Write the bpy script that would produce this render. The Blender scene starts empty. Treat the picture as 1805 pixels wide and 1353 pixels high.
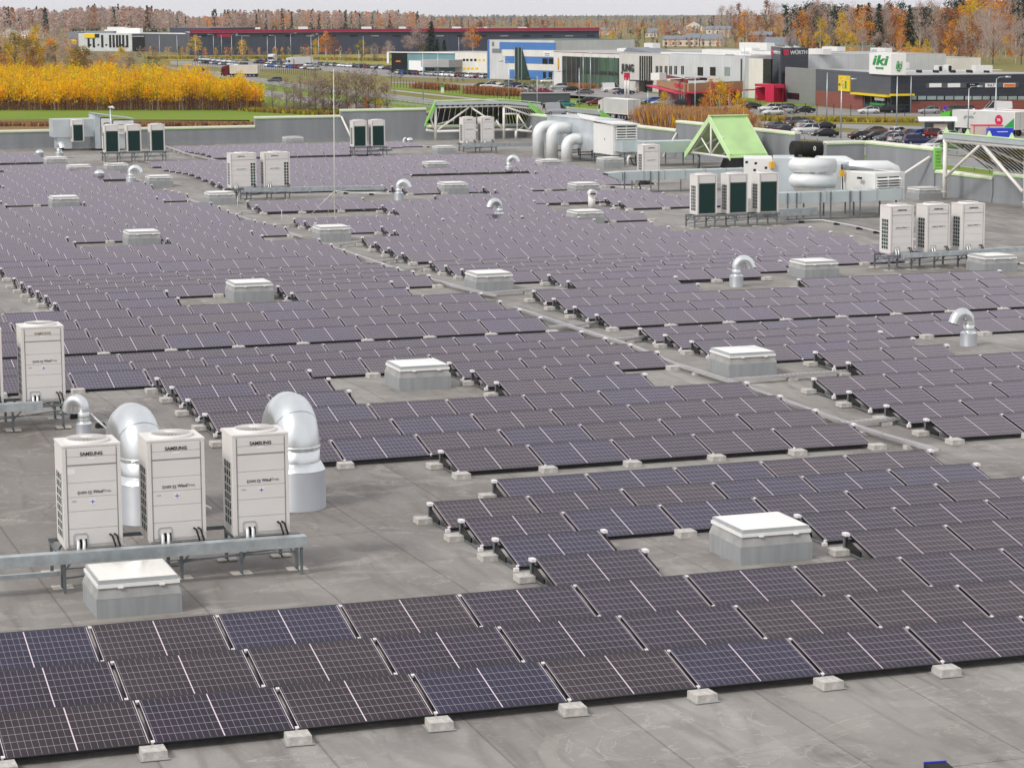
import bpy, bmesh, math, random
from mathutils import Vector, Matrix, Quaternion
R = math.radians
random.seed(7)
scn = bpy.context.scene
COL = scn.collection
# ---------------------------------------------------------------- camera
FPX, YAW, PITCH, ROLL = 4292.0438, 0.33123, 0.15069, -0.00506
CAM = Vector((-5.1407, -29.513, 8.8044))
HG = 11.2                                    # roof height above the surrounding ground
_cy, _sy, _cp, _sp = math.cos(YAW), math.sin(YAW), math.cos(PITCH), math.sin(PITCH)
FW = Vector((_sy*_cp, _cy*_cp, -_sp)); _r = Vector((_cy, -_sy, 0)); _u = _r.cross(FW)
RT = math.cos(ROLL)*_r + math.sin(ROLL)*_u
UP = -math.sin(ROLL)*_r + math.cos(ROLL)*_u
cd = bpy.data.cameras.new('camera'); cam = bpy.data.objects.new('camera', cd); COL.objects.link(cam)
cd.sensor_width = 36; cd.lens = 36*FPX/1805; cd.clip_start = 1; cd.clip_end = 30000
m3 = Matrix((RT, UP, -FW)).transposed()
cam.matrix_world = Matrix.Translation(CAM) @ m3.to_4x4()
scn.camera = cam
# ---------------------------------------------------------------- sky, sun, exposure
SUN_AZ, SUN_EL = R(-112), R(42)               # azimuth measured from +y towards +x
w = bpy.data.worlds.new('World'); scn.world = w; w.use_nodes = True
wn, wl = w.node_tree.nodes, w.node_tree.links
bg = wn['Background']; sky = wn.new('ShaderNodeTexSky'); sky.sky_type = 'NISHITA'; sky.sun_disc = False
sky.sun_elevation = SUN_EL; sky.sun_rotation = SUN_AZ; sky.air_density = 1.0; sky.dust_density = 4.0; sky.ozone_density = 1.0
hs = wn.new('ShaderNodeHueSaturation'); hs.inputs['Saturation'].default_value = 0.16
wtc = wn.new('ShaderNodeTexCoord'); wmp = wn.new('ShaderNodeMapping'); wmp.inputs['Scale'].default_value = (1, 1, 3.5); wl.new(wtc.outputs['Generated'], wmp.inputs[0])
wno = wn.new('ShaderNodeTexNoise'); wno.inputs['Scale'].default_value = 2.2; wno.inputs['Detail'].default_value = 6; wl.new(wmp.outputs[0], wno.inputs['Vector'])
wrp = wn.new('ShaderNodeValToRGB'); wrp.color_ramp.elements[0].position = .3; wrp.color_ramp.elements[0].color = (5.3, 5.3, 5.55, 1); wrp.color_ramp.elements[1].position = .72; wrp.color_ramp.elements[1].color = (6.4, 6.3, 6.45, 1)
wl.new(wno.outputs['Fac'], wrp.inputs[0]); wmx = wn.new('ShaderNodeMix'); wmx.data_type = 'RGBA'; wmx.inputs[0].default_value = .88     # overcast cloud layer over the clear sky
wl.new(sky.outputs[0], hs.inputs['Color']); wl.new(hs.outputs[0], wmx.inputs[6]); wl.new(wrp.outputs[0], wmx.inputs[7]); wl.new(wmx.outputs[2], bg.inputs[0]); bg.inputs[1].default_value = 0.115
sd = bpy.data.lights.new('sun', 'SUN'); sd.energy = 1.5; sd.angle = R(13); sd.color = (1, .95, .88)
sun = bpy.data.objects.new('sun', sd); COL.objects.link(sun)
sdir = Vector((math.sin(SUN_AZ)*math.cos(SUN_EL), math.cos(SUN_AZ)*math.cos(SUN_EL), math.sin(SUN_EL)))
sun.rotation_euler = sdir.to_track_quat('Z', 'Y').to_euler()
scn.view_settings.view_transform = 'Standard'; scn.view_settings.look = 'None'
scn.view_settings.exposure = 0.42; scn.view_settings.gamma = 1
# ---------------------------------------------------------------- photo-derived layout helpers (survey of the roof)
PW = 1.80; DR = 1.8021; ZH = 0.3446; ZL = 0.09; LY = math.sqrt(1.134**2-(ZH-ZL)**2)
YB = [-3.582, 15.949, 35.482, 55.131, 74.786, 94.626, 114.376, 134.1, 154]
ZJ = [-0.0838, -0.0569, -0.0116, 0.0346, 0.0797, 0.1029, 0.0545, 0.0093, -0.0443, -0.0844]
def yrow(i): return YB[(i+2)//10]+((i+2) % 10)*DR
def zrow(i): return ZJ[(i+2) % 10]
PROF = [(-20, ZJ[0])]+[(yrow(i), zrow(i)) for i in range(-2, 68)]+[(140, -.03)]
def roofz(y):
    for (a, za), (b, zb) in zip(PROF, PROF[1:]):
        if a <= y <= b: return za+(zb-za)*(y-a)/(b-a)
    return ZJ[0]
def ray(px, py): return FW + RT*((px-902.5)/FPX) - UP*((py-676.5)/FPX)
def rp(px, py, z=0.0):
    d = ray(px, py); zz = z
    for _ in range(50):
        X = CAM+d*((zz-CAM.z)/d.z); zz = .5*zz+.5*(z+roofz(X.y))
    return X
def gp(px, py, h=0.0):
    d = ray(px, py); return CAM+d*((-HG+h-CAM.z)/d.z)
def aty(px, py, y):
    d = ray(px, py); return CAM+d*((y-CAM.y)/d.y)
def atx(px, py, x):
    d = ray(px, py); return CAM+d*((x-CAM.x)/d.x)
def proj(X):
    d = Vector(X)-CAM; wd = d.dot(FW)
    return 902.5+FPX*d.dot(RT)/wd, 676.5-FPX*d.dot(UP)/wd
def mpp(X): return (Vector(X)-CAM).dot(FW)/FPX     # metres per photo pixel at X
# ---------------------------------------------------------------- materials
MATS = {}
def mat(name, col, rough=.6, metal=0.0, var=.12, vscale=3.0, bump=0.0, bscale=40., spec=.5, stretch=(1, 1, 1)):
    if name in MATS: return MATS[name]
    m = bpy.data.materials.new(name); m.use_nodes = True; n, l = m.node_tree.nodes, m.node_tree.links
    b = n['Principled BSDF']; b.inputs['Roughness'].default_value = rough; b.inputs['Metallic'].default_value = metal
    b.inputs['Specular IOR Level'].default_value = spec
    if var > 0 or bump > 0:
        tc = n.new('ShaderNodeTexCoord'); mp = n.new('ShaderNodeMapping'); mp.inputs['Scale'].default_value = stretch
        l.new(tc.outputs['Object'], mp.inputs[0])
    if var > 0:
        no = n.new('ShaderNodeTexNoise'); no.inputs['Scale'].default_value = vscale; no.inputs['Detail'].default_value = 5
        l.new(mp.outputs[0], no.inputs['Vector'])
        rm = n.new('ShaderNodeMapRange'); rm.inputs[1].default_value = .3; rm.inputs[2].default_value = .7
        rm.inputs[3].default_value = 1-var; rm.inputs[4].default_value = 1+var; l.new(no.outputs['Fac'], rm.inputs[0])
        mx = n.new('ShaderNodeVectorMath'); mx.operation = 'SCALE'; mx.inputs[0].default_value = col
        l.new(rm.outputs[0], mx.inputs['Scale']); l.new(mx.outputs[0], b.inputs['Base Color'])
    else: b.inputs['Base Color'].default_value = (*col, 1)
    if bump > 0:
        nb = n.new('ShaderNodeTexNoise'); nb.inputs['Scale'].default_value = bscale; nb.inputs['Detail'].default_value = 4
        l.new(mp.outputs[0], nb.inputs['Vector']); bp = n.new('ShaderNodeBump'); bp.inputs['Strength'].default_value = bump
        bp.inputs['Distance'].default_value = .02; l.new(nb.outputs['Fac'], bp.inputs['Height']); l.new(bp.outputs[0], b.inputs['Normal'])
    MATS[name] = m; return m
def nd(n, t, op=None, *ins):
    x = n.new(t)
    if op: x.operation = op
    for i, v in enumerate(ins):
        if v is not None and not hasattr(v, 'is_linked'): x.inputs[i].default_value = v
    return x
class G:                                       # small expression helper over math nodes
    def __init__(s, m): s.n, s.l = m.node_tree.nodes, m.node_tree.links
    def f(s, op, a, b=None, c=None):
        x = s.n.new('ShaderNodeMath'); x.operation = op
        for i, v in enumerate((a, b, c)):
            if v is None: continue
            if isinstance(v, (int, float)): x.inputs[i].default_value = v
            else: s.l.new(v, x.inputs[i])
        return x.outputs[0]
    def mix(s, fac, a, b):
        x = s.n.new('ShaderNodeMix'); x.data_type = 'RGBA'
        for sock, v in ((x.inputs[0], fac), (x.inputs[6], a), (x.inputs[7], b)):
            if isinstance(v, (int, float)): sock.default_value = v
            elif isinstance(v, tuple): sock.default_value = (*v, 1)
            else: s.l.new(v, sock)
        return x.outputs[2]
    def noise(s, vec, scale, detail=4, dist=0.):
        x = s.n.new('ShaderNodeTexNoise'); x.inputs['Scale'].default_value = scale; x.inputs['Detail'].default_value = detail
        x.inputs['Distortion'].default_value = dist
        if vec is not None: s.l.new(vec, x.inputs['Vector'])
        return x.outputs['Fac']
    def rng(s, v, a, b, c=0., d=1.):
        x = s.n.new('ShaderNodeMapRange')
        for i, q in enumerate((a, b, c, d)): x.inputs[i+1].default_value = q
        s.l.new(v, x.inputs[0]); return x.outputs[0]
    def mapv(s, vec, sc):
        x = s.n.new('ShaderNodeMapping'); x.inputs['Scale'].default_value = sc; s.l.new(vec, x.inputs[0]); return x.outputs[0]
def glass_panel(name, cell, line=.40):
    m = bpy.data.materials.new(name); m.use_nodes = True; g = G(m); b = m.node_tree.nodes['Principled BSDF']
    uv = g.n.new('ShaderNodeUVMap'); uv.uv_map = 'UVMap'; sp = g.n.new('ShaderNodeSeparateXYZ'); g.l.new(uv.outputs[0], sp.inputs[0])
    a = g.f('ABSOLUTE', g.f('MULTIPLY', g.f('SUBTRACT', sp.outputs[0], .5), 1.734))
    mid = g.f('LESS_THAN', a, .0065); mar = g.f('GREATER_THAN', a, .866-.009)
    cf = g.f('FRACT', g.f('DIVIDE', g.f('SUBTRACT', a, .0065), .0828)); cd_ = g.f('MINIMUM', cf, g.f('SUBTRACT', 1., cf))
    col = g.f('LESS_THAN', cd_, .024)
    rf = g.f('FRACT', g.f('MULTIPLY', sp.outputs[1], 6.)); rd = g.f('MINIMUM', rf, g.f('SUBTRACT', 1., rf)); row = g.f('LESS_THAN', rd, .0165)
    ln = g.f('MAXIMUM', g.f('MULTIPLY', col, .8), row); bw = g.f('MAXIMUM', mid, mar)
    oi = g.n.new('ShaderNodeTexCoord')
    vr = g.rng(g.noise(oi.outputs['Object'], 1.3, 2), .3, .7, .75, 1.3)
    sc = g.n.new('ShaderNodeVectorMath'); sc.operation = 'SCALE'; sc.inputs[0].default_value = cell; g.l.new(vr, sc.inputs['Scale'])
    c1 = g.mix(ln, sc.outputs[0], (line*.92, line*.96, line)); c2 = g.mix(bw, c1, (.74, .62, .68))
    g.l.new(c2, b.inputs['Base Color']); b.inputs['Roughness'].default_value = .5; b.inputs['Specular IOR Level'].default_value = .05
    lw = g.n.new('ShaderNodeLayerWeight'); lw.inputs[0].default_value = .5; fr = g.f('MINIMUM', g.f('ADD', g.f('MULTIPLY', g.f('POWER', lw.outputs['Facing'], 6.4), 2.6), .003), 1.)
    gl = g.n.new('ShaderNodeBsdfGlossy'); gl.inputs['Roughness'].default_value = .10; gl.inputs['Color'].default_value = (1, .90, 1, 1); mx = g.n.new('ShaderNodeMixShader')
    g.l.new(fr, mx.inputs[0]); g.l.new(b.outputs[0], mx.inputs[1]); g.l.new(gl.outputs[0], mx.inputs[2]); g.l.new(mx.outputs[0], g.n['Material Output'].inputs[0])
    MATS[name] = m; return m
def roof_material():
    m = bpy.data.materials.new('bitumen_membrane'); m.use_nodes = True; g = G(m); b = m.node_tree.nodes['Principled BSDF']
    tc = g.n.new('ShaderNodeTexCoord'); o = tc.outputs['Object']
    big = g.noise(g.mapv(o, (.16, .10, 1)), 1., 6, .8); mid = g.noise(g.mapv(o, (.9, .35, 1)), 1., 7, 1.2); fine = g.noise(o, 9., 6)
    gr = g.noise(o, 90., 2)
    c = g.mix(g.rng(big, .3, .7), (.205, .190, .178), (.335, .325, .305))
    c = g.mix(g.rng(mid, .5, .72, 0, .65), c, (.400, .390, .362)); c = g.mix(g.rng(mid, .28, .44, .5, 0), c, (.165, .148, .138))
    dl = g.n.new('ShaderNodeVectorMath'); dl.operation = 'DISTANCE'; dl.inputs[1].default_value = (1, 15, 0); g.l.new(o, dl.inputs[0]); dirt = g.f('MULTIPLY', g.rng(g.f('ADD', dl.outputs['Value'], g.f('MULTIPLY', mid, 10.)), 8., 19., 1, 0), .75); c = g.mix(dirt, c, (.205, .185, .170))
    st = g.noise(g.mapv(o, (1.6, .22, 1)), 1., 6, 2.2); c = g.mix(g.rng(st, .52, .70, 0, .5), c, (.145, .125, .115))
    wash = g.noise(g.mapv(o, (.33, .5, 1)), 1., 5, 3.); ring = g.f('LESS_THAN', g.f('ABSOLUTE', g.f('SUBTRACT', wash, .60)), .006); c = g.mix(g.f('MULTIPLY', ring, .35), c, (.52, .50, .46)); c = g.mix(g.rng(wash, .60, .64, 0, .35), c, (.40, .375, .34))
    b2 = g.n.new('ShaderNodeTexBrick'); b2.inputs['Scale'].default_value = 1; b2.inputs['Brick Width'].default_value = 3.7; b2.inputs['Row Height'].default_value = 5.1; b2.inputs['Mortar Size'].default_value = 0; b2.inputs['Color1'].default_value = (1.05, 1.05, 1.05, 1); b2.inputs['Color2'].default_value = (.88, .87, .86, 1); g.l.new(o, b2.inputs['Vector'])
    m2 = g.n.new('ShaderNodeMix'); m2.data_type = 'RGBA'; m2.blend_type = 'MULTIPLY'; m2.inputs[0].default_value = .7; g.l.new(c, m2.inputs[6]); g.l.new(b2.outputs['Color'], m2.inputs[7]); c = m2.outputs[2]
    vo = g.n.new('ShaderNodeTexVoronoi'); vo.inputs['Scale'].default_value = .55; g.l.new(o, vo.inputs['Vector']); sp_ = g.f('ADD', vo.outputs['Distance'], g.f('MULTIPLY', g.noise(o, 5., 4), .25)); c = g.mix(g.rng(sp_, .13, .20, .6, 0), c, (.13, .12, .115)); c = g.mix(g.f('MULTIPLY', g.f('LESS_THAN', g.f('ABSOLUTE', g.f('SUBTRACT', sp_, .36)), .012), .28), c, (.47, .45, .42))
    c = g.mix(g.rng(fine, .55, .75, 0, .25), c, (.46, .45, .42)); c = g.mix(g.rng(gr, .3, .7, .12, 0), c, (.05, .05, .05))
    br = g.n.new('ShaderNodeTexBrick'); br.inputs['Scale'].default_value = 1; br.inputs['Brick Width'].default_value = 7.5; br.inputs['Row Height'].default_value = 2.0
    br.inputs['Mortar Size'].default_value = .022; br.inputs['Mortar Smooth'].default_value = .4; br.offset = .37
    br.inputs['Color1'].default_value = (1, 1, 1, 1); br.inputs['Color2'].default_value = (.90, .89, .88, 1); br.inputs['Mortar'].default_value = (.62, .60, .58, 1)
    mp = g.n.new('ShaderNodeMapping'); mp.inputs['Rotation'].default_value = (0, 0, R(90)); g.l.new(o, mp.inputs[0]); g.l.new(mp.outputs[0], br.inputs['Vector'])
    mu = g.n.new('ShaderNodeMix'); mu.data_type = 'RGBA'; mu.blend_type = 'MULTIPLY'; mu.inputs[0].default_value = .8
    g.l.new(c, mu.inputs[6]); g.l.new(br.outputs['Color'], mu.inputs[7])
    pud = g.rng(g.noise(g.mapv(o, (.5, .33, 1)), 1., 3, .5), .68, .72)
    c3 = g.mix(g.f('MULTIPLY', pud, .55), mu.outputs[2], (.47, .455, .435))
    g.l.new(c3, b.inputs['Base Color']); g.l.new(g.rng(big, .3, .7, .62, .85), b.inputs['Roughness']); b.inputs['Specular IOR Level'].default_value = .35
    bp = g.n.new('ShaderNodeBump'); bp.inputs['Strength'].default_value = .25; bp.inputs['Distance'].default_value = .01
    g.l.new(g.f('ADD', gr, br.outputs['Fac']), bp.inputs['Height']); g.l.new(bp.outputs[0], b.inputs['Normal'])
    MATS['roof'] = m; return m
roof_material()
GL = [glass_panel('panel_glass_black', (.019, .0125, .025)), glass_panel('panel_glass_brown', (.026, .0175, .021)), glass_panel('panel_glass_blue', (.017, .0150, .038))]
M = dict(
 frame=mat('black_anodised_frame', (.012, .012, .014), .4, .3, 0), alu=mat('aluminium', (.72, .71, .72), .38, .75, .06),
 clamp=mat('bright_clamp', (.86, .82, .83), .45, .1, 0), galv=mat('galvanised_steel', (.50, .55, .57), .42, .7, .16, 6, .0), galvd=mat('dull_galvanised', (.19, .21, .22), .55, .5, .2, 8),
 duct=mat('spiral_duct_zinc', (.76, .79, .80), .30, .88, .10, 2.2, .0, stretch=(1, 1, .25)), conc=mat('concrete_block', (.50, .48, .45), .9, 0, .2, 14, .4, 60),
 cream=mat('cream_painted_steel', (.73, .705, .68), .45, 0, .035, 1.2), seam=mat('seam_grey', (.28, .26, .24), .6, 0, 0), grillg=mat('green_condenser_fins', (.004, .040, .034), .5, .1, .1, 20),  # seam: one flat grey for joints, fan openings and printed marks
 grilld=mat('dark_grille_gap', (.006, .030, .026), .5, .1, .1, 20), ink=mat('black_lettering', (.02, .02, .02), .6, 0, 0), olive=mat('grey_gold_lettering', (.33, .29, .20), .6, 0, 0), label=mat('white_sticker', (.82, .82, .82), .5, 0, 0), purple=mat('purple_mark', (.12, .08, .42), .5, 0, 0),
 curb=mat('grey_curb_sheet', (.33, .345, .355), .65, .15, .11, 1.6, .1, 30, stretch=(5, 5, .5)), curbl=mat('grey_felt_upstand', (.33, .33, .325), .85, 0, .22, 3, .2, 60), psheet=mat('pale_grey_painted_sheet', (.34, .355, .38), .5, .2, .08, 1.5), whitef=mat('white_plastic_frame', (.86, .85, .83), .4, 0, .03), ductw=mat('whitish_insulated_duct', (.78, .80, .80), .42, .25, .06, 1.2), dome=mat('opal_dome', (.88, .87, .82), .16, 0, .04, .8), grey=mat('grey_frame', (.46, .48, .49), .5, .2, .08),
 rubber=mat('black_rubber', (.012, .012, .012), .8, 0, 0), white=mat('white_paint', (.80, .79, .76), .5, 0, .05, 1.5), whitem=mat('white_steel_tube', (.78, .76, .71), .45, 0, .08, 3),
 tile=mat('pale_paving_tile', (.56, .53, .47), .9, 0, .15, 12), green=mat('light_green_sheet', (.56, .78, .40), .5, 0, .12, .9), greend=mat('leaf_green_trim', (.24, .56, .12), .5, 0, .1, 2), capw=mat('cream_coping', (.78, .78, .66), .5, 0, .06, 1.5),
 para=mat('grey_parapet_membrane', (.255, .27, .285), .75, .05, .16, .8, .1, 20, stretch=(1.2, 1.2, .18)), ductl=mat('pale_duct_sheet', (.58, .65, .66), .42, .55, .08, .9), ahuw=mat('air_handler_white', (.78, .78, .76), .4, .05, .04, .7), ahug=mat('air_handler_pale_zinc', (.60, .65, .68), .42, .5, .10, .8),
 dark=mat('dark_opening', (.01, .01, .012), .8, 0, 0), yellow=mat('yellow_isolator', (.75, .42, .03), .5, 0, 0), pipe=mat('pale_pipe', (.72, .74, .74), .4, .3, .05), bluep=mat('blue_plastic', (.02, .05, .55), .4, 0, 0))
# ---------------------------------------------------------------- mesh building
class MB:
    def __init__(s): s.v, s.f, s.m, s.uv, s.sm = [], [], [], {}, set()
    def quad(s, pts, m=0, uv=None, smooth=False):
        b = len(s.v); s.v += [tuple(p) for p in pts]; s.f.append(tuple(range(b, b+len(pts)))); s.m.append(m)
        if uv: s.uv[len(s.f)-1] = uv
        if smooth: s.sm.add(len(s.f)-1)
        return s
    def hexa(s, c, m=0):                       # 8 corners: bottom ring 0-3, top ring 4-7
        b = len(s.v); s.v += [tuple(p) for p in c]
        for f in ((3, 2, 1, 0), (4, 5, 6, 7), (0, 1, 5, 4), (1, 2, 6, 5), (2, 3, 7, 6), (3, 0, 4, 7)):
            s.f.append(tuple(b+i for i in f)); s.m.append(m)
        return s
    def box(s, x0, y0, z0, x1, y1, z1, m=0, T=None):
        c = [(x0, y0, z0), (x1, y0, z0), (x1, y1, z0), (x0, y1, z0), (x0, y0, z1), (x1, y0, z1), (x1, y1, z1), (x0, y1, z1)]
        if T is not None: c = [T @ Vector(q) for q in c]
        return s.hexa(c, m)
    def frustum(s, x0, y0, z0, x1, y1, z1, ins, m=0):
        return s.hexa([(x0, y0, z0), (x1, y0, z0), (x1, y1, z0), (x0, y1, z0), (x0+ins, y0+ins, z1), (x1-ins, y0+ins, z1), (x1-ins, y1-ins, z1), (x0+ins, y1-ins, z1)], m)
    def tube(s, pts, r, n=8, m=0, cap=True, smooth=True):
        pts = [Vector(p) for p in pts]; rs = r if isinstance(r, (list, tuple)) else [r]*len(pts)
        b0 = len(s.v); up = None
        for i, p in enumerate(pts):
            t = (pts[min(i+1, len(pts)-1)]-pts[max(i-1, 0)]).normalized()
            if up is None:
                a = Vector((0, 0, 1)) if abs(t.z) < .9 else Vector((0, 1, 0)); up = t.cross(a).normalized()
            else:
                up = (up-t*up.dot(t)); up.normalize()
            q = t.cross(up)
            for j in range(n):
                an = 2*math.pi*j/n; s.v.append(tuple(p+(up*math.cos(an)+q*math.sin(an))*rs[i]))
        for i in range(len(pts)-1):
            for j in range(n):
                a, c = b0+i*n+j, b0+i*n+(j+1) % n
                s.f.append((a, c, c+n, a+n)); s.m.append(m)
                if smooth: s.sm.add(len(s.f)-1)
        if cap:
            s.f.append(tuple(b0+j for j in range(n))[::-1]); s.m.append(m)
            s.f.append(tuple(b0+(len(pts)-1)*n+j for j in range(n))); s.m.append(m)
        return s
    def bar(s, a, b, w_, h=None, m=0):         # rectangular bar from a to b
        a, b = Vector(a), Vector(b); t = (b-a).normalized(); h = h or w_
        sd_ = t.cross(Vector((0, 0, 1)));  sd_ = sd_.normalized() if sd_.length > 1e-4 else Vector((1, 0, 0)); u2 = sd_.cross(t)
        c = []
        for p in (a, b):
            for sx, sz in ((-1, -1), (1, -1), (1, 1), (-1, 1)): c.append(p+sd_*sx*w_/2+u2*sz*h/2)
        b0 = len(s.v); s.v += [tuple(q) for q in c]
        for f in ((0, 3, 2, 1), (4, 5, 6, 7), (0, 1, 5, 4), (1, 2, 6, 5), (2, 3, 7, 6), (3, 0, 4, 7)):
            s.f.append(tuple(b0+i for i in f)); s.m.append(m)
        return s
    def lathe(s, prof, c=(0, 0, 0), n=20, m=0, smooth=True):
        b0 = len(s.v)
        for (r, z) in prof:
            for j in range(n):
                an = 2*math.pi*j/n; s.v.append((c[0]+r*math.cos(an), c[1]+r*math.sin(an), c[2]+z))
        for i in range(len(prof)-1):
            for j in range(n):
                a, q = b0+i*n+j, b0+i*n+(j+1) % n; s.f.append((a, q, q+n, a+n)); s.m.append(m)
                if smooth: s.sm.add(len(s.f)-1)
        return s
    def prism(s, poly, z0, z1, m=0, mt=None):  # vertical extrusion of a polygon (counter-clockwise)
        n = len(poly); b = len(s.v)
        s.v += [(p[0], p[1], z0) for p in poly]+[(p[0], p[1], z1) for p in poly]
        for i in range(n):
            j = (i+1) % n; s.f.append((b+i, b+j, b+n+j, b+n+i)); s.m.append(m)
        s.f.append(tuple(range(b+n, b+2*n))); s.m.append(m if mt is None else mt)
        s.f.append(tuple(range(b+n-1, b-1, -1))); s.m.append(m); return s
    def mesh(s, name, mats):
        me = bpy.data.meshes.new(name); me.from_pydata(s.v, [], s.f)
        for q in (mats if isinstance(mats, (list, tuple)) else [mats]): me.materials.append(q)
        me.polygons.foreach_set('material_index', s.m)
        if s.sm:
            me.polygons.foreach_set('use_smooth', [i in s.sm for i in range(len(s.f))])
        if s.uv:
            ul = me.uv_layers.new(name='UVMap')
            for fi, uv in s.uv.items():
                p = me.polygons[fi]
                for k_, li in enumerate(p.loop_indices): ul.data[li].uv = uv[k_]
        me.update(); return me
    def build(s, name, mats, parent=None, loc=None):
        return link(name, s.mesh(name, mats), parent, loc)
def link(name, me, parent=None, loc=None):
    o = bpy.data.objects.new(name, me); COL.objects.link(o)
    if parent: o.parent = parent
    if loc is not None: o.location = loc
    return o
def tag(o, label=None, cat=None, group=None, kind=None):
    if label: o['label'] = label
    if cat: o['category'] = cat
    if group: o['group'] = group
    if kind: o['kind'] = kind
    return o
def empty(name, loc, rz=0, label=None, cat=None, group=None):
    o = bpy.data.objects.new(name, None); COL.objects.link(o); o.location = loc; o.rotation_euler = (0, 0, rz); o.empty_display_size = .2
    return tag(o, label, cat, group)
def kids(o): return [c for c in KIDS.get(o.name, [])]
def dup(root, loc, rz=None, label=None, group=None, scale=None):
    r = root.copy(); COL.objects.link(r); r.location = loc
    if rz is not None: r.rotation_euler = (0, 0, rz)
    if scale is not None: r.scale = scale
    if label: r['label'] = label
    if group: r['group'] = group
    for ch in list(root.children):
        c = ch.copy(); COL.objects.link(c); c.parent = r
        for g_ in list(ch.children):
            d = g_.copy(); COL.objects.link(d); d.parent = c
    return r
def text_mesh(txt, size, extrude=.004, bold=0.0, align='CENTER', shear=0.):
    cu = bpy.data.curves.new('lettering', 'FONT'); cu.body = txt; cu.size = size; cu.extrude = extrude; cu.align_x = align; cu.align_y = 'CENTER'; cu.offset = bold; cu.shear = shear; cu.resolution_u = 2
    ob = bpy.data.objects.new('lettering', cu); COL.objects.link(ob)
    dg = bpy.context.evaluated_depsgraph_get(); me = bpy.data.meshes.new_from_object(ob.evaluated_get(dg))
    bpy.data.objects.remove(ob); me.name = 'lettering'; me.materials.clear(); return me
def letter(txt, size, matl, parent, loc, rot=(R(90), 0, 0), name='lettering', bold=0., extrude=.004, shear=0., sx=1.):
    me = text_mesh(txt, size, extrude, bold, shear=shear); me.materials.append(matl)
    o = link(name, me, parent, loc); o.rotation_euler = rot; o.scale = (sx, 1, 1); return o
NUM = 'zero first second third fourth fifth sixth seventh eighth ninth tenth eleventh twelfth thirteenth fourteenth fifteenth sixteenth seventeenth eighteenth nineteenth'.split()
TENS = {2: 'twent', 3: 'thirt', 4: 'fort', 5: 'fift', 6: 'sixt', 7: 'sevent', 8: 'eight', 9: 'ninet'}
def ordn(n):
    if n < 20: return NUM[n]
    t, u_ = divmod(n, 10)
    return TENS[t]+'ieth' if u_ == 0 else TENS[t]+'y-'+NUM[u_]
# ================================================================ ROOF
XL, XR, YF, YN = -60., 54., 138., -22.
rb = MB(); ys = [p_[0] for p_ in PROF if p_[0] < YF]+[YF]; ys[0] = YN
for a, b in zip(ys, ys[1:]): rb.quad([(XL, a, roofz(a)), (XR, a, roofz(a)), (XR, b, roofz(b)), (XL, b, roofz(b))])
rb.quad([(XL, YN, -HG), (XR, YN, -HG), (XR, YN, ZJ[0]), (XL, YN, ZJ[0])]).quad([(XR, YN, -HG), (XR, 66, -HG), (XR, 66, -.2), (XR, YN, -.2)]).quad([(XL, YF, -HG), (XL, YN, -HG), (XL, YN, -.12), (XL, YF, -.12)])
tag(rb.build('flat_roof', [MATS['roof']]), kind='structure')
# ================================================================ SOLAR PANELS
ROWS = {0: [(-3, 9)], 1: [(-3, 10)], 2: [(-3, 10)], 3: [(4, 5), (7, 10)], 4: [(4, 5), (7, 10)], 5: [(4, 10)], 6: [(4, 10)], 7: [(5, 10)],
 8: [(5, 10), (11, 16)], 9: [(3, 10), (11, 16)], 10: [(3, 10), (11, 16)], 11: [(3, 10), (11, 17)], 12: [(3, 5), (7, 9), (12, 18)], 13: [(3, 5), (7, 9), (12, 14)], 14: [(3, 5), (7, 10), (11, 14)],
 15: [(-1, 10), (11, 14)], 16: [(-1, 10), (11, 19)], 17: [(-1, 10), (11, 19)], 18: [(-1, 10), (11, 20)], 19: [(0, 10), (11, 20)], 20: [(0, 10), (11, 20)], 21: [(0, 10), (11, 14), (16, 20)],
 22: [(3, 5), (7, 9), (12, 14)], 23: [(3, 5), (7, 9), (12, 16)], 24: [(3, 10), (11, 17)], 25: [(3, 10), (11, 20)], 26: [(3, 10), (11, 21)], 27: [(3, 10), (11, 21)],
 28: [(3, 10), (11, 21)], 29: [(1, 10), (11, 21)], 30: [(1, 10), (11, 21)], 31: [(1, 10), (11, 18)], 32: [(2, 5), (7, 9), (12, 18)], 33: [(2, 5), (7, 9), (12, 17)], 34: [(2, 10), (11, 17)], 35: [(3, 10), (11, 14), (16, 19)],
 36: [(3, 10), (11, 19)], 37: [(3, 10), (11, 19)], 38: [(3, 10), (14, 18), (20, 23)], 39: [(4, 10), (14, 18), (20, 23)], 40: [(4, 10), (11, 22)], 41: [(4, 10), (11, 14), (16, 22)],
 42: [(4, 5), (7, 9), (18, 19)], 43: [(4, 5), (7, 9), (18, 19)], 44: [(5, 10), (16, 21)], 45: [(5, 10), (16, 22)], 46: [(5, 10), (16, 24)], 47: [(5, 10), (12, 24)],
 48: [(5, 10), (12, 24)], 49: [(6, 10), (12, 18), (22, 24)], 50: [(6, 9), (12, 18), (22, 24)], 51: [(6, 9), (12, 24)], 52: [(6, 10), (12, 24)], 53: [(6, 10), (12, 24)], 54: [(6, 10), (12, 24)],
 55: [(7, 9), (12, 24)], 56: [(7, 9), (12, 24)], 57: [(7, 10), (12, 24)], 58: [(7, 10), (12, 24)], 61: [(7, 8.7), (14.65, 20.65)], 62: [(7, 8.7), (14.65, 20.65)], 63: [(7, 8.7), (14.65, 21.65)],
 64: [(14.65, 21.65)], 65: [(14.65, 22.65)], 66: [(14.65, 23.65)], 67: [(14.65, 23.65)]}
def pan_cells(): 
    for i, segs in ROWS.items():
        for a, b in segs:
            k = a
            while k < b-.6: yield i, k; k += 1
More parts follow.
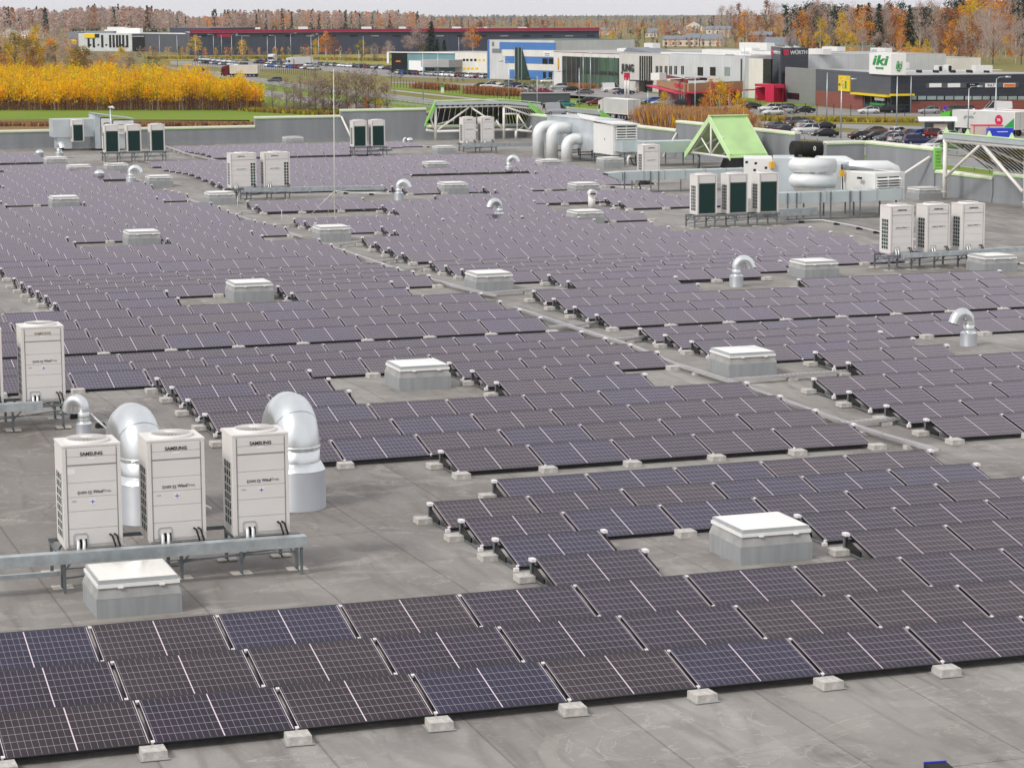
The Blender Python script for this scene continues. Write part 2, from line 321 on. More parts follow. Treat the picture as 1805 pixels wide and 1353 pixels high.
def panel_pt(i, k, u, v, t=0.):              # u along the row 0..1, v up the slope 0..1, t above the glass
    x = k*PW+.020+u*(PW-.04); y0, z0 = yrow(i)-LY, zrow(i)+ZL
    return Vector((x, y0+v*LY-t*(ZH-ZL)/1.134, z0+v*(ZH-ZL)+t*LY/1.134))
TH = math.atan2(ZH-ZL, LY); W2 = (PW-.04)/2
def panel_frame(mb, mt=0, T=Matrix.Identity(4)):   # local: x centred, y up the slope, z normal
    f = .012; t = .035
    for x0, y0, x1, y1 in ((-W2, 0, W2, .022), (-W2, 1.134-.022, W2, 1.134)): mb.box(x0, y0, -t, x1, y1, .003, mt, T)  # black long edges, widened to draw the dark gap between rows
    for x0 in (-W2, W2-f): mb.box(x0, .022, -t, x0+f, 1.134-.022, .003, mt, T)
    mb.quad([T @ Vector(q) for q in ((-W2, 0, -t+.004), (-W2, 1.134, -t+.004), (W2, 1.134, -t+.004), (W2, 0, -t+.004))], mt)
def panel_glass(mb, mt=0, T=Matrix.Identity(4)):
    f, h = .012, .022
    mb.quad([T @ Vector(q) for q in ((-W2+f, h, 0), (W2-f, h, 0), (W2-f, 1.134-h, 0), (-W2+f, 1.134-h, 0))], mt, [(0, 0), (1, 0), (1, 1), (0, 1)])
def panel_clamp(mb, v, mt=0, T=Matrix.Identity(4)):
    y = 1.134-.085 if v else .02
    mb.box(-W2-.03, y, -.03, -W2+.014, y+.05, .008, mt, T)
    mb.box(-W2-.025, y+.012, .008, -W2-.008, y+.026, .020, mt, T)
def panel_T(i, k):
    return Matrix.Translation((k*PW+PW/2, yrow(i)-LY, zrow(i)+ZL)) @ Matrix.Rotation(TH, 4, 'X')
cells = []
for i, k in pan_cells():
    c = panel_pt(i, k, .5, .5); q = proj(c)
    vis = -90 < q[0] < 1895 and -20 < q[1] < 1400
    cells.append(((c-CAM).length, i, k, vis, q))
cells.sort()
indiv = [c for c in cells if c[3]][:300]; ids = {(c[1], c[2]) for c in indiv}
BLUE = {(8, 6), (9, 4), (13, 5), (18, 4), (20, 6), (6, 7), (5, 5), (6, 8), (7, 6), (7, 7), (5, 6)}; BROWN = {(2, 2), (8, 9), (9, 5), (6, 4), (7, 9), (10, 9), (9, 9), (10, 8), (15, 4)}
def tint(i, k):
    if (i, k) in BLUE: return 2
    if (i, k) in BROWN: return 1
    r_ = random.Random(i*131+int(k*7)).random(); return 2 if r_ < .12 else 1 if r_ < .38 else 0
fm = MB(); panel_frame(fm); fmesh = fm.mesh('frame', M['frame'])
gms = []
for t in range(3): q = MB(); panel_glass(q); gms.append(q.mesh('glass', GL[t]))
cms = []
for v in (0, 1): q = MB(); panel_clamp(q, v); cms.append(q.mesh('clamp', M['clamp']))
proto = empty('solar_panel', (0, 0, 0)); link('frame', fmesh, proto); link('glass', gms[0], proto); link('clamp', cms[0], proto); link('clamp', cms[1], proto)
byrow = {}
for c in indiv: byrow.setdefault(c[1], []).append(c)
first = True; TW = ('purplish black', 'brownish black', 'bluish black')
for i in sorted(byrow):
    for n_, c in enumerate(sorted(byrow[i], key=lambda c: c[2])):
        k = c[2]; o = proto if first else dup(proto, (0, 0, 0)); first = False
        jit = random.Random(i*77+int(k)); o.matrix_world = panel_T(i, k) @ Matrix.Rotation(R(jit.uniform(-.35, .35)), 4, 'Y')
        t = tint(i, k)
        for ch in o.children:
            if ch.name.startswith('glass'): ch.data = gms[t]
        tag(o, f'{TW[t]} solar panel, {ordn(n_+1)} from the left in the {ordn(i+1)} panel row from the bottom', 'solar panel', 'solar panels in tilted rows on the roof')
far = MB()
for c in cells:
    if (c[1], c[2]) in ids: continue
    T = panel_T(c[1], c[2]); far_t = tint(c[1], c[2])
    panel_glass(far, far_t, T); far.box(-W2, 0, -.035, W2, 1.134, -.004, 3, T)
    panel_clamp(far, 0, 4, T); panel_clamp(far, 1, 4, T)
tag(far.build('distant_solar_panels', GL+[M['frame'], M['clamp']]), 'distant rows of tilted purplish solar panels covering the far half of the roof', 'solar panels', 'solar panels in tilted rows on the roof', 'stuff')
# ---- concrete ballast blocks along open front edges, mounting brackets at open row ends
def has(i, k): return any(a <= k < b-.5 for a, b in ROWS.get(i, []))
blk = MB(); blk.hexa([(-.15, -.24, 0), (.15, -.24, 0), (.15, .06, 0), (-.15, .06, 0), (-.148, -.238, .098), (.148, -.238, .098), (.148, .058, .098), (-.148, .058, .098)])
blk_me = blk.mesh('concrete_block', M['conc'])
pad = MB(); pad.box(-.18, -.27, .0, .18, .08, .006); pad_me = pad.mesh('rubber_mat', M['curbl'])
nb = {}
for i in range(0, 46):
    for k in range(-4, 25):
        if not (has(i, k) or has(i, k-1)): continue
        opn = (i % 10 == 8 or i == 0) or not (has(i-1, k) or has(i-1, k-1)) or (not has(i, k-1) and not has(i-1, k-1)) and False
        if not opn: continue
        y = yrow(i)-LY-.02; x = k*PW
        q = proj((x, y, roofz(y)))
        if not (-10 < q[0] < 1815 and q[1] < 1360): continue
        nb.setdefault(i, []).append((x, y))
for i in nb:
    for n_, (x, y) in enumerate(nb[i]):
        o = link('concrete_block', blk_me, None, (x+random.uniform(-.02, .02), y-.03+random.uniform(-.02, .02), roofz(y)+.008)); o.rotation_euler = (0, 0, random.uniform(-.06, .06))
        tag(o, f'grey concrete block, {ordn(n_+1)} from the left under the front edge of the {ordn(i+1)} panel row', 'concrete block', 'concrete blocks weighing down the panel rows')
        if i < 20: link('rubber_mat', pad_me, o, (0, 0, -.006))
ps, br_, rl = MB(), MB(), MB()
ps.box(-.03, -.10, .02, .03, -.035, ZH-.045); ps.box(-.05, -.12, ZH-.05, .04, -.02, ZH-.035)
rl.box(-.02, -LY-.05, .03, .02, 0, .06); rl.hexa([(-.012, -.62, .06), (.012, -.62, .06), (.012, -.1, .06), (-.012, -.1, .06), (-.012, -.62, .14), (.012, -.62, .14), (.012, -.1, ZH-.08), (-.012, -.1, ZH-.08)], 1)
br_.box(-.05, -LY-.06, .02, .03, -LY+.0, .085); bt_ = MB(); bt_.box(-.05, -.17, ZH-.035, .03, -.03, ZH+.012)
psm, rlm, brm = ps.mesh('post', M['galvd']), rl.mesh('rail', [M['galvd'], M['frame']]), br_.mesh('clip', M['clamp']); btm = bt_.mesh('clip', M['clamp'])
mp_ = None; nm = {}
for i in range(0, 50):
    for a, b in ROWS.get(i, []):
        for e, k in (('left', a), ('right', b)):
            x, y = k*PW, yrow(i); q = proj((x, y, roofz(y)))
            if not (-5 < q[0] < 1810 and q[1] < 1350): continue
            if mp_ is None:
                mp_ = empty('mounting_bracket', (0, 0, 0)); link('post', psm, mp_); link('rail', rlm, mp_); link('clip', brm, mp_); link('clip', btm, mp_); o = mp_
            else: o = dup(mp_, (0, 0, 0))
            o.location = (x+(-.03 if e == 'left' else .06), y, zrow(i)); n_ = nm[i] = nm.get(i, 0)+1
            tag(o, f'galvanised panel bracket, {ordn(n_)} bare row end from the left in the {ordn(i+1)} panel row', 'bracket', 'brackets carrying the ends of the panel rows')
            if e == 'left' and i < 40:
                blo = link('concrete_block', blk_me, None, (x-.16, y-.02, roofz(y)+.008))
                tag(blo, f'concrete block behind the post at the {ordn(n_)} row end of the {ordn(i+1)} panel row', 'concrete block', 'concrete blocks weighing down the panel rows')
# ================================================================ SKYLIGHTS
def skylight(x, y, label, wd=1.22, dp=1.22):
    e = empty('skylight', (x, y, roofz(y+.6)-.03), 0, label, 'skylight', 'square opal roof lights')
    h = .45
    c = MB(); c.box(-.02, -.02, 0, wd+.02, dp+.02, h*.72, 0); c.frustum(-.022, -.022, h*.72+.002, wd+.022, dp+.022, h+.03, .05, 1)
    c.build('curb', [M['curb'], M['curbl']], e)
    f = MB(); f.box(0.0, 0.0, h+.033, wd, dp, h+.085)
    for q in (.28, .78): f.box(wd*q-.04, -.02, h+.02, wd*q+.04, -.003, h+.04)
    f.build('white_frame', [M['whitef']], e)
    g_ = MB(); g_.box(.02, .02, h+.088, wd-.02, dp-.02, h+.145); g_.build('grey_rim', [M['grey']], e)
    d = MB(); n = 6; P_ = [[(.04+(wd-.08)*i/n, .04+(dp-.08)*j/n, h+.148+.035*math.sin(math.pi*i/n)*math.sin(math.pi*j/n)) for i in range(n+1)] for j in range(n+1)]
    for j in range(n):
        for i in range(n): d.quad([P_[j][i], P_[j][i+1], P_[j+1][i+1], P_[j+1][i]], 0, None, True)
    d.build('opal_pane', [M['dome']], e); return e
SK = [(.40, 5.25, 'grey skylight in the foreground in front of the three large cream cooling units'), (10.65, 5.2, 'grey skylight with bright white lid inside the front panel field at right'),
 (10.70, 24.6, 'grey skylight set in the notch of the left panel field near the photo centre'), (18.8, 23.9, 'grey skylight beside the cable tray where the long aisle narrows'),
 (11.0, 43.6, 'skylight sunk in the left panel field behind the leftmost cream unit'), (18.8, 43.5, 'skylight in the aisle just behind the one beside the cable trays'), (30.1, 43.1, 'skylight next to the gooseneck vent left of the three cream units at right'),
 (36.55, 42.6, 'skylight at the right edge below the three cream units at right'), (18.55, 62.2, 'skylight in the aisle at the foot of the tall lightning mast'), (11.2, 62.9, 'low white skylight in the middle of the left field, nearer of two in line'),
 (11.2, 82.3, 'low white skylight far back at the left edge of the panel field')]
for a in SK: skylight(*a)
for (q, lb) in (((392, 361), 'skylight in front of the pair of wide cream units'), ((1040, 395), 'low skylight in front of the capped white vent pipe'), ((804, 342), 'low skylight right of the middle gooseneck vent'), ((1036, 344), 'skylight behind the capped white vent pipe'), ((773, 304), 'low skylight deep in the panel field left of a gooseneck vent'),
 ((284, 330), 'skylight in the back aisle right of a gooseneck vent'), ((101, 295), 'skylight left below the tall boxy plant at far left'), ((142, 309), 'skylight in front of the row of three green units'), ((788, 274), 'skylight left of the pair of cream units under the truss'), ((974, 300), 'skylight right of the cream pair and below the thick white elbow pipes'),
 ((1082, 296), 'skylight in front of the big white air handler with louvres'), ((1640, 352), 'skylight against the right parapet by the white truss'), ((208, 306), 'skylight beside the far left green units'), ((520, 256), 'low skylight far back behind the pair of wide cream units')):
    X = rp(*q); skylight(X.x-.6, X.y, lb)
# ================================================================ COOLING UNITS
def unit_casing(w_, d, h, back, wide):
    """front faces -y; origin at the front-left-bottom corner"""
    P = {}
    c = MB(); t = .05
    c.box(.0, .012, .04, w_, d, h-.05); c.box(-.008, .004, h-.045, w_+.008, d+.008, h-.012); c.box(.02, .05, 0, w_-.02, d-.03, .038)
    for x in (0, w_-.055): c.box(x, -.004, .04, x+.055, .008, h-.05)
    P['casing'] = (c, [M['cream']])
    s = MB()
    for x in (.06, w_-.068): s.box(x, -.006, .05, x+.008, .006, h-.07)
    if not back:
        for z in (.80,): s.box(.07, -.0035, h*z, w_-.07, .006, h*z+.007)
        P['panel_joint'] = (s, [M['seam']])
        fp = MB()
        for z0, z1 in ((.05, .20), (.205, .365), (.37, .50), (.505, .635), (.64, .795), (.81, .88), (.885, .96)): fp.box(.07, -.001, h*z0, w_-.07, .010, h*z1)
        P['front_panel'] = (fp, [M['cream']])
    else:
        s.box(.07, -.0035, h*.78, w_-.07, .006, h*.78+.007); P['panel_joint'] = (s, [M['seam']])
        gq = MB(); gq.box(.09, -.004, .07, w_-.09, .009, h*.775)
        for j in range(34): z = .08+j*(h*.775-.09)/34; gq.box(.09, -.008, z, w_-.09, -.0045, z+.012, 1)
        P['condenser_grille'] = (gq, [M['grillg'], M['grilld']])
    g_ = MB(); d0, d1 = .14, d-.16; nz, ny = 8, 3; z0, z1 = .16, h*.72
    g_.box(-.004, d0, z0, .02, d1, z1, 0)
    for j in range(nz+1): z = z0+(z1-z0)*j/nz; g_.box(-.010, d0-.01, z-.011, -.0045, d1+.01, z+.011, 1)
    for j in range(ny+1): y = d0+(d1-d0)*j/ny; g_.box(-.010, y-.011, z0, -.0045, y+.011, z1, 1)
    for j in range(24): z = z0+(z1-z0)*(j+.5)/24; g_.box(-.008, d0, z-.004, -.0042, d1, z+.004, 0)
    P['side_grille'] = (g_, [M['grillg'], M['cream']])
    if wide:
        q = MB(); x0, x1 = w_-.30, w_-.05; z0, z1 = .10, h*.72; q.box(x0, -.004, z0, x1, .012, z1, 0)
        for j in range(nz+1): z = z0+(z1-z0)*j/nz; q.box(x0-.012, -.012, z-.012, x1+.012, -.0045, z+.012, 1)
        for j in range(3): x = x0+(x1-x0)*j/2; q.box(x-.012, -.012, z0, x+.012, -.0045, z1, 1)
        P['front_grille'] = (q, [M['grillg'], M['cream']])
    fgn = MB(); r = min(w_, d)*.44; cx, cy = w_/2, d/2
    fgn.lathe([(r+.02, h-.012), (r+.02, h+.012), (r, h+.03), (r-.03, h+.033)], (cx, cy, 0), 28)
    for j in range(11): rr = r*(j+.6)/11.6; fgn.lathe([(rr-.006, h+.034+.02*(1-(rr/r)**2)), (rr+.006, h+.034+.02*(1-(rr/r)**2))], (cx, cy, 0), 24)
    for j in range(28):
        an = 2*math.pi*j/28; fgn.bar((cx+.08*math.cos(an), cy+.08*math.sin(an), h+.052), (cx+(r-.01)*math.cos(an), cy+(r-.01)*math.sin(an), h+.032), .007)
    fgn.lathe([(.0, h+.062), (.09, h+.060), (.10, h+.05)], (cx, cy, 0), 16)
    P['fan_guard'] = (fgn, [M['cream']])
    dk = MB(); dk.lathe([(0, h-.011), (r, h-.011)], (cx, cy, 0), 24); P['fan_opening'] = (dk, [M['seam']])
    return P
BR_ME = {}
def cooling_unit(x, y, z, label, group, w_=.9, d=.77, h=1.66, back=False, wide=False, rz=0, near=0, marks=True):
    e = empty('cooling_unit', (x, y, z), rz, label, 'cooling unit', group)
    key = (w_, d, h, back, wide)
    if key not in BR_ME: BR_ME[key] = {k: mb.mesh(k, ms) for k, (mb, ms) in unit_casing(w_, d, h, back, wide).items()}
    for k, me in BR_ME[key].items(): link(k, me, e)
    if not back:
        cx = w_*.5 if not wide else w_*.42
        letter('SAMSUNG', .076, M['ink'] if near != 2 else M['olive'], e, (cx, -.004, h*.905), bold=.0015)
        letter('DVM S2', .066, M['ink'], e, (cx-.12, -.0035, h*.54), bold=0); letter('Wind', .066, M['ink'], e, (cx+.085, -.0035, h*.545), bold=.0005); letter('Free', .066, M['seam'] if near else M['olive'], e, (cx+.225, -.0035, h*.549), bold=-.001)
        st = MB(); st.box(cx-.055, -.0035, h*.855, cx+.055, .005, h*.872)
        st.build('white_sticker', [M['label']], e)
        if near:
            st = MB(); st.box(cx-.045, -.0035, h*.43, cx+.045, .005, h*.475); st.build('white_sticker', [M['label']], e)
            if near == 1: st = MB(); st.box(.075, -.0035, h*.72, .19, .005, h*.77); st.build('white_sticker', [M['label']], e)
        if near:
            pm = MB(); pm.box(cx-.035, -.006, h*.448, cx+.035, -.004, h*.456); pm.box(cx-.006, -.0065, h*.435, cx+.006, -.0045, h*.470); pm.build('printed_mark', [M['purple']], e); pm = MB(); pm.box(.13, -.006, h*.463, .20, -.002, h*.468); pm.build('printed_line', [M['seam']], e)
        pc = MB()
        pts = [(-.02, 0), (-.02, .17), (.0, .20), (.17, .20), (.19, .17), (.19, .0)]
        for (a, b), (c, d_) in zip(pts, pts[1:]): pc.bar((.16+a, -.008, .06+b), (.16+c, -.008, .06+d_), .010)
        pc.box(.20, -.006, .03, .34, .004, .17, 1); pc.build('service_port', [M['grey'], M['dark']], e)
        pp = MB()
        for q in (.20, .29): pp.tube([(q, -.01, .16), (q, -.06, .13), (q-.01, -.10, .02), (q-.01, -.11, -.13)], .026, 8)
        pp.build('refrigerant_pipe', [M['pipe']], e)
        ca = MB()
        for q in (w_-.2, w_-.13): ca.tube([(q, -.005, .22), (q+.03, -.06, .20), (q+.07, -.10, .05), (q+.06, -.12, -.12)], .016, 6)
        ca.build('cable', [M['rubber']], e)
    return e
def stand(x0, x1, yf, yb, z, label, xs, tray=True, rg=True):
    e = empty('equipment_stand', (x0, yf, roofz((yf+yb)/2)), 0, label, 'steel stand', 'galvanised stands under cooling units')
    zz = z-roofz((yf+yb)/2); L = x1-x0; D = yb-yf
    r_ = MB()
    for y in (.05, D-.05): r_.bar((-.05, y, zz-.04), (L+.05, y, zz-.04), .05, .06)
    for x in xs: r_.bar((x-x0, -.02, zz-.10), (x-x0, D+.02, zz-.10), .05, .05)
    r_.build('frame', [M['galvd']], e)
    for x in xs:
        for y in (.0, D):
            l_ = MB(); l_.bar((x-x0, y, .02), (x-x0, y, zz-.1), .05, .05); l_.bar((x-x0, y, .22), (x-x0+(.22 if x < x1-.3 else -.22), y, zz-.08), .03, .03); l_.build('leg', [M['galvd']], e)
            t_ = MB()
            for q in (-.16, .02): t_.hexa([(x-x0+q, y-.14, 0), (x-x0+q+.14, y-.14, 0), (x-x0+q+.14, y+.14, 0), (x-x0+q, y+.14, 0), (x-x0+q, y-.14, .025), (x-x0+q+.14, y-.14, .025), (x-x0+q+.14, y+.14, .025), (x-x0+q, y+.14, .025)])
            t_.build('base_tile', [M['tile']], e)
    for y in (.02, D): 
        b_ = MB(); b_.bar((.0, y, .15), (L, y, .38), .025, .025); b_.bar((.0, y, .3), (L, y, .3), .02, .02); b_.build('brace', [M['galvd']], e)
    return e
def trunking(pts, label, wd=.2, hh=.17, m=None, legs=()):
    e = empty('pipe_trunking', pts[0], 0, label, 'trunking'); b = MB(); P0 = Vector(pts[0])
    for a, c in zip(pts, pts[1:]): b.bar(Vector(a)-P0, Vector(c)-P0, wd, hh)
    b.build('duct_cover', [m or M['galv']], e)
    if legs:
        for X in legs:
            l_ = MB(); l_.bar((X[0]-P0.x, X[1]-P0.y, roofz(X[1])-P0.z), (X[0]-P0.x, X[1]-P0.y, X[2]-P0.z), .04); l_.build('support_leg', [M['galvd']], e)
    return e
GA = 'three large cream cooling units in the left foreground'
for n_, (x, nm_) in enumerate(((.30, 'left'), (1.62, 'middle'), (2.97, 'right'))):
    cooling_unit(x, 7.62, .625, ('cream cooling unit with lettered front, white sticker at upper left, left of the front three', 'cream cooling unit with lettered front, middle one of the front three', 'cream cooling unit with lettered front, right of the front three, before the right steel elbow')[n_], GA, near=1 if n_ == 0 else 3)
stand(.25, 4.0, 7.65, 8.76, .625, 'grey steel stand carrying the three large foreground units', [.25, 1.62+.5, 3.08, 3.98])
trunking([(-3, 7.2, .63), (4.02, 7.2, .60)], 'long galvanised trunking running along the feet of the foreground units', .2, .17, legs=[(.22, 7.2, .55), (3.95, 7.2, .52)])
trunking([(-3, 7.55, .30), (.2, 7.55, .30)], 'lower thin rail below the trunking at the left edge', .06, .07)
GB = 'cream cooling units at the left edge'
for x, lb in ((1.45+.33, 'cream cooling unit at the left edge with faded maker lettering, behind the foreground three'), (.55, 'cream cooling unit cut by the left photo edge')):
    X0 = aty(30, 712, 22.5); cooling_unit({1: 1.72, 0: .40}[int(x > 1)], 22.62, .60, lb, GB, near=2)
stand(.0, 2.6, 22.4, 23.6, .60, 'steel stand under the units at the left edge', [.3, 1.45, 2.52])
trunking([(-2, 22.15, .62), (2.05, 22.15, .62)], 'trunking with black cables in front of the left edge units', .18, .17)
GC = 'three cream cooling units at right'
zr = .62
for x, lb in ((34.02, 'cream cooling unit, left of the three at the right side'), (35.42, 'cream cooling unit, middle of the three at the right side'), (36.78, 'cream cooling unit, right of the three at the right side')):
    cooling_unit(x, 44.62, zr, lb, GC, w_=.88)
stand(33.9, 37.6, 44.45, 45.5, zr, 'steel stand on tiles under the three cream units at right', [33.9, 34.76, 35.64, 36.55, 37.5])
trunking([(34.3, 44.3, .60), (41.5, 44.1, .72)], 'galvanised trunking leading right from the three cream units at right', .16, .16)
GD = 'three cooling units with green backs at right'
for x, lb in ((34.45, 'cooling unit with green rear grille, left of the nearer green three'), (35.84, 'cooling unit with green rear grille, middle of the nearer green three'), (37.22, 'cooling unit with green rear grille, right of the nearer green three')):
    cooling_unit(x, 62.2, .62, lb, GD, w_=.88, back=True)
stand(34.3, 38.1, 62.1, 63.0, .62, 'steel stand under the nearer three green backed units', [34.3, 35.2, 36.1, 37.1, 38.0])
GE = 'pair of wide cream cooling units in the middle distance'
for x, lb in ((20.08, 'wide cream cooling unit with dark grille at right, left of the middle pair'), (21.72, 'wide cream cooling unit with dark grille at right, right of the middle pair')):
    cooling_unit(x, 85.0, .62, lb, GE, w_=1.27, h=1.68, wide=True)
stand(20.1, 23.1, 84.8, 85.7, .62, 'dark steel stand under the pair of wide units', [20.5, 21.0, 22.0, 22.9])
trunking([(20.6, 84.4, .58), (27.5, 84.4, .50)], 'galvanised trunking running right from the pair of wide units', .2, .2)
GF = 'green backed cooling units far back in the middle'
for x, lb in ((35.35, 'cooling unit with green back, left of the pair at the back centre'), (36.55, 'cooling unit with green back, right of the pair at the back centre')):
    cooling_unit(x, 118.6, .60, lb, GF, w_=.88, back=True)
stand(35.3, 37.6, 118.5, 119.4, .60, 'stand under the back centre pair of green backed units', [35.4, 36.5, 37.5])
GG = 'cream cooling units below the big truss'
for x, lb in ((42.85, 'cream cooling unit, left of the pair before the dark truss canopy'), (44.07, 'cream cooling unit, right of the pair before the dark truss canopy')):
    cooling_unit(x, 119.4, .62, lb, GG, w_=.88)
stand(42.7, 45.1, 119.2, 120.1, .62, 'stand under the pair of cream units before the truss canopy', [42.8, 43.9, 45.0])
trunking([(42.6, 118.9, .55), (47.5, 118.9, .50)], 'trunking along the feet of the cream pair before the truss', .2, .25)
cooling_unit(42.6, 88.2, .30, 'single cream cooling unit standing behind the long horizontal duct', 'lone cream cooling unit', w_=.95, h=1.75)
GH = 'three green backed cooling units at the far left'
for x, lb in ((19.72, 'green backed cooling unit, left of the far left three'), (21.06, 'green backed cooling unit, middle of the far left three'), (22.50, 'green backed cooling unit, right of the far left three')):
    cooling_unit(x, 118.3, .62, lb, GH, w_=.88, back=True)
stand(19.6, 23.6, 118.2, 119.2, .62, 'steel stand under the far left three green backed units', [19.7, 20.6, 21.5, 22.3, 23.4])
cooling_unit(aty(128, 255, 133.3).x, 133.3, .55, 'single green backed unit in front of the boxy grey plant at far left', 'lone green backed cooling unit', w_=.78, h=1.45, back=True)
# ================================================================ DUCTS AND VENTS
def arc(c, r, a0, a1, ax, n=9):                # points on a vertical arc, ax = horizontal unit vector
    ax = Vector(ax); return [Vector(c)+ax*(r*math.cos(a0+(a1-a0)*i/n))+Vector((0, 0, r*math.sin(a0+(a1-a0)*i/n))) for i in range(n+1)]
def gooseneck(X, r, h, R_, dirv, label, cat='vent', turn=R(165), base=1.5, collar=.35, seg=10, name='gooseneck_vent', stub=.1):
    e = empty(name, (X[0], X[1], roofz(X[1])-.02), 0, label, cat, None)
    dv = Vector(dirv).normalized()
    b = MB(); b.lathe([(r*base*1.12, 0), (r*base, .02), (r*base, collar), (r*base*.97, collar+.01)], n=24); b.lathe([(r*base, collar+.01), (r*1.04, collar+.012+r*.35), (0, collar+.014+r*.35)], n=24, m=1)
    b.build('upstand', [M['psheet'], M['duct']], e)
    s = MB(); s.tube([(0, 0, collar+r*.3), (0, 0, h*.72), (0, 0, h)], r, 20); 
    for z in (h*.62, h*.98): s.lathe([(r*1.0, z-.02), (r*1.05, z), (r*1.0, z+.02)], n=20)
    s.build('riser', [M['duct']], e)
    el = MB(); pts = [Vector((0, 0, h-.06))]+arc(Vector((0, 0, h))+dv*R_, R_, math.pi, math.pi-turn, dv, seg); t = (pts[-1]-pts[-2]).normalized(); pts.append(pts[-1]+t*stub)
    el.tube(pts, r, 22, cap=False, smooth=True)
    for p_, q in list(zip(pts, pts[1:]))[::3]:
        t = (q-p_).normalized(); el.tube([p_-t*.012, p_+t*.012], r*1.025, 22, cap=False)
    el.build('elbow', [M['duct']], e)
    mo = MB(); t = (pts[-1]-pts[-2]).normalized(); mo.tube([pts[-1]-t*.03, pts[-1]-t*.02], r*.97, 20); mo.build('mouth', [M['dark']], e)
    return e
# the two thick elbows behind the foreground units, turned away to the left
gooseneck(rp(527, 893), .40, 1.18, .50, (-.04, 1, 0), 'thick shiny steel elbow duct on a round base behind the right foreground unit', 'duct', R(185), 1.24, .72, 9, 'elbow_duct', .12)
gooseneck(rp(253, 918), .38, 1.20, .50, (-.10, 1, 0), 'thick shiny steel elbow duct rising between the left and middle foreground units', 'duct', R(185), 1.18, .72, 9, 'elbow_duct', .12)
gooseneck((2.80, 21.4), .125, .62, .17, (-.8, .55, 0), 'small zinc gooseneck vent beside the left edge cooling unit', turn=R(175), base=1.35, collar=.28)
for q, dv, r_, lb in (((1298, 505), (1, -.15, 0), .15, 'zinc gooseneck vent left of the skylight in the right field, mouth to the right'), ((1707, 609), (-1, -.1, 0), .15, 'zinc gooseneck vent at the right edge with mouth to the left'), ((880, 390), (-1, -.2, 0), .15, 'zinc gooseneck vent in the middle field, mouth to the left'),
 ((703, 353), (1, -.4, 0), .15, 'zinc gooseneck vent right of the lightning mast, mouth to the right'), ((897, 305), (1, -.4, 0), .15, 'zinc gooseneck vent far back in the middle of the panels'), ((231, 325), (1, -.3, 0), .17, 'zinc gooseneck vent in the back left aisle'), ((105, 279), (.2, -1, 0), .17, 'zinc gooseneck vent in front of the far left skylight')):
    X = rp(*q); gooseneck(X, r_, .66, .23, dv, lb)
X = rp(1043, 366); e = empty('capped_vent', X, 0, 'plain white vent pipe with a round cap facing the camera', 'vent'); b = MB(); b.tube([(0, 0, -.05), (0, 0, .62)], .165, 18); b.build('pipe', [M['white']], e)
b = MB(); b.tube([(0, .12, .66), (0, -.2, .66)], .185, 18); b.build('elbow', [M['white']], e); b = MB(); b.tube([(0, -.2, .66), (0, -.21, .66)], .13, 16); b.box(-.15, -.225, .63, .12, -.212, .68, 1); b.build('mouth', [M['grey'], M['dark']], e)
for q, r_, lb in (((70, 280), .24, 'squat round zinc vent cap at the far left edge'), ((175, 318), .26, 'round zinc vent dome among the left far panels'), ((722, 257), .22, 'round zinc vent cap near the back parapet')):
    X = rp(*q); e = empty('round_vent', (X.x, X.y, roofz(X.y)-.02), 0, lb, 'vent'); b = MB(); b.lathe([(r_, 0), (r_, .42)], n=18); b.build('upstand', [M['curb']], e); b = MB(); b.lathe([(r_*1.08, .40), (r_*1.08, .46), (r_*.6, .56), (0, .58)], n=18); b.build('cap', [M['duct']], e)
for q, lb in (((712, 258), 'white pipe stub with black cable near the back parapet'), ((900, 290), None), ((1121, 339), 'white pipe stub with black cable under the long duct'), ((1107, 292), 'white bucket like pipe stub beside the air handler legs')):
    if lb is None: continue
    X = rp(*q); e = empty('pipe_stub', X, 0, lb, 'pipe'); b = MB(); b.tube([(0, 0, 0), (0, 0, .45), (.08, 0, .55), (.16, 0, .5)], .075, 10); b.build('pipe', [M['white']], e); b = MB(); b.tube([(.16, 0, .48), (.2, -.05, .25), (.3, -.1, .03), (.5, -.15, .02)], .03, 6); b.build('cable', [M['rubber']], e)
# ---- lightning mast on tripod
X = rp(590, 388); e = empty('lightning_mast', X, 0, 'tall thin white lightning mast on a three legged base', 'mast'); top = aty(588, 122, X.y)
b = MB(); b.tube([(0, 0, 0), (top.x-X.x, 0, top.z-X.z)], [.03, .012], 8); b.build('pole', [M['whitem']], e)
hub = Vector((.02, 0, 1.28))
for q in ((548, 378), (645, 372), (577, 378)):
    Y_ = rp(*q)-X; b = MB(); b.tube([hub, Y_], .016, 6); b.build('leg', [M['whitem']], e)
b = MB(); b.lathe([(.35, .0), (.33, .07), (.0, .07)], n=18); b.build('base_stone', [M['conc']], e)
for q, lb in (((497, 395), 'short thin lightning rod beside the cable tray end'), ((419, 370), 'short thin rod at the edge of the left field')):
    X = rp(*q); b = MB(); b.tube([(0, 0, .02), (0, 0, .62)], .012, 6); o = b.build('lightning_rod', [M['whitem']], None, X); tag(o, lb, 'rod')
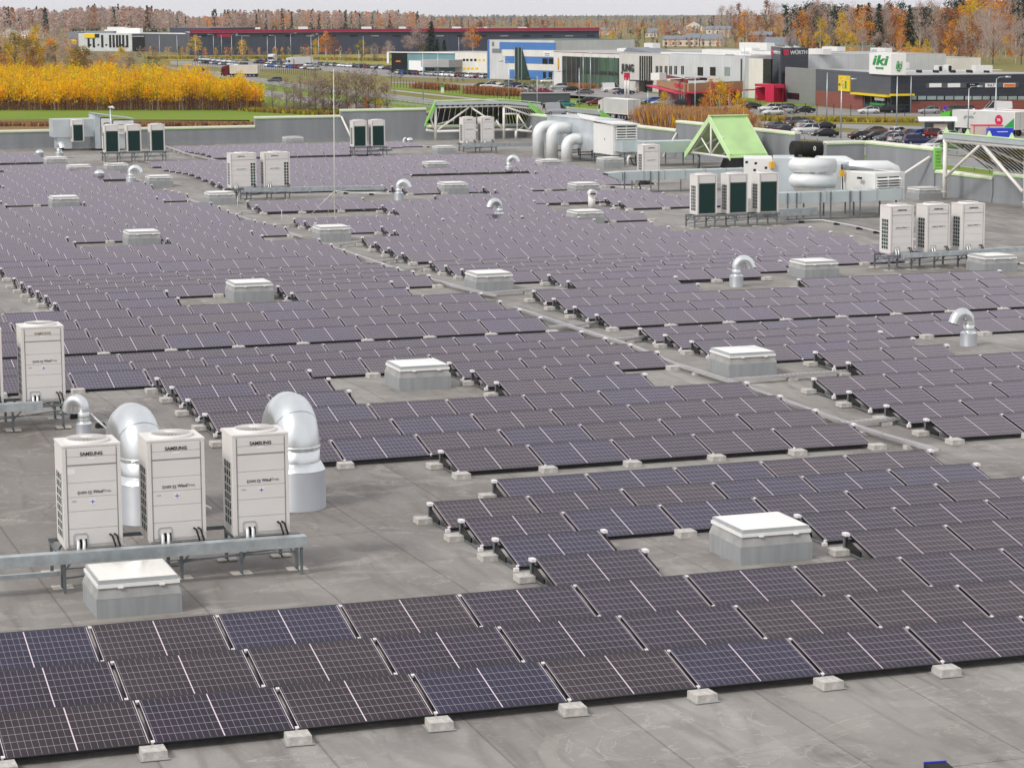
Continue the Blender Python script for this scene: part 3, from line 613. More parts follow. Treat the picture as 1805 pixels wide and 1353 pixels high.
# ---- cable trays in the aisle
def tray(px_, label, z=.10, wd=.13):
    P_ = [rp(a, b_, z)-Vector((0, 0, z)) for a, b_ in px_]; e = empty('cable_tray', P_[0], 0, label, 'cable tray', 'galvanised cable trays in the aisles'); b = MB(); lg = []
    for a, c in zip(P_, P_[1:]):
        a2, c2 = a-P_[0]+Vector((0, 0, z)), c-P_[0]+Vector((0, 0, z)); t = (c2-a2); L_ = t.length; t.normalize(); sdv = Vector((-t.y, t.x, 0)).normalized()
        b.bar(a2, c2, wd, .012)
        for s_ in (-1, 1): b.bar(a2+sdv*s_*wd/2+Vector((0, 0, .03)), c2+sdv*s_*wd/2+Vector((0, 0, .03)), .008, .06)
        n_ = int(L_/.12)
        for j in range(min(n_, 160)): q = a2+t*(j*.12); b.bar(q-sdv*wd/2+Vector((0, 0, .055)), q+sdv*wd/2+Vector((0, 0, .055)), .03, .008)
        k_ = max(1, int(L_/2.2))
        for j in range(k_): lg.append(a2+t*(L_*(j+.5)/k_))
    b.build('tray', [M['alu']], e)
    for q in lg[:40]:
        l_ = MB(); l_.box(q.x-.12, q.y-.09, -.0+q.z-z, q.x+.12, q.y+.09, q.z-.02); l_.build('support_block', [M['conc']], e)
    return e
tray([(905, 543), (1000, 575), (1115, 612), (1180, 640), (1282, 672), (1330, 690), (1420, 722), (1490, 747), (1560, 770), (1650, 795)], 'long cable tray following the right edge of the left panel field')
tray([(560, 428), (640, 455), (720, 483), (800, 505), (872, 522)], 'cable tray further back along the left field edge'); tray([(330, 352), (400, 375), (470, 400), (530, 418)], 'cable tray beside the left field near the wide pair of units')
for a, b_, lb in (((1282, 672), (1507, 655), 'straight cable tray crossing the aisle below the aisle skylight'), ((1485, 748), (1636, 735), 'short cable tray crossing to the lowest right field row'), ((970, 578), (1072, 568), 'cable tray crossing the aisle in the middle'), ((1068, 602), (1150, 594), 'short cable tray just below the middle crossing'), ((846, 519), (1010, 506), 'cable tray crossing in front of the middle aisle skylight'), ((645, 463), (716, 457), 'cable tray crossing below the mast skylight'), ((700, 477), (770, 471), 'second cable tray below the mast skylight'), ((568, 434), (642, 428), 'cable tray right at the mast skylight'), ((400, 376), (460, 372), 'cable tray crossing behind the mast at left'), ((482, 398), (525, 396), 'short cable tray left of the mast foot')):
    tray([a, b_], lb)
tray([(60, 272), (85, 285), (140, 295), (200, 305), (260, 323)], 'pale pipe run along the far left field edge'); tray([(290, 258), (330, 272), (385, 284)], 'pale pipe run by the back centre field')
# ---- pipes on black rubber feet
def pipe_run(px_, label, z=.10, r_=.022, feet=True):
    P_ = [rp(a, b_) for a, b_ in px_]; e = empty('pipe_run', P_[0], 0, label, 'pipe'); b = MB(); b.tube([p_-P_[0]+Vector((0, 0, z)) for p_ in P_], r_, 8); b.build('pipe', [M['pipe']], e)
    for a, c in zip(P_, P_[1:]):
        n_ = max(1, int((c-a).length/1.4))
        for j in range(n_): q = a.lerp(c, (j+.5)/n_)-P_[0]; f = MB(); f.frustum(q.x-.11, q.y-.09, q.z, q.x+.11, q.y+.09, q.z+.10, .02); f.build('rubber_foot', [M['rubber']], e)
    return e
pipe_run([(105, 737), (160, 737), (195, 770), (245, 800), (300, 870), (372, 905)], 'thin pale pipe on black feet running between the left unit groups')
pipe_run([(1375, 394), (1450, 392), (1500, 401), (1560, 415), (1700, 445), (1805, 470)], 'pale pipe on black rubber feet passing behind the three cream units at right')
pipe_run([(500, 335), (560, 337), (620, 343), (690, 345)], 'pipe on rubber feet beside the mast'); pipe_run([(735, 259), (790, 263), (805, 268)], 'pipe on black feet near the truss canopy'); pipe_run([(1060, 330), (1100, 333), (1160, 338)], 'pipe on black feet under the long duct')
# ================================================================ PARAPET WALLS
def parapet(pts, top, label, inside, thick=.32, strut=None, topg=True):
    """pts: polyline of the inner face (x, y); inside: unit vector to the roof side"""
    e = empty('parapet_wall', (pts[0][0], pts[0][1], 0), 0, label, 'parapet wall', 'grey parapet walls round the roof edge'); O = Vector((pts[0][0], pts[0][1], 0)); nv = Vector((*inside, 0))
    wl_, cp = MB(), MB()
    for (a, b) in zip(pts, pts[1:]):
        a, b = Vector((*a, 0))-O, Vector((*b, 0))-O; o_ = -nv*thick
        def ring(z, i0, i1): return [a+nv*i0+Vector((0, 0, z)), b+nv*i0+Vector((0, 0, z)), b-nv*i1+Vector((0, 0, z)), a-nv*i1+Vector((0, 0, z))]
        wl_.hexa(ring(-HG, 0, thick)+ring(top, 0, thick))
        wl_.hexa(ring(-.3, .06, -.002)+ring(.18, .03, -.002))
        cp.hexa(ring(top+.003, .05, thick+.06)+ring(top+.09, .03, thick+.06), 0)
        cp.hexa(ring(top-.075, .045, -.005)+ring(top-.001, .055, -.005), 1)
    wl_.build('wall', [M['para']], e); cp.build('coping', [M['capw'], M['green'] if topg else M['capw']], e)
    if strut:
        s_ = MB()
        for a, b in strut: s_.tube([Vector(a)-O, Vector(b)-O], .07, 8)
        s_.build('brace', [M['whitem']], e)
    return e
YW = 137.9
def wx(px): return aty(px, 250, YW).x
x1, x2, x3 = wx(450), wx(601), wx(752)
parapet([(XL, YW), (x1, YW)], 1.12, 'low grey parapet with cream coping along the far left edge of the roof', (0, -1))
parapet([(x1, YW), (x2, YW)], 1.72, 'middle height step of the grey far parapet', (0, -1))
parapet([(x2, YW), (x3, YW)], 2.12, 'tall grey far parapet section next to the dark truss canopy', (0, -1), strut=[((x2+.5, 136.6, .05), (x2+.05, YW-.05, 1.7))])
parapet([(x3, YW), (XR-.3, YW)], .85, 'low grey parapet running behind the dark truss canopy', (0, -1))
parapet([(53.6, YW), (53.6, 109.9)], 1.62, 'grey parapet with cream and green coping behind the big air handler', (-1, 0), strut=[((52.6, 109.6, .05), (53.55, 109.7, 1.5))])
parapet([(53.6, 109.9), (53.6, 93)], 2.18, 'tall grey parapet running behind the green gable', (-1, 0))
XJ = aty(1457, 252, 84.6).x
parapet([(XJ, 84.6), (53.55, 84.6)], 2.12, 'dark grey parapet return facing the camera right of the black tank', (0, -1))
parapet([(53.6, 84.55), (53.6, 77.2)], 2.12, 'tall grey parapet with light green coping left of the parapet step at right', (-1, 0), strut=[((51.9, 79.6, .05), (53.5, 77.5, 1.75))])
parapet([(53.6, 77.1), (53.6, 71.6)], 1.05, 'low grey parapet with green coping just right of the step', (-1, 0))
parapet([(53.6, 71.5), (53.6, 20)], 1.30, 'grey parapet behind the white truss at the right edge', (-1, 0))
e = empty('green_flashing', (53.62, 77.15, 1.05), 0, 'bright green vertical flashing with rungs at the parapet step', 'flashing'); b = MB(); b.box(-.12, -.14, .10, .25, .02, 1.15)
for j in range(6): b.box(-.10, -.20, .16+j*.165, .22, -.142, .22+j*.165)
b.build('stepped_cover', [M['greend']], e)
# ================================================================ TRUSS CANOPIES
def canopy(label, y, pxs, top, bot, posts, diag, back, greens, drop, far_y):
    e = empty('truss_canopy', aty(pxs[0], 247, y), 0, label, 'truss canopy'); O = Vector(e.location)
    f = MB()
    for a, b in zip(top, top[1:]): f.tube([aty(*a, y)-O, aty(*b, y)-O], .09, 8)
    for a, b in zip(bot, bot[1:]): f.tube([aty(*a, y)-O, aty(*b, y)-O], .09, 8)
    for a, b in diag: f.tube([aty(*a, y)-O, aty(*b, y)-O], .065, 8)
    for a, b in back: f.tube([aty(*a, y+1.2)-O, aty(*b, y+1.2)-O], .06, 8)
    f.build('truss', [M['whitem']], e)
    for a in posts:
        p_ = MB(); A = aty(*a, y)-O; A2 = Vector((A.x, A.y, roofz(y)-O.z)); p_.tube([A2, A], .10, 10); p_.build('post', [M['whitem']], e)
    s_ = MB(); n = 26
    for (a, b), (c, d_) in drop:
        P1, P2 = aty(*a, y-.15)-O, aty(*b, y-.15)-O; Q1, Q2 = aty(*c, far_y)-O, aty(*d_, far_y)-O
        for i in range(n):
            t0, t1 = i/n, (i+1)/n; off = Vector((0, .05 if i % 2 else -.05, 0)); 
            s_.quad([P1.lerp(P2, t0)+off, P1.lerp(P2, t1)+off, Q1.lerp(Q2, t1)+off, Q1.lerp(Q2, t0)+off])
    s_.build('roof_sheet', [M['undersheet']], e)
    fa = MB()
    for (a, b) in zip(top, top[1:]):
        A, B = aty(*a, y)-O+Vector((0, -.14, .12)), aty(*b, y)-O+Vector((0, -.14, .12)); fa.hexa([A, B, B+Vector((0, .06, 0)), A+Vector((0, .06, 0)), A+Vector((0, 0, .22)), B+Vector((0, 0, .22)), B+Vector((0, .06, .22)), A+Vector((0, .06, .22))])
        fa.hexa([A+Vector((0, -.02, .30)), B+Vector((0, -.02, .30)), B+Vector((0, .3, .30)), A+Vector((0, .3, .30)), A+Vector((0, -.02, .36)), B+Vector((0, -.02, .36)), B+Vector((0, .3, .36)), A+Vector((0, .3, .36))], 1)
    fa.build('fascia', [M['ductl'], M['green']], e)
    for g_ in greens:
        gb = MB(); P_ = [aty(*q, y-.2)-O for q in g_]; gb.hexa([P_[0], P_[1], P_[2], P_[3]]+[q+Vector((0, .25, .02)) for q in P_]); gb.build('green_end_panel', [M['greend']], e)
    return e
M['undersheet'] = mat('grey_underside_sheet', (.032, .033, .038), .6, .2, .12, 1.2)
canopy('dark roofed truss canopy on the far parapet with bright green ends and white lattice', 136.7, (767, 977), [(767, 189), (888, 186), (952, 192)], [(751, 229), (767, 232), (886, 229), (910, 229), (960, 235)], [(767.5, 188), (909.5, 230), (888, 188)],
 [((769, 231), (826, 190)), ((831, 190), (890, 229)), ((888, 187), (946, 208)), ((912, 201), (931, 229)), ((952, 207), (931, 229)), ((952, 207), (952, 233)), ((888, 201), (912, 201)), ((912, 201), (912, 230)), ((759, 210), (767, 230)), ((875, 213), (887, 230)), ((946, 208), (962, 216))],
 [((772, 192), (838, 212)), ((772, 219), (885, 190)), ((873, 217), (884, 190)), ((892, 188), (945, 218)), ((915, 229), (935, 212)), ((756, 222), (945, 219))], [[(749, 223), (752, 214), (768, 178), (767, 192)], [(933, 190), (968, 214), (977, 212), (933, 180)]], [(((767, 186), (888, 183)), ((757, 229), (888, 227))), (((888, 183), (934, 187)), ((888, 227), (972, 232)))], 138.6)
canopy('small truss canopy with green end seen behind the big white air handler', 134.5, (1003, 1090), [(1000, 200), (1060, 206)], [(1004, 214), (1066, 218)], [(1006, 200)], [((1006, 213), (1032, 203)), ((1032, 203), (1062, 217))], [], [[(1058, 206), (1075, 217), (1089, 215), (1060, 194)]], [(((1000, 197), (1060, 203)), ((1004, 214), (1070, 216)))], 136.4)
# right hand canopy: runs along the right parapet
e = empty('truss_canopy', (52.4, 74, 0), 0, 'white tube truss with grey corrugated canopy at the right edge of the roof', 'truss canopy')
tz = 2.75; b = MB(); A, B = Vector((0, 0, tz)), Vector((0, -22, tz))
b.tube([A, B], .10, 10)
for j in range(4): y0 = -7.4*j; b.tube([(0, y0, .95), (0, y0-3.4, tz)], .075, 8); b.tube([(0, y0-3.4, tz), (0, y0-7.2, .75)], .085, 8); b.tube([(.1, y0-.2, tz-.1), (1.7, y0-3.4, 1.1)], .055, 8); b.tube([(.05, y0-3.5, tz-.1), (1.6, y0-6.5, 1.5)], .055, 8); b.tube([(1.5, y0-3., 1.2), (.1, y0-3.4, tz-.15)], .06, 8)
b.build('truss', [M['whitem']], e)
for y0 in (0, -7.4, -14.8):
    b = MB(); b.tube([(0, y0, 0), (0, y0, tz+.05)], .11, 10); b.lathe([(.16, .0), (.16, .04)], (0, y0, .30), 10); b.build('post', [M['whitem']], e)
b = MB(); n = 110
for i in range(n):
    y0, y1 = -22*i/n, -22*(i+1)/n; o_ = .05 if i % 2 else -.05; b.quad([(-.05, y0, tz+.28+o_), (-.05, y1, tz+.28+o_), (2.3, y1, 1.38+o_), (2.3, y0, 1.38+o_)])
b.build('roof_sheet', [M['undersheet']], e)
b = MB(); b.box(-.16, -22, tz+.10, -.09, 0, tz+.34); b.box(-.20, -22, tz+.345, .0, 0, tz+.39, 1)
for j in range(11): y0 = -.3-2.*j; b.hexa([(-.15, y0-.22, tz+.40), (-.12, y0-.22, tz+.40), (-.12, y0+.22, tz+.40), (-.15, y0+.22, tz+.40), (-.15, y0-.04, tz+.62), (-.12, y0-.04, tz+.62), (-.12, y0+.04, tz+.62), (-.15, y0+.04, tz+.62)], 1)
b.build('fascia', [M['ductl'], M['green']], e)
# green gable straddling the right parapet
GX, GY = 50.0, 96.53; e = empty('green_gable', (GX, GY, 0), 0, 'light green corrugated gable roof with open white trussed end on the right parapet', 'gable canopy')
za, zb, hw, L_ = 3.02, .85, 3.1, 2.3
b = MB(); n = 16
for s_ in (-1, 1):
    hw, zb = (3.4, .80) if s_ > 0 else (2.85, 1.02)
    for i in range(n):
        x0, x1 = L_*i/n, L_*(i+1)/n
        for (a, c, dz) in ((x0, x0+(x1-x0)*.5, .085), (x0+(x1-x0)*.5, x1, .0)):
            q = [(a, 0, za+dz), (c, 0, za+dz), (c, s_*hw, zb+dz), (a, s_*hw, zb+dz)]; b.quad(q if s_ > 0 else q[::-1]); q2 = [(x_, y_, z_-.07-dz) for x_, y_, z_ in q]; b.quad(q2[::-1] if s_ > 0 else q2)
            b.quad([(c, 0, za+dz), (c, 0, za), (c, s_*hw, zb), (c, s_*hw, zb+dz)])
b.build('roof_sheet', [M['green']], e)
b = MB()
for s_, hw, zb in ((1, 3.4, .80), (-1, 2.85, 1.02)): b.hexa([(-.06, 0, za-.26), (.0, 0, za-.26), (.0, s_*(hw+.05), zb-.26), (-.06, s_*(hw+.05), zb-.26), (-.06, 0, za+.10), (.0, 0, za+.10), (.0, s_*(hw+.05), zb+.10), (-.06, s_*(hw+.05), zb+.10)])
b.box(-.05, -.14, za+.07, L_, .14, za+.12); b.box(0, -hw-.25, zb-.10, L_, -hw+.02, zb-.02)
b.build('verge_board', [M['green']], e)
b = MB(); b.tube([(.1, -hw+.3, zb-.1), (.1, hw-.1, zb-.1)], .07, 8); b.tube([(.1, 0, zb-.1), (.1, 0, za-.2)], .075, 8)
for s_ in (-1, 1): b.tube([(.1, .0, zb-.05), (.1, s_*1.7, zb+1.0)], .05, 8); b.tube([(.12, s_*hw*.98, zb-.05), (.12, 0, za-.12)], .06, 8)
b.tube([(.1, hw*.9, zb), (1.9, -.2, za-.5)], .05, 8); b.tube([(1.6, 0, zb-.1), (1.6, 0, za-.2)], .06, 8)
b.build('truss', [M['whitem']], e); b = MB(); b.tube([(.3, 2.2, 0), (.3, 2.2, zb-.1)], .08, 8); b.build('post', [M['galvd']], e)
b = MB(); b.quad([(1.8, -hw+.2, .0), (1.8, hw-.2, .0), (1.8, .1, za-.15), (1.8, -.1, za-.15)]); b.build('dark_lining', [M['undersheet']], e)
# ================================================================ AIR HANDLERS AND RECTANGULAR DUCTS
def prism4(mb, P, z0, z1, m=0): mb.hexa([(p[0], p[1], z0) for p in P]+[(p[0], p[1], z1) for p in P], m)
def louvre(mb, A, B, z0, z1, n, m=0, md=1, slope=.06):
    A, B = Vector((*A, 0)), Vector((*B, 0)); t = (B-A).normalized(); nv = Vector((t.y, -t.x, 0))
    def q(u0, u1, za, zb_, d0, d1, mm):
        P_ = [A+t*u0-nv*.01, A+t*u1-nv*.01]; mb.hexa([P_[0]+nv*d0+Vector((0, 0, za)), P_[1]+nv*d0+Vector((0, 0, za)), P_[1]+Vector((0, 0, za)), P_[0]+Vector((0, 0, za)), P_[0]+nv*d1+Vector((0, 0, zb_)), P_[1]+nv*d1+Vector((0, 0, zb_)), P_[1]+Vector((0, 0, zb_)), P_[0]+Vector((0, 0, zb_))], mm)
    L = (B-A).length; q(0, L, z0, z1, .012, .012, md)
    for (u0, u1) in ((0, .07), (L-.07, L), (L/2-.025, L/2+.025)): q(u0, u1, z0, z1, .05, .05, m)
    dz = (z1-z0)/n
    for j in range(n): q(.0, L, z0+dz*j, z0+dz*(j+.55), .16, .03, m)
def legs_under(e, O, pts, z):
    for p in pts:
        l_ = MB(); l_.bar((p[0]-O[0], p[1]-O[1], roofz(p[1])), (p[0]-O[0], p[1]-O[1], z), .06); l_.build('support_leg', [M['galvd']], e)
O = (46.9, 103.4, 0); e = empty('air_handler', O, 0, 'big white air handling unit with louvred end and thick elbow pipes, below the truss canopies', 'air handler')
b = MB(); b.box(0, 3.2, .75, 1.9, 11.4, 2.50); b.box(-.03, 3.15, 2.50, 1.95, 11.45, 2.54); b.build('zinc_casing', [M['ahug']], e)
b = MB(); b.box(-.02, .0, .62, 1.5, 3.18, 2.38); b.build('white_casing', [M['ahuw']], e)
b = MB(); b.hexa([(-.12, -.2, 2.40), (1.6, -.2, 2.36), (2.0, 11.4, 2.56), (-.1, 5.2, 2.56), (-.12, -.2, 2.46), (1.6, -.2, 2.42), (2.0, 11.4, 2.62), (-.1, 5.2, 2.62)]); b.build('lid', [M['ahuw']], e)
b = MB(); louvre(b, (.12, -.02), (1.45, -.02), 1.55, 2.30, 5); b.build('louvre', [M['ahuw'], M['dark']], e)
b = MB(); b.box(-.05, 1.3, 1.45, -.02, 1.36, 1.55); b.build('door_handle', [M['seam']], e)
b = MB(); b.box(.1, -1.2, .85, 1.35, -.004, 1.5); b.box(.9, -2.6, .85, 4.2, -1.2, 1.5); b.build('outlet_duct', [M['ductl']], e)
b = MB(); b.hexa([(4.2, -2.6, .85), (5.0, -2.6, .95), (5.0, -1.2, .95), (4.2, -1.2, .85), (4.2, -2.6, 1.5), (5.1, -2.6, 1.35), (5.1, -1.2, 1.35), (4.2, -1.2, 1.5)]); b.box(3.6, -2.63, .70, 4.95, -2.605, 1.20, 1); b.build('outlet_hood', [M['ductl'], M['dark']], e)
for j in range(5): b = MB(); y_ = 1+2.4*j; b.bar((.1, y_, .35), (1.8, y_, .35), .07); b.bar((.1, y_, 0), (.1, y_, .74), .07); b.bar((1.8, y_, 0), (1.8, y_, .74), .07); b.build('support_leg', [M['galvd']], e)
for x_, y_ in ((.3, -1.), (1.3, -1.2), (2.3, -2.4), (3.4, -2.4), (4.0, -2.5), (1.2, -2.3)): b = MB(); b.bar((x_, y_, -.02), (x_, y_, 1.5 if x_ < 2 else .85), .06); b.build('support_leg', [M['galvd']], e)
for (q, zt, rr, y_) in (((951, 279), 1.95, .36, 8.6), ((975, 280), 1.92, .36, 7.2), ((1001, 280), 1.32, .34, 5.4)):
    X = aty(q[0], q[1], O[1]+y_-.2); x_ = X.x-O[0]; b = MB(); r2 = .5
    b.tube([(x_, y_, 0), (x_, y_, zt-r2)]+[(x_+r2-r2*math.cos(t), y_, zt-r2+r2*math.sin(t)) for t in [math.pi/2*i/7 for i in range(1, 8)]]+[(.05, y_, zt)], rr, 18); b.build('elbow_pipe', [M['ductw']], e)
    c_ = MB(); c_.lathe([(rr*1.12, 0), (rr*1.1, .12), (rr, .13)], (x_, y_, -.02), 18); c_.build('upstand', [M['curbl']], e)
def facebox(e, name, pA, pB, yA, yB, z0, z1, depth, m):
    A, B = aty(pA, 300, yA), aty(pB, 300, yB); t = Vector((B.x-A.x, B.y-A.y, 0)).normalized(); nv = Vector((-t.y, t.x, 0))*depth
    P_ = [A, B, Vector((B.x, B.y, 0))+nv, Vector((A.x, A.y, 0))+nv]; mb = MB(); O_ = e.location; prism4(mb, [(p[0]-O_.x, p[1]-O_.y) for p in P_], z0, z1); mb.build(name, [m], e); return A, B
OL = (38.0, 66.5, 0); e = empty('air_handler', OL, 0, 'white and zinc air handling unit left part, behind the green backed units at right', 'air handler')
facebox(e, 'white_casing', 1311, 1361, 66.5, 66.0, .9, aty(1340, 280, 66.2).z, 2.4, M['ahuw']); facebox(e, 'zinc_casing', 1361.5, 1400, 66.0, 65.6, .85, aty(1380, 279, 66).z, 2.6, M['ahug'])
for j, (px_, pz) in enumerate(((1316, 286), (1332, 288), (1330, 300), (1350, 296))): b = MB(); A = aty(px_, pz, 65.95); b.box(A.x-OL[0]-.05, A.y-OL[1]-.04-.35*0, A.z-.05, A.x-OL[0]+.05, A.y-OL[1]+.02, A.z+.05); b.build('latch', [M['dark']], e)
b = MB(); A = aty(1361, 290, 65.9); b.box(A.x-OL[0]-.1, A.y-OL[1]-.1, A.z-.15, A.x-OL[0]+.08, A.y-OL[1]+.1, A.z+.12); b.build('yellow_isolator', [M['yellow']], e)
for pz, rr in ((292, .32), (319, .31)):
    A, B = aty(1407, pz, 65.2), aty(1470, pz, 65.2); mb = MB(); Q = Vector(OL); mb.tube([A-Q+Vector((.25, 1.2, 0)), A-Q+Vector((.05, .7, 0)), A-Q+Vector((.12, .25, 0)), A-Q+Vector((.45, 0, 0)), B-Q], rr, 18); mb.build('thick_pipe', [M['ductw']], e)
legs_under(e, OL, [(38.1, 66.4), (39.6, 66.2), (40.9, 65.6), (41.7, 65.6)], .95)
OR = (42.2, 66.0, 0); e = empty('air_handler', OR, 0, 'white air handling unit with louvred end above the long rectangular duct at right', 'air handler'); zt = aty(1500, 297, 67.).z
facebox(e, 'zinc_casing', 1455, 1482, 67.6, 67.2, .8, aty(1470, 290, 67.4).z, 2.2, M['ahug'])
A, B = facebox(e, 'white_casing', 1482.5, 1543, 67.2, 64.8, .75, aty(1543, 305, 64.8).z, 1.6, M['ahuw']); A2, B2 = facebox(e, 'louvre_casing', 1543.5, 1587, 64.7, 65.0, .95, aty(1560, 306, 64.8).z, 1.8, M['ahuw'])
b = MB(); louvre(b, (A2.x-OR[0], A2.y-OR[1]-.01), (B2.x-OR[0], B2.y-OR[1]-.01), aty(1560, 331, 64.8).z, aty(1560, 312, 64.8).z, 4); b.build('louvre', [M['ahuw'], M['dark']], e)
b = MB(); Q = Vector(OR); b.hexa([A-Q+Vector((0, 0, zt-A.z)), Vector((B2.x-Q.x, B2.y-Q.y, aty(1587, 307, 65).z)), Vector((B2.x-Q.x, B2.y-Q.y+1.9, aty(1587, 307, 65).z)), A-Q+Vector((.8, 1.8, zt-A.z))]+[A-Q+Vector((0, 0, zt-A.z+.07)), Vector((B2.x-Q.x, B2.y-Q.y, aty(1587, 307, 65).z+.07)), Vector((B2.x-Q.x, B2.y-Q.y+1.9, aty(1587, 307, 65).z+.07)), A-Q+Vector((.8, 1.8, zt-A.z+.07))]); b.build('lid', [M['galvd']], e)
b = MB(); A = aty(1482, 305, 66.9); b.box(A.x-OR[0]-.08, A.y-OR[1]-.15, A.z-.14, A.x-OR[0]+.1, A.y-OR[1], A.z+.14); b.build('yellow_isolator', [M['yellow']], e)
b = MB(); b.tube([(A.x-OR[0], A.y-OR[1]-.1, A.z+.4), (A.x-OR[0]+.02, A.y-OR[1]-.12, A.z-.2), (A.x-OR[0]+.06, A.y-OR[1]-.12, A.z-.9)], .03, 6); b.build('cable', [M['rubber']], e)
for px_, pz in ((1516, 314), (1534, 312), (1538, 318)): b = MB(); A = aty(px_, pz, 65.4); b.box(A.x-OR[0]-.05, A.y-OR[1]-.10, A.z-.04, A.x-OR[0]+.05, A.y-OR[1]+.2, A.z+.04); b.build('latch', [M['dark'] if px_ != 1534 else M['bluep']], e)
for (pa, pb, pz, rr, yy) in ((1440, 1500, 291, .42, 70.2), (1490, 1575, 297, .36, 69.5)):
    A, B = aty(pa, pz, yy), aty(pb-12, pz, yy); mb = MB(); mb.tube([A-Q, B-Q, B-Q+Vector((.3, 0, -.12)), B-Q+Vector((.42, 0, -.5)), B-Q+Vector((.45, 0, -1.2))], rr, 18); mb.build('thick_pipe', [M['ductw']], e)
legs_under(e, OR, [(42.3, 66.5), (43.3, 65.6), (44.3, 65.1), (45.2, 65.3), (43.6, 67)], .8)
def rect_duct(p0, p1, y, top, bot, depth, label, legpx, nseg):
    A, B = aty(p0, (top+bot)/2, y), aty(p1, (top+bot)/2, y); zt_, zb_ = aty(p0, top, y).z, aty(p0, bot, y).z; e = empty('rectangular_duct', (A.x, y, 0), 0, label, 'duct'); L = B.x-A.x; mb = MB()
    for j in range(nseg): u0, u1 = L*j/nseg, L*(j+1)/nseg; mb.box(u0+.006, 0, zb_, u1-.006, depth, zt_); mb.box(u1-.03, -.025, zb_-.025, u1+.02, depth+.02, zt_+.025, 1)
    mb.build('duct_section', [M['ductl'], M['galv']], e)
    for p in legpx:
        for d in (-.03, depth+.05):
            X = aty(p, 320, y+d).x-A.x; l_ = MB(); l_.bar((X, d, roofz(y)-.02), (X, d, zt_ if p % 2 else zb_), .05); l_.build('support_leg', [M['galvd']], e)
    b = MB(); b.bar((0.5, -.05, .12), (L, -.05, .12), .04); b.build('floor_rail', [M['galvd']], e); return e, A, zt_, zb_
e, A, zt_, zb_ = rect_duct(1098, 1316, 81.8, 303, 319, .75, 'long pale rectangular duct behind the green backed units with open slanted end', [1101, 1114, 1147, 1161, 1200], 6)
b = MB(); b.hexa([(-.75, 0, zb_+.28), (-.03, 0, zb_), (-.03, .75, zb_), (-.75, .75, zb_+.28), (-.75, 0, zt_-.05), (-.03, 0, zt_), (-.03, .75, zt_), (-.75, .75, zt_-.05)]); b.hexa([(-.78, .04, zb_+.30), (-.76, .04, zb_+.30), (-.76, .71, zb_+.30), (-.78, .71, zb_+.30), (-.78, .04, zt_-.08), (-.76, .04, zt_-.08), (-.76, .71, zt_-.08), (-.78, .71, zt_-.08)], 1); b.build('open_end', [M['ductl'], M['dark']], e)
rect_duct(1366, 1590, 64.0, 341, 360, .8, 'long pale rectangular duct on legs in front of the louvred air handler', [1389, 1405, 1447, 1465, 1499, 1517], 5)
trunking([tuple(rp(1368, 376, .45)), tuple(rp(1438, 371, .45))], 'short pale trunking right of the green backed units', .25, .3)
e = empty('water_tank', (53.0, 93.2, 0), 0, 'black horizontal tank with white ring mark beside the parapet return', 'tank'); A = aty(1396, 262, 92.); B = aty(1447, 264, 92.); Q = Vector(e.location); rr = .43
b = MB(); b.tube([A-Q, A-Q+Vector((.02, 0, 0)), B-Q-Vector((.02, 0, 0)), B-Q], [rr*.8, rr, rr, rr*.85], 24); 
for t in (.2, .5, .78, .95): X = A.lerp(B, t)-Q; b.tube([X-Vector((.03, 0, 0)), X+Vector((.03, 0, 0))], rr*1.03, 24)
b.build('shell', [M['rubber']], e)
for t in (.2, .8): b = MB(); X = A.lerp(B, t)-Q; b.box(X.x-.1, X.y-.35, -.1, X.x+.1, X.y+.35, X.z-.3); b.build('cradle', [M['galvd']], e)
X = A.lerp(B, .66)-Q; letter('0', .34, M['label'], e, (X.x, X.y-rr-.012, X.z+.06), bold=.008)
# far left plant
yl = 134.2; e = empty('air_handler', (19.0, yl, 0), 0, 'boxy pale grey plant on a narrower base at the far left corner', 'air handler'); Q = Vector(e.location)
def pbox(name, p0, p1, t, bt, y, dep, m, par):
    A, B = aty(p0, t, y)-Q, aty(p1, bt, y)-Q; mb = MB(); mb.box(A.x, A.y, max(B.z, -.05), B.x, A.y+dep, A.z); return mb.build(name, [m], par)
pbox('zinc_casing', 93, 166, 211, 241, yl, 1.8, M['ahug'], e); pbox('base_section', 101, 127, 241.3, 262, yl+.1, 1.5, M['ahug'], e)
e = empty('air_handler', (22.2, yl-.6, 0), 0, 'white plant with slanted lid and side louvres behind the far left green backed units', 'air handler'); Q = Vector(e.location)
pbox('zinc_casing', 166.5, 178, 203, 262, yl-.5, 2.4, M['ahug'], e); pbox('white_casing', 178.3, 199, 209, 262, yl-.6, 2.4, M['ahuw'], e); o = pbox('louvre_box', 199.3, 236, 213, 236, yl-.55, 2.2, M['ahuw'], e); pbox('lower_duct', 205, 232, 236.2, 262, yl-.4, 1.6, M['ductl'], e)
A, B = aty(168, 202, yl-.65)-Q, aty(239, 211, yl-.65)-Q; b = MB(); b.hexa([A, B, B+Vector((0, 2.7, 0)), A+Vector((0, 2.7, 0)), A+Vector((0, 0, .07)), B+Vector((0, 0, .07)), B+Vector((0, 2.7, .07)), A+Vector((0, 2.7, .07))]); b.build('lid', [M['galv']], e)
b = MB()
for pz in (213, 221): A, B = aty(202, pz, yl-.6)-Q, aty(235, pz+6, yl-.6)-Q; b.box(A.x, A.y-.06, B.z, B.x, A.y+.04, A.z)
b.build('weather_hood', [M['ahuw']], e)
b = MB(); A = aty(180, 224, yl-.7)-Q; b.tube([A+Vector((0, 0, -.6)), A, A+Vector((.2, 0, .25)), A+Vector((.5, 0, .25))], .03, 6); b.build('cable', [M['rubber']], e)
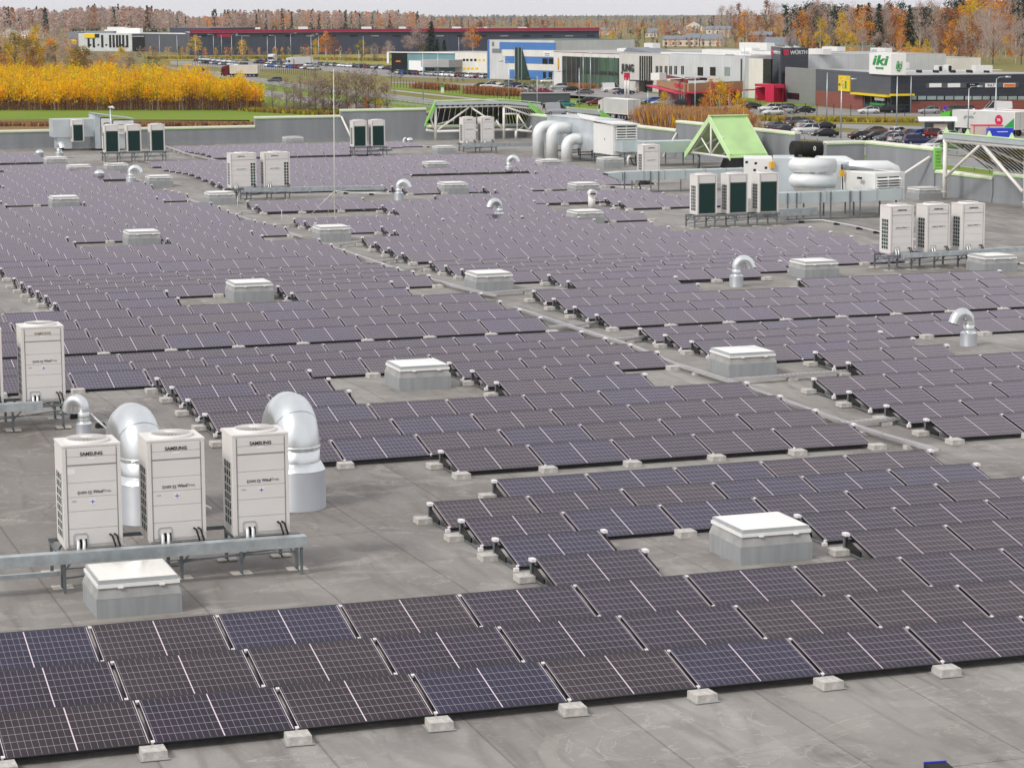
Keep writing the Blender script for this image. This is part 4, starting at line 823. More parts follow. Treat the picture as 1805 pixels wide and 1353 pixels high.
X = aty(196.5, 262, yl-1.2); e = empty('camera_pole', (X.x, X.y, 0), 0, 'thin grey pole with a small white camera above the far left plant', 'camera pole'); zt = aty(196.5, 191, yl-1.2).z
b = MB(); b.tube([(0, 0, 0), (0, 0, zt)], .045, 8); b.build('pole', [M['galv']], e); b = MB(); b.tube([(0, 0, zt), (.1, -.1, zt+.1), (.22, -.2, zt)], .07, 8); b.box(-.1, -.1, zt+.02, .12, .1, zt+.14); b.build('camera', [M['white']], e)
# something blue and black lying at the bottom edge
X = rp(1649, 1350); e = empty('tool_box', (X.x-.1, X.y-.25, roofz(X.y)), R(-8), 'blue and black box edge at the bottom right of the photo', 'tool box'); b = MB(); b.box(-.14, -.2, 0, .14, .10, .10); b.build('body', [M['rubber']], e); b = MB(); b.box(-.14, .105, .0, .14, .125, .115); b.build('blue_rim', [M['bluep']], e)
# ================================================================ GROUND, ROADS
def grass_material(name, c1, c2, c3, s=.05):
    m = bpy.data.materials.new(name); m.use_nodes = True; g = G(m); b = m.node_tree.nodes['Principled BSDF']; tc = g.n.new('ShaderNodeTexCoord'); o = tc.outputs['Object']
    a = g.noise(o, s, 6, .6); f = g.noise(o, s*14, 5); c = g.mix(g.rng(a, .38, .6), c1, c2); c = g.mix(g.rng(f, .45, .7, 0, .8), c, c3); g.l.new(c, b.inputs['Base Color']); b.inputs['Roughness'].default_value = .95; b.inputs['Specular IOR Level'].default_value = .1
    MATS[name] = m; return m
M['ground'] = grass_material('mixed_grass', (.170, .180, .050), (.210, .180, .075), (.27, .21, .10), .018)
M['lawn'] = grass_material('green_lawn', (.150, .245, .028), (.180, .260, .034), (.220, .230, .060), .04)
M['dry'] = grass_material('dry_grass', (.24, .155, .075), (.17, .115, .050), (.30, .20, .10), .12)
M['mead'] = grass_material('yellow_meadow', (.30, .27, .075), (.22, .24, .050), (.38, .29, .11), .06)
M['asph'] = mat('asphalt', (.235, .225, .225), .9, 0, .12, .15); M['asph2'] = mat('car_park_asphalt', (.255, .245, .24), .9, 0, .14, .12); M['kerb'] = mat('kerb_concrete', (.38, .36, .33), .9, 0, .1, 1); M['paint'] = mat('road_paint', (.75, .74, .70), .8, 0, 0)
b = MB(); S = 14000
for i in range(-4, 5):
    for j in range(-1, 8):
        x, y = i*2500., j*2500.; b.quad([(x, y, -HG), (x+2500, y, -HG), (x+2500, y+2500, -HG), (x, y+2500, -HG)])
tag(b.build('ground', M['ground']), kind='structure')
def gpoly(name, pts, m, z, n=None):
    P_ = [gp(*q) for q in pts]; mb = MB(); mb.quad([(p.x, p.y, -HG+z) for p in P_][::-1]); o = mb.build(name, m); tag(o, kind='structure'); return o
def gstrip(name, up, lo, m, z):
    P_, Q_ = [gp(*q) for q in up], [gp(*q) for q in lo]; mb = MB()
    for i in range(len(P_)-1): mb.quad([(q.x, q.y, -HG+z) for q in (P_[i], Q_[i], Q_[i+1], P_[i+1])])
    o = mb.build(name, m); tag(o, kind='structure'); return P_, Q_
gpoly('lawn', [(-60, 193), (455, 193), (455, 214), (-60, 211)], M['lawn'], .02)
gpoly('dry_grass', [(-60, 211), (470, 212), (480, 300), (-60, 300)], M['dry'], .02); gpoly('lawn', [(440, 186), (640, 196), (760, 204), (760, 300), (440, 300)], M['lawn'], .03)
gstrip('grass_verge', [(297, 124), (460, 143), (545, 156), (692, 171), (775, 181), (960, 200), (1150, 222), (1353, 246), (1634, 275), (1815, 296)], [(300, 150), (440, 180), (560, 200), (690, 210), (775, 220), (960, 240), (1150, 262), (1353, 290), (1634, 325), (1815, 350)], M['lawn'], .03)
upA = [(288, 117.5), (380, 127), (460, 138), (545, 151.5), (620, 160), (692, 167), (771, 176.5), (960, 197), (1150, 219), (1353, 243.5), (1470, 255), (1634, 271), (1830, 292)]
loA = [(300, 122), (380, 133.5), (460, 146), (545, 159), (620, 168.5), (692, 176.5), (771, 186), (960, 207), (1150, 229), (1353, 253), (1470, 267), (1634, 287), (1830, 312)]
upB = [(300, 130), (380, 144), (460, 158), (545, 171), (620, 180), (692, 189), (771, 198), (960, 221), (1150, 244), (1353, 270), (1634, 307)]
loB = [(300, 136), (380, 152), (460, 168.5), (545, 183), (620, 193), (692, 202), (771, 211), (960, 235), (1150, 259), (1353, 286), (1634, 325)]
PA, QA = gstrip('road', upA, loA, M['asph'], .05); PB, QB = gstrip('road', upB, loB, M['asph'], .05)
mb = MB()
for P_, Q_, tt in ((PA, QA, (.06, .5, .94)), (PB, QB, (.06, .5, .94))):
    for i in range(len(P_)-1):
        a0, a1, c0, c1 = P_[i], P_[i+1], Q_[i], Q_[i+1]
        n_ = max(1, int((a1-a0).length/12))
        for t in tt:
            for j in range(n_):
                u0, u1 = j/n_, (j+(.45 if t == .5 else 1))/n_
                p, q = a0.lerp(c0, t).lerp(a1.lerp(c1, t), u0), a0.lerp(c0, t).lerp(a1.lerp(c1, t), u1); d = (q-p).normalized(); s_ = Vector((-d.y, d.x, 0))*.09
                mb.quad([(v.x, v.y, -HG+.056) for v in (p-s_, q-s_, q+s_, p+s_)])
tag(mb.build('road_markings', M['paint']), kind='structure')
gstrip('access_road', [(690, 144.5), (770, 146.5), (870, 149), (960, 160), (1075, 168), (1170, 190)], [(690, 147), (770, 149.5), (870, 154), (960, 171), (1075, 178), (1170, 197)], M['asph2'], .05)
gstrip('footpath', [(690, 158), (780, 168), (870, 177), (960, 186)], [(690, 160.5), (780, 170.5), (870, 179.5), (960, 189)], M['kerb'], .05)
for n_, q in (('car_park', [(300, 108), (430, 108), (560, 120), (560, 124), (420, 122), (300, 114)]), ('car_park', [(440, 106), (560, 106), (570, 112), (450, 112)]), ('car_park', [(560, 114), (700, 117), (865, 126), (865, 141), (690, 136), (570, 126)]),
 ('car_park', [(845, 150), (975, 149), (1100, 159), (1160, 166), (1165, 178), (1050, 172), (950, 166), (850, 163)]), ('car_park', [(935, 175), (1010, 178), (1060, 186), (1170, 200), (1230, 212), (1180, 232), (1060, 224), (930, 196)]), ('car_park', [(1130, 176), (1330, 186), (1440, 188), (1560, 199), (1830, 199), (1830, 206), (1560, 205), (1440, 203), (1300, 203), (1130, 192)]),
 ('car_park', [(1350, 223), (1450, 229), (1500, 235), (1680, 238), (1830, 236), (1830, 262), (1690, 275), (1480, 252), (1350, 241)])): gpoly(n_, q, M['asph2'], .045)
gstrip('access_road', [(1340, 214), (1440, 218), (1520, 220), (1690, 226), (1830, 222)], [(1340, 219), (1440, 223), (1520, 229), (1690, 240), (1830, 238)], M['asph2'], .055)
gpoly('meadow', [(1320, 204), (1440, 204), (1560, 206), (1700, 207), (1700, 219), (1560, 219), (1440, 217), (1320, 212)], M['mead'], .06); gpoly('meadow', [(690, 149), (870, 156), (960, 174), (1060, 186), (1060, 193), (940, 186), (870, 176), (690, 157)], M['lawn'], .05); gpoly('meadow', [(1000, 168), (1170, 181), (1180, 188), (1010, 179)], M['lawn'], .05)
gpoly('meadow', [(255, 98), (700, 96), (690, 116), (440, 106), (300, 107)], M['mead'], .03); gpoly('lawn', [(1300, 171), (1390, 180), (1442, 187), (1442, 190), (1300, 186)], M['lawn'], .05)
# ================================================================ BUILDINGS
def B(name, c, **k): return mat(name, c, k.get('r', .6), k.get('me', 0), k.get('v', .06), k.get('s', .3), stretch=k.get('st', (1, 1, 1)))
def clad(name, c, pitch, axis=2, depth=.75, rough=.55):
    m = bpy.data.materials.new(name); m.use_nodes = True; g = G(m); b = m.node_tree.nodes['Principled BSDF']; uv = g.n.new('ShaderNodeUVMap'); uv.uv_map = 'UVMap'; sp = g.n.new('ShaderNodeSeparateXYZ'); g.l.new(uv.outputs[0], sp.inputs[0])
    f = g.f('FRACT', g.f('DIVIDE', sp.outputs[0 if axis == 0 else 1], pitch)); l = g.f('LESS_THAN', f, .10); tc = g.n.new('ShaderNodeTexCoord')
    v = g.rng(g.noise(tc.outputs['Object'], .25, 4), .3, .7, .92, 1.08); sc = g.n.new('ShaderNodeVectorMath'); sc.operation = 'SCALE'; sc.inputs[0].default_value = c; g.l.new(v, sc.inputs['Scale'])
    g.l.new(g.mix(l, sc.outputs[0], tuple(q*depth for q in c)), b.inputs['Base Color']); b.inputs['Roughness'].default_value = rough; MATS[name] = m; return m
def brick(name, c1, c2, mo):
    m = bpy.data.materials.new(name); m.use_nodes = True; g = G(m); b = m.node_tree.nodes['Principled BSDF']; uv = g.n.new('ShaderNodeUVMap'); uv.uv_map = 'UVMap'; br = g.n.new('ShaderNodeTexBrick'); br.inputs['Scale'].default_value = 1; br.inputs['Brick Width'].default_value = 1.2; br.inputs['Row Height'].default_value = .4; br.inputs['Mortar Size'].default_value = .03
    for k_, c in (('Color1', c1), ('Color2', c2), ('Mortar', mo)): br.inputs[k_].default_value = (*c, 1)
    g.l.new(uv.outputs[0], br.inputs['Vector']); g.l.new(br.outputs['Color'], b.inputs['Base Color']); b.inputs['Roughness'].default_value = .85; MATS[name] = m; return m
M.update(navy=clad('dark_navy_cladding', (.030, .034, .050), 1.1, 1, 1.5), slate=clad('slate_grey_cladding', (.080, .090, .110), 1.2, 1, .85), greyc=clad('mid_grey_cladding', (.24, .25, .25), 1.4, 1, .92), brickr=brick('red_brick', (.270, .080, .060), (.235, .068, .052), (.20, .09, .075)),
 whc=clad('white_cladding', (.72, .71, .68), 1.5, 0, .90), creamc=clad('cream_cladding', (.74, .72, .66), 2.4, 0, .95), pgrey=clad('pale_grey_cladding', (.58, .60, .62), 2.0, 0, .92), bluec=clad('blue_cladding', (.065, .20, .52), 1.0, 1, .85), teal=clad('teal_cladding', (.16, .30, .33), 1.2, 0, .9), batten=clad('white_batten_cladding', (.62, .61, .58), .85, 0, .62), tan=clad('timber_tan_cladding', (.37, .24, .12), .45, 0, .72),
 navyv=clad('dark_navy_hall_cladding', (.050, .060, .095), 3.0, 0, 1.18), mag=B('magenta_fascia', (.30, .012, .065)), redp=B('crimson_paint', (.58, .012, .070), v=.03), redd=B('dark_red_paint', (.22, .018, .030)), bitu=B('flat_roof_grey', (.36, .36, .36), v=.15, s=.1), rglass=mat('tinted_glass', (.020, .045, .050), .08, 0, .3, .15), dglass=mat('dark_glass', (.012, .016, .024), .1, 0, .25, .3), lglass=mat('pale_window_glass', (.30, .37, .37), .12, 0, .25, .2),
 gglass=mat('green_tinted_glass', (.055, .120, .085), .1, 0, .55, .25, stretch=(1, 1, .2)), yel=B('sign_yellow', (.80, .58, .01), v=0), sgreen=B('sign_green', (.012, .30, .060), v=0), orange=B('sign_orange', (.75, .17, .02), v=0), signw=B('sign_white', (.85, .85, .84), v=0), roofred=B('red_roof_tile', (.36, .045, .045), v=.15, s=1), roofgrn=B('green_roof_sheet', (.075, .135, .105), v=.12, s=.5), roofgry=B('grey_roof_tile', (.19, .21, .24), v=.15, s=1), roofbrn=B('brown_roof_tile', (.16, .085, .06), v=.15, s=1),
 plast=B('cream_render', (.62, .55, .46), v=.08), plastp=B('pinkish_render', (.64, .53, .46), v=.08), timber=B('timber_wall', (.21, .10, .065), v=.15, s=1))
class Fac:
    """a vertical facade between two ground points, with u along it and z up from the ground"""
    def __init__(s, A, B_, depth):
        s.A = Vector((A.x, A.y, -HG)); t = Vector((B_.x-A.x, B_.y-A.y, 0)); s.L = t.length; s.t = t.normalized(); s.n = Vector((s.t.y, -s.t.x, 0)); s.d = depth
        if (s.A-CAM).dot(s.n) > 0: s.n = -s.n
        s.parts = {}
    def uz(s, px, py):
        d = ray(px, py); k_ = (s.A-CAM).dot(s.n)/d.dot(s.n); X = CAM+d*k_; return (X-s.A).dot(s.t), X.z+HG
    def P(s, u, z, o=0.): return s.A+s.t*u+s.n*o+Vector((0, 0, z))
    def slab(s, mb, u0, u1, z0, z1, o0, o1, m=0):
        if u0 > u1: u0, u1 = u1, u0
        if z0 > z1: z0, z1 = z1, z0
        c = [s.P(u0, z0, o1), s.P(u1, z0, o1), s.P(u1, z0, o0), s.P(u0, z0, o0), s.P(u0, z1, o1), s.P(u1, z1, o1), s.P(u1, z1, o0), s.P(u0, z1, o0)]
        b0 = len(mb.f); mb.hexa(c, m); uvs = {2: ((u0, z0), (u1, z0), (u1, z1), (u0, z1)), 3: ((0, z0), (o1-o0, z0), (o1-o0, z1), (0, z1)), 4: ((u1, z0), (u0, z0), (u0, z1), (u1, z1)), 5: ((0, z0), (o1-o0, z0), (o1-o0, z1), (0, z1)), 0: ((0, 0),)*4, 1: ((u0, 0), (u1, 0), (u1, 5), (u0, 5))}
        for k_, q in uvs.items(): mb.uv[b0+k_] = q
    def px(s, mb, x0, y0, x1, y1, o0=0., o1=.06, m=0):
        u0, _ = s.uz(x0, y1); u1, _ = s.uz(x1, y0); xm = (x0+x1)/2; z0, z1 = s.uz(xm, y1)[1], s.uz(xm, y0)[1]; s.slab(mb, u0, u1, z0, z1, o0, o1, m)
    def part(s, name, par, m, rects, o0=0., o1=.06):
        mb = MB()
        for r_ in rects: s.px(mb, *r_, o0, o1)
        return s.rel(mb, name, m, par)
    def rel(s, mb, name, m, par):
        O_ = par.location; mb.v = [(v[0]-O_.x, v[1]-O_.y, v[2]-O_.z) for v in mb.v]; return mb.build(name, m, par)
    def wall(s, name, par, m, x0, x1, top, bot=None, dep=None, roof='bitu'):
        mb = MB(); u0, _ = s.uz(x0, top); u1, z1 = s.uz(x1, top); z0 = 0 if bot is None else s.uz(x0, bot)[1]; s.slab(mb, u0, u1, z0, z1, -(dep or s.d), 0); o = s.rel(mb, name, m, par)
        if roof:
            rb_ = MB(); s.slab(rb_, min(u0, u1)+.15, max(u0, u1)-.15, z1+.02, z1+.10, -(dep or s.d)+.2, -.25); s.rel(rb_, 'roof', M[roof], par)
        return o
    def text(s, txt, px_, py_, hpx, m, par, o=.08, bold=.0, shear=0., sx=1., wpx=None):
        u, z = s.uz(px_, py_); h = hpx*mpp(s.P(u, z)); X = s.P(u, z, o)-Vector(par.location); me = text_mesh(txt, h*1.38, .03, bold*h, shear=shear); me.materials.append(m); ob = link('lettering', me, par)
        if wpx: xs = [v.co.x for v in me.vertices]; sx = abs(s.uz(px_+wpx/2, py_)[0]-s.uz(px_-wpx/2, py_)[0])/(max(xs)-min(xs))
        tt = s.t if s.t.dot(RT) > 0 else -s.t
        ob.matrix_local = Matrix.Translation(X) @ Matrix((tt*sx, Vector((0, 0, 1)), s.n)).transposed().to_4x4(); return ob
def bld(name, A, label, cat='building'): return empty(name, (A.x, A.y, -HG), 0, label, cat)
def rooftop(f, par, specs, m='ahuw'):
    for (x0, y0, x1, y1, back) in specs:
        mb = MB(); u0, z0 = f.uz(x0, y1); u1, z1 = f.uz(x1, y0); s_ = (mpp(f.P(u0, z0, -back))/mpp(f.P(u0, z0))); f.slab(mb, u0, u1, z0, z1, -back-2.2, -back); f.rel(mb, 'roof_unit', M[m], par)
def core(e, A, C, E_, top_px, depth, m, roof='bitu', inset=.25):
    h = CAM.z+HG-((CAM.z)-aty(*top_px, C.y).z) - 0.0; rd = lambda q: q+Vector((q.x-CAM.x, q.y-CAM.y, 0)).normalized()*depth; v = rd(C)-C; P_ = [A, C, E_, rd(E_), rd(A)]; O_ = e.location; cen = (A+C+E_)/3+v*.5
    P_ = [p+(cen-p).normalized()*inset for p in P_]; mb = MB(); mb.prism([(p.x-O_.x, p.y-O_.y) for p in P_], 0, h-1.1); mb.build('core', [M[m]], e)
# --- supermarket
A, C, E_ = gp(1384, 180), gp(1571, 200), gp(1840, 196)
e = bld('supermarket', A, 'supermarket of red brick and dark cladding with yellow canopy and white sign cube', 'shop'); f1 = Fac(A, C, .3); f2 = Fac(C, E_, .3); core(e, A, C, E_, (1571, 131), 45, 'bitu')
f1.wall('grey_block', e, M['greyc'], 1384, 1438, 122.5); f1.wall('wall', e, M['slate'], 1438.2, 1571, 130.5)
f1.part('brick_plinth', e, M['brickr'], [(1438.3, 163, 1522, 205)], 0, .15); f1.part('window', e, M['dglass'], [(1388, 164, 1409, 175)], 0, .1)
f1.part('entrance_glazing', e, M['dglass'], [(1522.5, 171, 1571, 206)], 0, .12); f1.part('window_frame', e, M['galv'], [(x, 171, x+.7, 206) for x in (1524, 1536, 1545, 1556, 1566)], .12, .2)
f2.wall('wall', e, M['navy'], 1571.2, 1840, 130.5)
f2.part('brick_plinth', e, M['brickr'], [(1604, 177.5, 1840, 202)], 0, .15); f2.part('entrance_glazing', e, M['dglass'], [(1571.5, 171, 1603.8, 204)], 0, .12)
for (a, b_) in ((1607, 1615), (1618, 1632), (1634, 1650), (1652, 1663), (1666, 1680), (1682, 1698), (1701, 1712), (1714, 1730), (1732, 1744), (1747, 1758), (1760, 1775), (1777, 1792), (1794, 1810)): f2.part('window', e, M['lglass'], [(a, 169.5, b_, 176)], 0, .12)
f2.part('window_band', e, M['dglass'], [(1604, 168.5, 1840, 177)], 0, .06)
mb = MB(); f1.px(mb, 1508, 165.5, 1571, 168.8, 0, 1.2); f2.px(mb, 1568, 165.6, 1608.5, 168.9, 0, 1.2); f1.rel(mb, 'yellow_canopy', M['yel'], e)
f1.part('sign_panel', e, M['signw'], [(1544, 172.5, 1561, 177.5)], .2, .3); f1.part('green_sign_strip', e, M['sgreen'], [(1536, 182, 1562, 185.5)], .2, .3)
f2.part('sign_strip', e, M['slate'], [(1632, 146, 1795, 155)], 0, .12)
for (a, b_, m_) in ((1637.5, 1659, 'signw'), (1670, 1692, 'signw'), (1703, 1724, 'dglass'), (1736, 1756, 'signw'), (1768, 1789, 'signw')): f2.part('shop_sign', e, M[m_], [(a, 147, b_, 154)], .12, .22)
f2.text('VoLT', 1746, 150.5, 4.2, M['ink'], e, .24, .01, wpx=13); f2.part('orange_sign_panel', e, M['orange'], [(1769, 148, 1788, 153)], .22, .28)
for a in (1710, 1713, 1716): f2.text('•', a, 149.5, 5, M['label'], e, .24)
mb = MB(); u0, z0 = f1.uz(1536, 130); u1, z1 = f1.uz(1575.5, 94.5); f1.slab(mb, u0, u1, z0, z1, -2.6, .5); f1.rel(mb, 'sign_cube', M['signw'], e)
f1.text('iki', 1555, 107, 17, M['sgreen'], e, .6, .03, .2, wpx=28); f1.text('ooo', 1555, 119.5, 5, M['sgreen'], e, .6, .04, wpx=14)
fs = Fac(f1.P(u1+.02, 0, .5), f1.P(u1+.02, 0, .5)-f1.n*3.1+f1.t*.01, 1); fs.text('iki', *[(proj(fs.P(1.55, z1*.80))[k_]) for k_ in (0, 1)], 15, M['sgreen'], e, .06, .02, .2, wpx=11); fs.text('ooo', *[(proj(fs.P(1.55, z1*.72))[k_]) for k_ in (0, 1)], 4.5, M['sgreen'], e, .06, .02, wpx=6)
f1.part('poster', e, M['yel'], [(1479, 133.5, 1499.5, 161)], 0, .2)
f1.text('P.S.', 1484, 150, 4.5, M['ink'], e, .26, .01, wpx=7); f1.part('poster_figure', e, M['sgreen'], [(1491, 143, 1494, 156)], .2, .26)
for q in ((1484, 138), (1488, 155), (1488.5, 149), (1496, 137)): f1.part('poster_dot', e, M['orange'], [(q[0]-.8, q[1]-.8, q[0]+.8, q[1]+.8)], .2, .25)
rooftop(f2, e, [(1681, 117, 1690, 128, 8), (1698, 116, 1707, 128, 8), (1756, 117, 1786, 129, 10), (1651, 113, 1657, 124, 16), (1600, 127, 1840, 130.4, 20), (1740, 126, 1750, 130, 6)]); rooftop(f2, e, [(1683, 118.5, 1688, 127, 7.9), (1700, 117.5, 1705, 127, 7.9), (1596, 117, 1600, 127, 3)]+[(1606+10*j, 125.5, 1609+10*j, 129.5, 4+j % 3*3) for j in range(16)], 'dark'); rooftop(f1, e, [(1447, 115, 1452, 125, 12)], 'dark')
# --- dark tower with red portal
A, C, E_ = gp(1359, 172), gp(1377.5, 177), gp(1425, 174); e = bld('trade_tower', A, 'dark navy tower with white lettering and crimson shield, joined to a crimson portal'); f1 = Fac(A, C, .3); f2 = Fac(C, E_, .3); core(e, A, C, E_, (1377.5, 84.5), 10, 'slate')
f1.wall('side_wall', e, M['slate'], 1359, 1377.4, 84); f2.wall('front_wall', e, M['navy'], 1377.6, 1425, 84)
f2.text('WÜRTH', 1407.5, 93, 6.6, M['label'], e, .1, .03, wpx=30); f1.text('WÜRTH', 1370, 93.2, 5.6, M['label'], e, .1, .03, wpx=12)
for f_, a in ((f2, 1385), (f1, 1361.5)):
    w_ = 5 if f_ is f2 else 2; mb = MB(); P_ = [f_.uz(a+dx*w_, y) for dx, y in ((-1, 87.5), (1, 87.5), (1, 95), (.5, 98), (-.5, 98), (-1, 95))]; mb.quad([f_.P(u, z, .1) for u, z in P_]); f_.rel(mb, 'shield', M['redp'], e)
    f_.part('shield_band', e, M['redd'], [(a-w_*.9, 92.2, a+w_*.9, 93.2)], .1, .14)
f0 = Fac(gp(1330, 177.5), gp(1364, 181), 9); fr = Fac(gp(1364, 181), gp(1384.5, 180), 9)
mb = MB(); f0.px(mb, 1330.5, 149, 1364, 154, -2.5, 0); f0.px(mb, 1330.5, 154, 1333, 190, -2.5, 0); fr.px(mb, 1363.8, 149, 1384.5, 190, -2.5, 0); f0.rel(mb, 'portal', M['redp'], e); f0.part('portal_back', e, M['redd'], [(1333, 154, 1363, 190)], -2.4, -2.3)
mb = MB(); f0.px(mb, 1344, 157, 1357, 178, -2.3, -2.2); f0.rel(mb, 'door', M['dglass'], e)
f3 = Fac(gp(1310, 172), gp(1359, 176), 18); f3.wall('white_wall', e, M['creamc'], 1310.5, 1345, 104, None, .4, None); f3.wall('stair_glazing', e, M['dglass'], 1345.2, 1359, 104.5, None, .4, None)
f4 = Fac(gp(1425, 152), gp(1536, 160), 30); f4.wall('rear_wall', e, M['creamc'], 1425, 1540, 104); f4.part('dark_parapet_band', e, M['dglass'], [(1425, 103.8, 1540, 106)], 0, .2); rooftop(f4, e, [(1461, 86, 1485, 99, 12), (1438, 97, 1450, 103.5, 4), (1490, 95, 1496, 102, 8)]); rooftop(f4, e, [(1463, 88, 1472, 98, 11.9)], 'grey')
# --- long white industrial hall with glazed front
A, C = gp(976, 150), gp(1310, 173); e = bld('white_hall', A, 'long white industrial building with glazed front, black lettering and many roof units'); f1 = Fac(A, C, 55)
f1.wall('wall', e, M['whc'], 976, 1092, 93.5); f1.wall('wall', e, M['batten'], 1092.2, 1180, 97); f1.wall('wall', e, M['pgrey'], 1180.2, 1310, 99.5); f1.part('red_roof_edge', e, M['redd'], [(976, 92.8, 1092, 93.6)], 0, .1)
f1.part('shop_glazing', e, M['rglass'], [(992, 101, 1091.5, 153.5)], 0, .15); f1.part('dark_glazing_bay', e, M['dglass'], [(1000, 102, 1024, 150)], .15, .2); f1.part('floor_band', e, M['dglass'], [(992, 126.5, 1091.5, 131)], .15, .25); f1.part('green_glazing', e, M['gglass'], [(1026, 131.5, 1090, 153), (1056, 103, 1090, 126)], .15, .19)
f1.part('window_frame', e, M['galvd'], [(x, 101, x+.6, 154) for x in (992.5, 1000, 1009, 1017, 1025, 1033, 1041, 1049, 1057, 1073, 1084)], .15, .3)
mb = MB(); u, z = f1.uz(984.5, 113); ru, rz_ = 3.5*mpp(f1.P(u, z)), 11*mpp(f1.P(u, z)); mb.quad([f1.P(u+ru*math.cos(t), z+rz_*math.sin(t), .12) for t in [math.tau*i/20 for i in range(20)]]); f1.rel(mb, 'orange_sign', M['orange'], e); f1.text('8', 984.5, 113, 12, M['yel'], e, .16, .02)
f1.text('JUNG', 1108, 120.5, 13, M['ink'], e, .3, .05, wpx=22)
f1.part('tall_window', e, M['dglass'], [(x, 99, x+2.6, 142) for x in (1127.5, 1131.5, 1135.5, 1139.5, 1143.5, 1147)], 0, .1); f1.part('entrance_glazing', e, M['dglass'], [(1127, 144, 1150, 161)], 0, .1); f1.part('entrance_canopy', e, M['dglass'], [(1121, 141.5, 1152, 143.5)], 0, 2.)
for x in (1156, 1163, 1172, 1180, 1189, 1201): f1.part('window', e, M['dglass'], [(x, 116.5, x+1.8, 131.5), (x+2.7, 116.5, x+4.5, 131.5)], 0, .08)
for x in (1230, 1252, 1277.5): f1.part('window', e, M['lglass' if x > 1270 else 'dglass'], [(x, 118.5, x+9.5, 133.5)], 0, .1)
f1.part('corner_drainpipe', e, M['slate'], [(1306, 104, 1308.5, 172)], 0, .2)
rooftop(f1, e, [(1063, 77, 1078, 90, 12), (1040, 86, 1055, 92, 8), (1120, 78, 1165, 90, 30), (1152, 97, 1310, 99, 2), (1205, 86, 1222, 96, 16), (1246, 92, 1254, 99, 8), (1293, 88, 1318, 97, 20), (1150, 93, 1310, 95, 14), (1255, 85, 1280, 92, 30)]+[(1156+9*j, 94.5, 1160+9*j, 98.5, 3) for j in range(15)]); rooftop(f1, e, [(1266, 97, 1282, 99.3, 1.9), (1230, 91, 1246, 94, 15), (1265, 90, 1290, 92, 15), (1170, 92, 1200, 93.5, 16)], 'dark')
mb = MB(); P_ = [f1.uz(1070, 84), f1.uz(1125, 96.5), f1.uz(1060, 94)]; mb.quad([f1.P(u, z, -6) for u, z in P_]); mb.quad([f1.P(u, z, -14) for u, z in P_][::-1]); mb.quad([f1.P(*P_[0], -6), f1.P(*P_[0], -14), f1.P(*P_[1], -14), f1.P(*P_[1], -6)]); f1.rel(mb, 'sloped_roof_hood', M['roofgry'], e)
# --- red and tan restaurant
A, C, E_ = gp(1161, 175), gp(1210.5, 190), gp(1306, 184); e = bld('restaurant', A, 'low restaurant with tan timber band, crimson eaves and glazed ground floor', 'restaurant'); f1 = Fac(A, C, .3); f2 = Fac(C, E_, .3); core(e, A, C, E_, (1210.5, 147), 15, 'bitu')
f1.wall('wall', e, M['redd'], 1161, 1210.4, 140); f2.wall('wall', e, M['redd'], 1210.6, 1306, 144.5)
f1.part('timber_band', e, M['tan'], [(1161, 141, 1210.4, 157)], 0, .5); f2.part('timber_band', e, M['tan'], [(1210.6, 145, 1306, 160)], 0, .5); mb = MB(); f1.px(mb, 1155, 157.2, 1211, 159, 0, 2.2); f2.px(mb, 1211, 160, 1318, 161.8, 0, 2.2); f1.rel(mb, 'red_eaves', M['redp'], e)
f1.part('window', e, M['lglass'], [(1197, 162, 1209, 184)], 0, .1); f1.part('window_frame', e, M['dglass'], [(x, 162, x+.6, 184) for x in (1197, 1200, 1204, 1208)], .1, .2); f2.part('window', e, M['dglass'], [(1218, 163, 1245, 186), (1255, 163, 1290, 185)], 0, .1)
f1.part('red_sign', e, M['redp'], [(1194, 148, 1208, 154.5)], .5, .7); f2.part('red_sign', e, M['redp'], [(1247, 148, 1262, 154)], .5, .7); f1.text('Eats', 1201, 151.2, 4, M['label'], e, .75, .02) if False else None
rooftop(f2, e, [(1204, 129, 1216, 142, 6), (1216, 138, 1268, 143, 5)]); rooftop(f2, e, [(1217, 138.5, 1267, 142.5, 4.9)], 'redd'); rooftop(f1, e, [(1177, 138, 1184, 141, 4), (1192, 138, 1197, 141, 4)], 'dark')
# --- blue and white striped building
A, C = gp(861, 139), gp(977, 143); e = bld('striped_office', A, 'office building clad in blue and white horizontal stripes with a grey slanted end'); f1 = Fac(A, C, 30); f1.wall('wall', e, M['pgrey'], 861, 977.5, 71.5, roof='roofgrn')
for y0, y1, a, b_ in ((75, 88, 881, 980), (100, 112.5, 891, 977), (124, 140, 899, 977)):
    f1.part('blue_stripe', e, M['bluec'], [(a, y0, b_-.5, y1)], 0, .12)
f1.part('white_stripe', e, M['whc'], [(886, 88.2, 977, 99.8), (896, 112.7, 977, 123.8)], 0, .1); mb = MB(); P_ = [f1.uz(909, 84), f1.uz(921, 84), f1.uz(936, 142), f1.uz(909, 142)]; mb.quad([f1.P(u, z, .3) for u, z in P_]); f1.rel(mb, 'stair_glazing', M['rglass'], e); f1.part('window_frame', e, M['galv'], [(x, 84, x+.5, 140) for x in (909, 915, 921)], .32, .4)
f1.part('window', e, M['dglass'], [(957, 103, 966, 113), (968, 103, 976, 113), (958, 127, 963, 138), (968, 127, 974, 138)], .12, .2); f1.part('sign_panel', e, M['signw'], [(959, 91.5, 972, 100)], .12, .2); f1.part('purple_sign', e, M['purple'], [(961, 94, 970, 95.2), (961, 97, 970, 98.2)], .2, .24); f1.part('edge_fin', e, M['bluec'], [(861, 71, 862.6, 139)], 0, .3); f1.part('dark_vent', e, M['roofgry'], [(868, 86, 884, 93.5), (867.5, 74, 871, 82)], 0, .1)
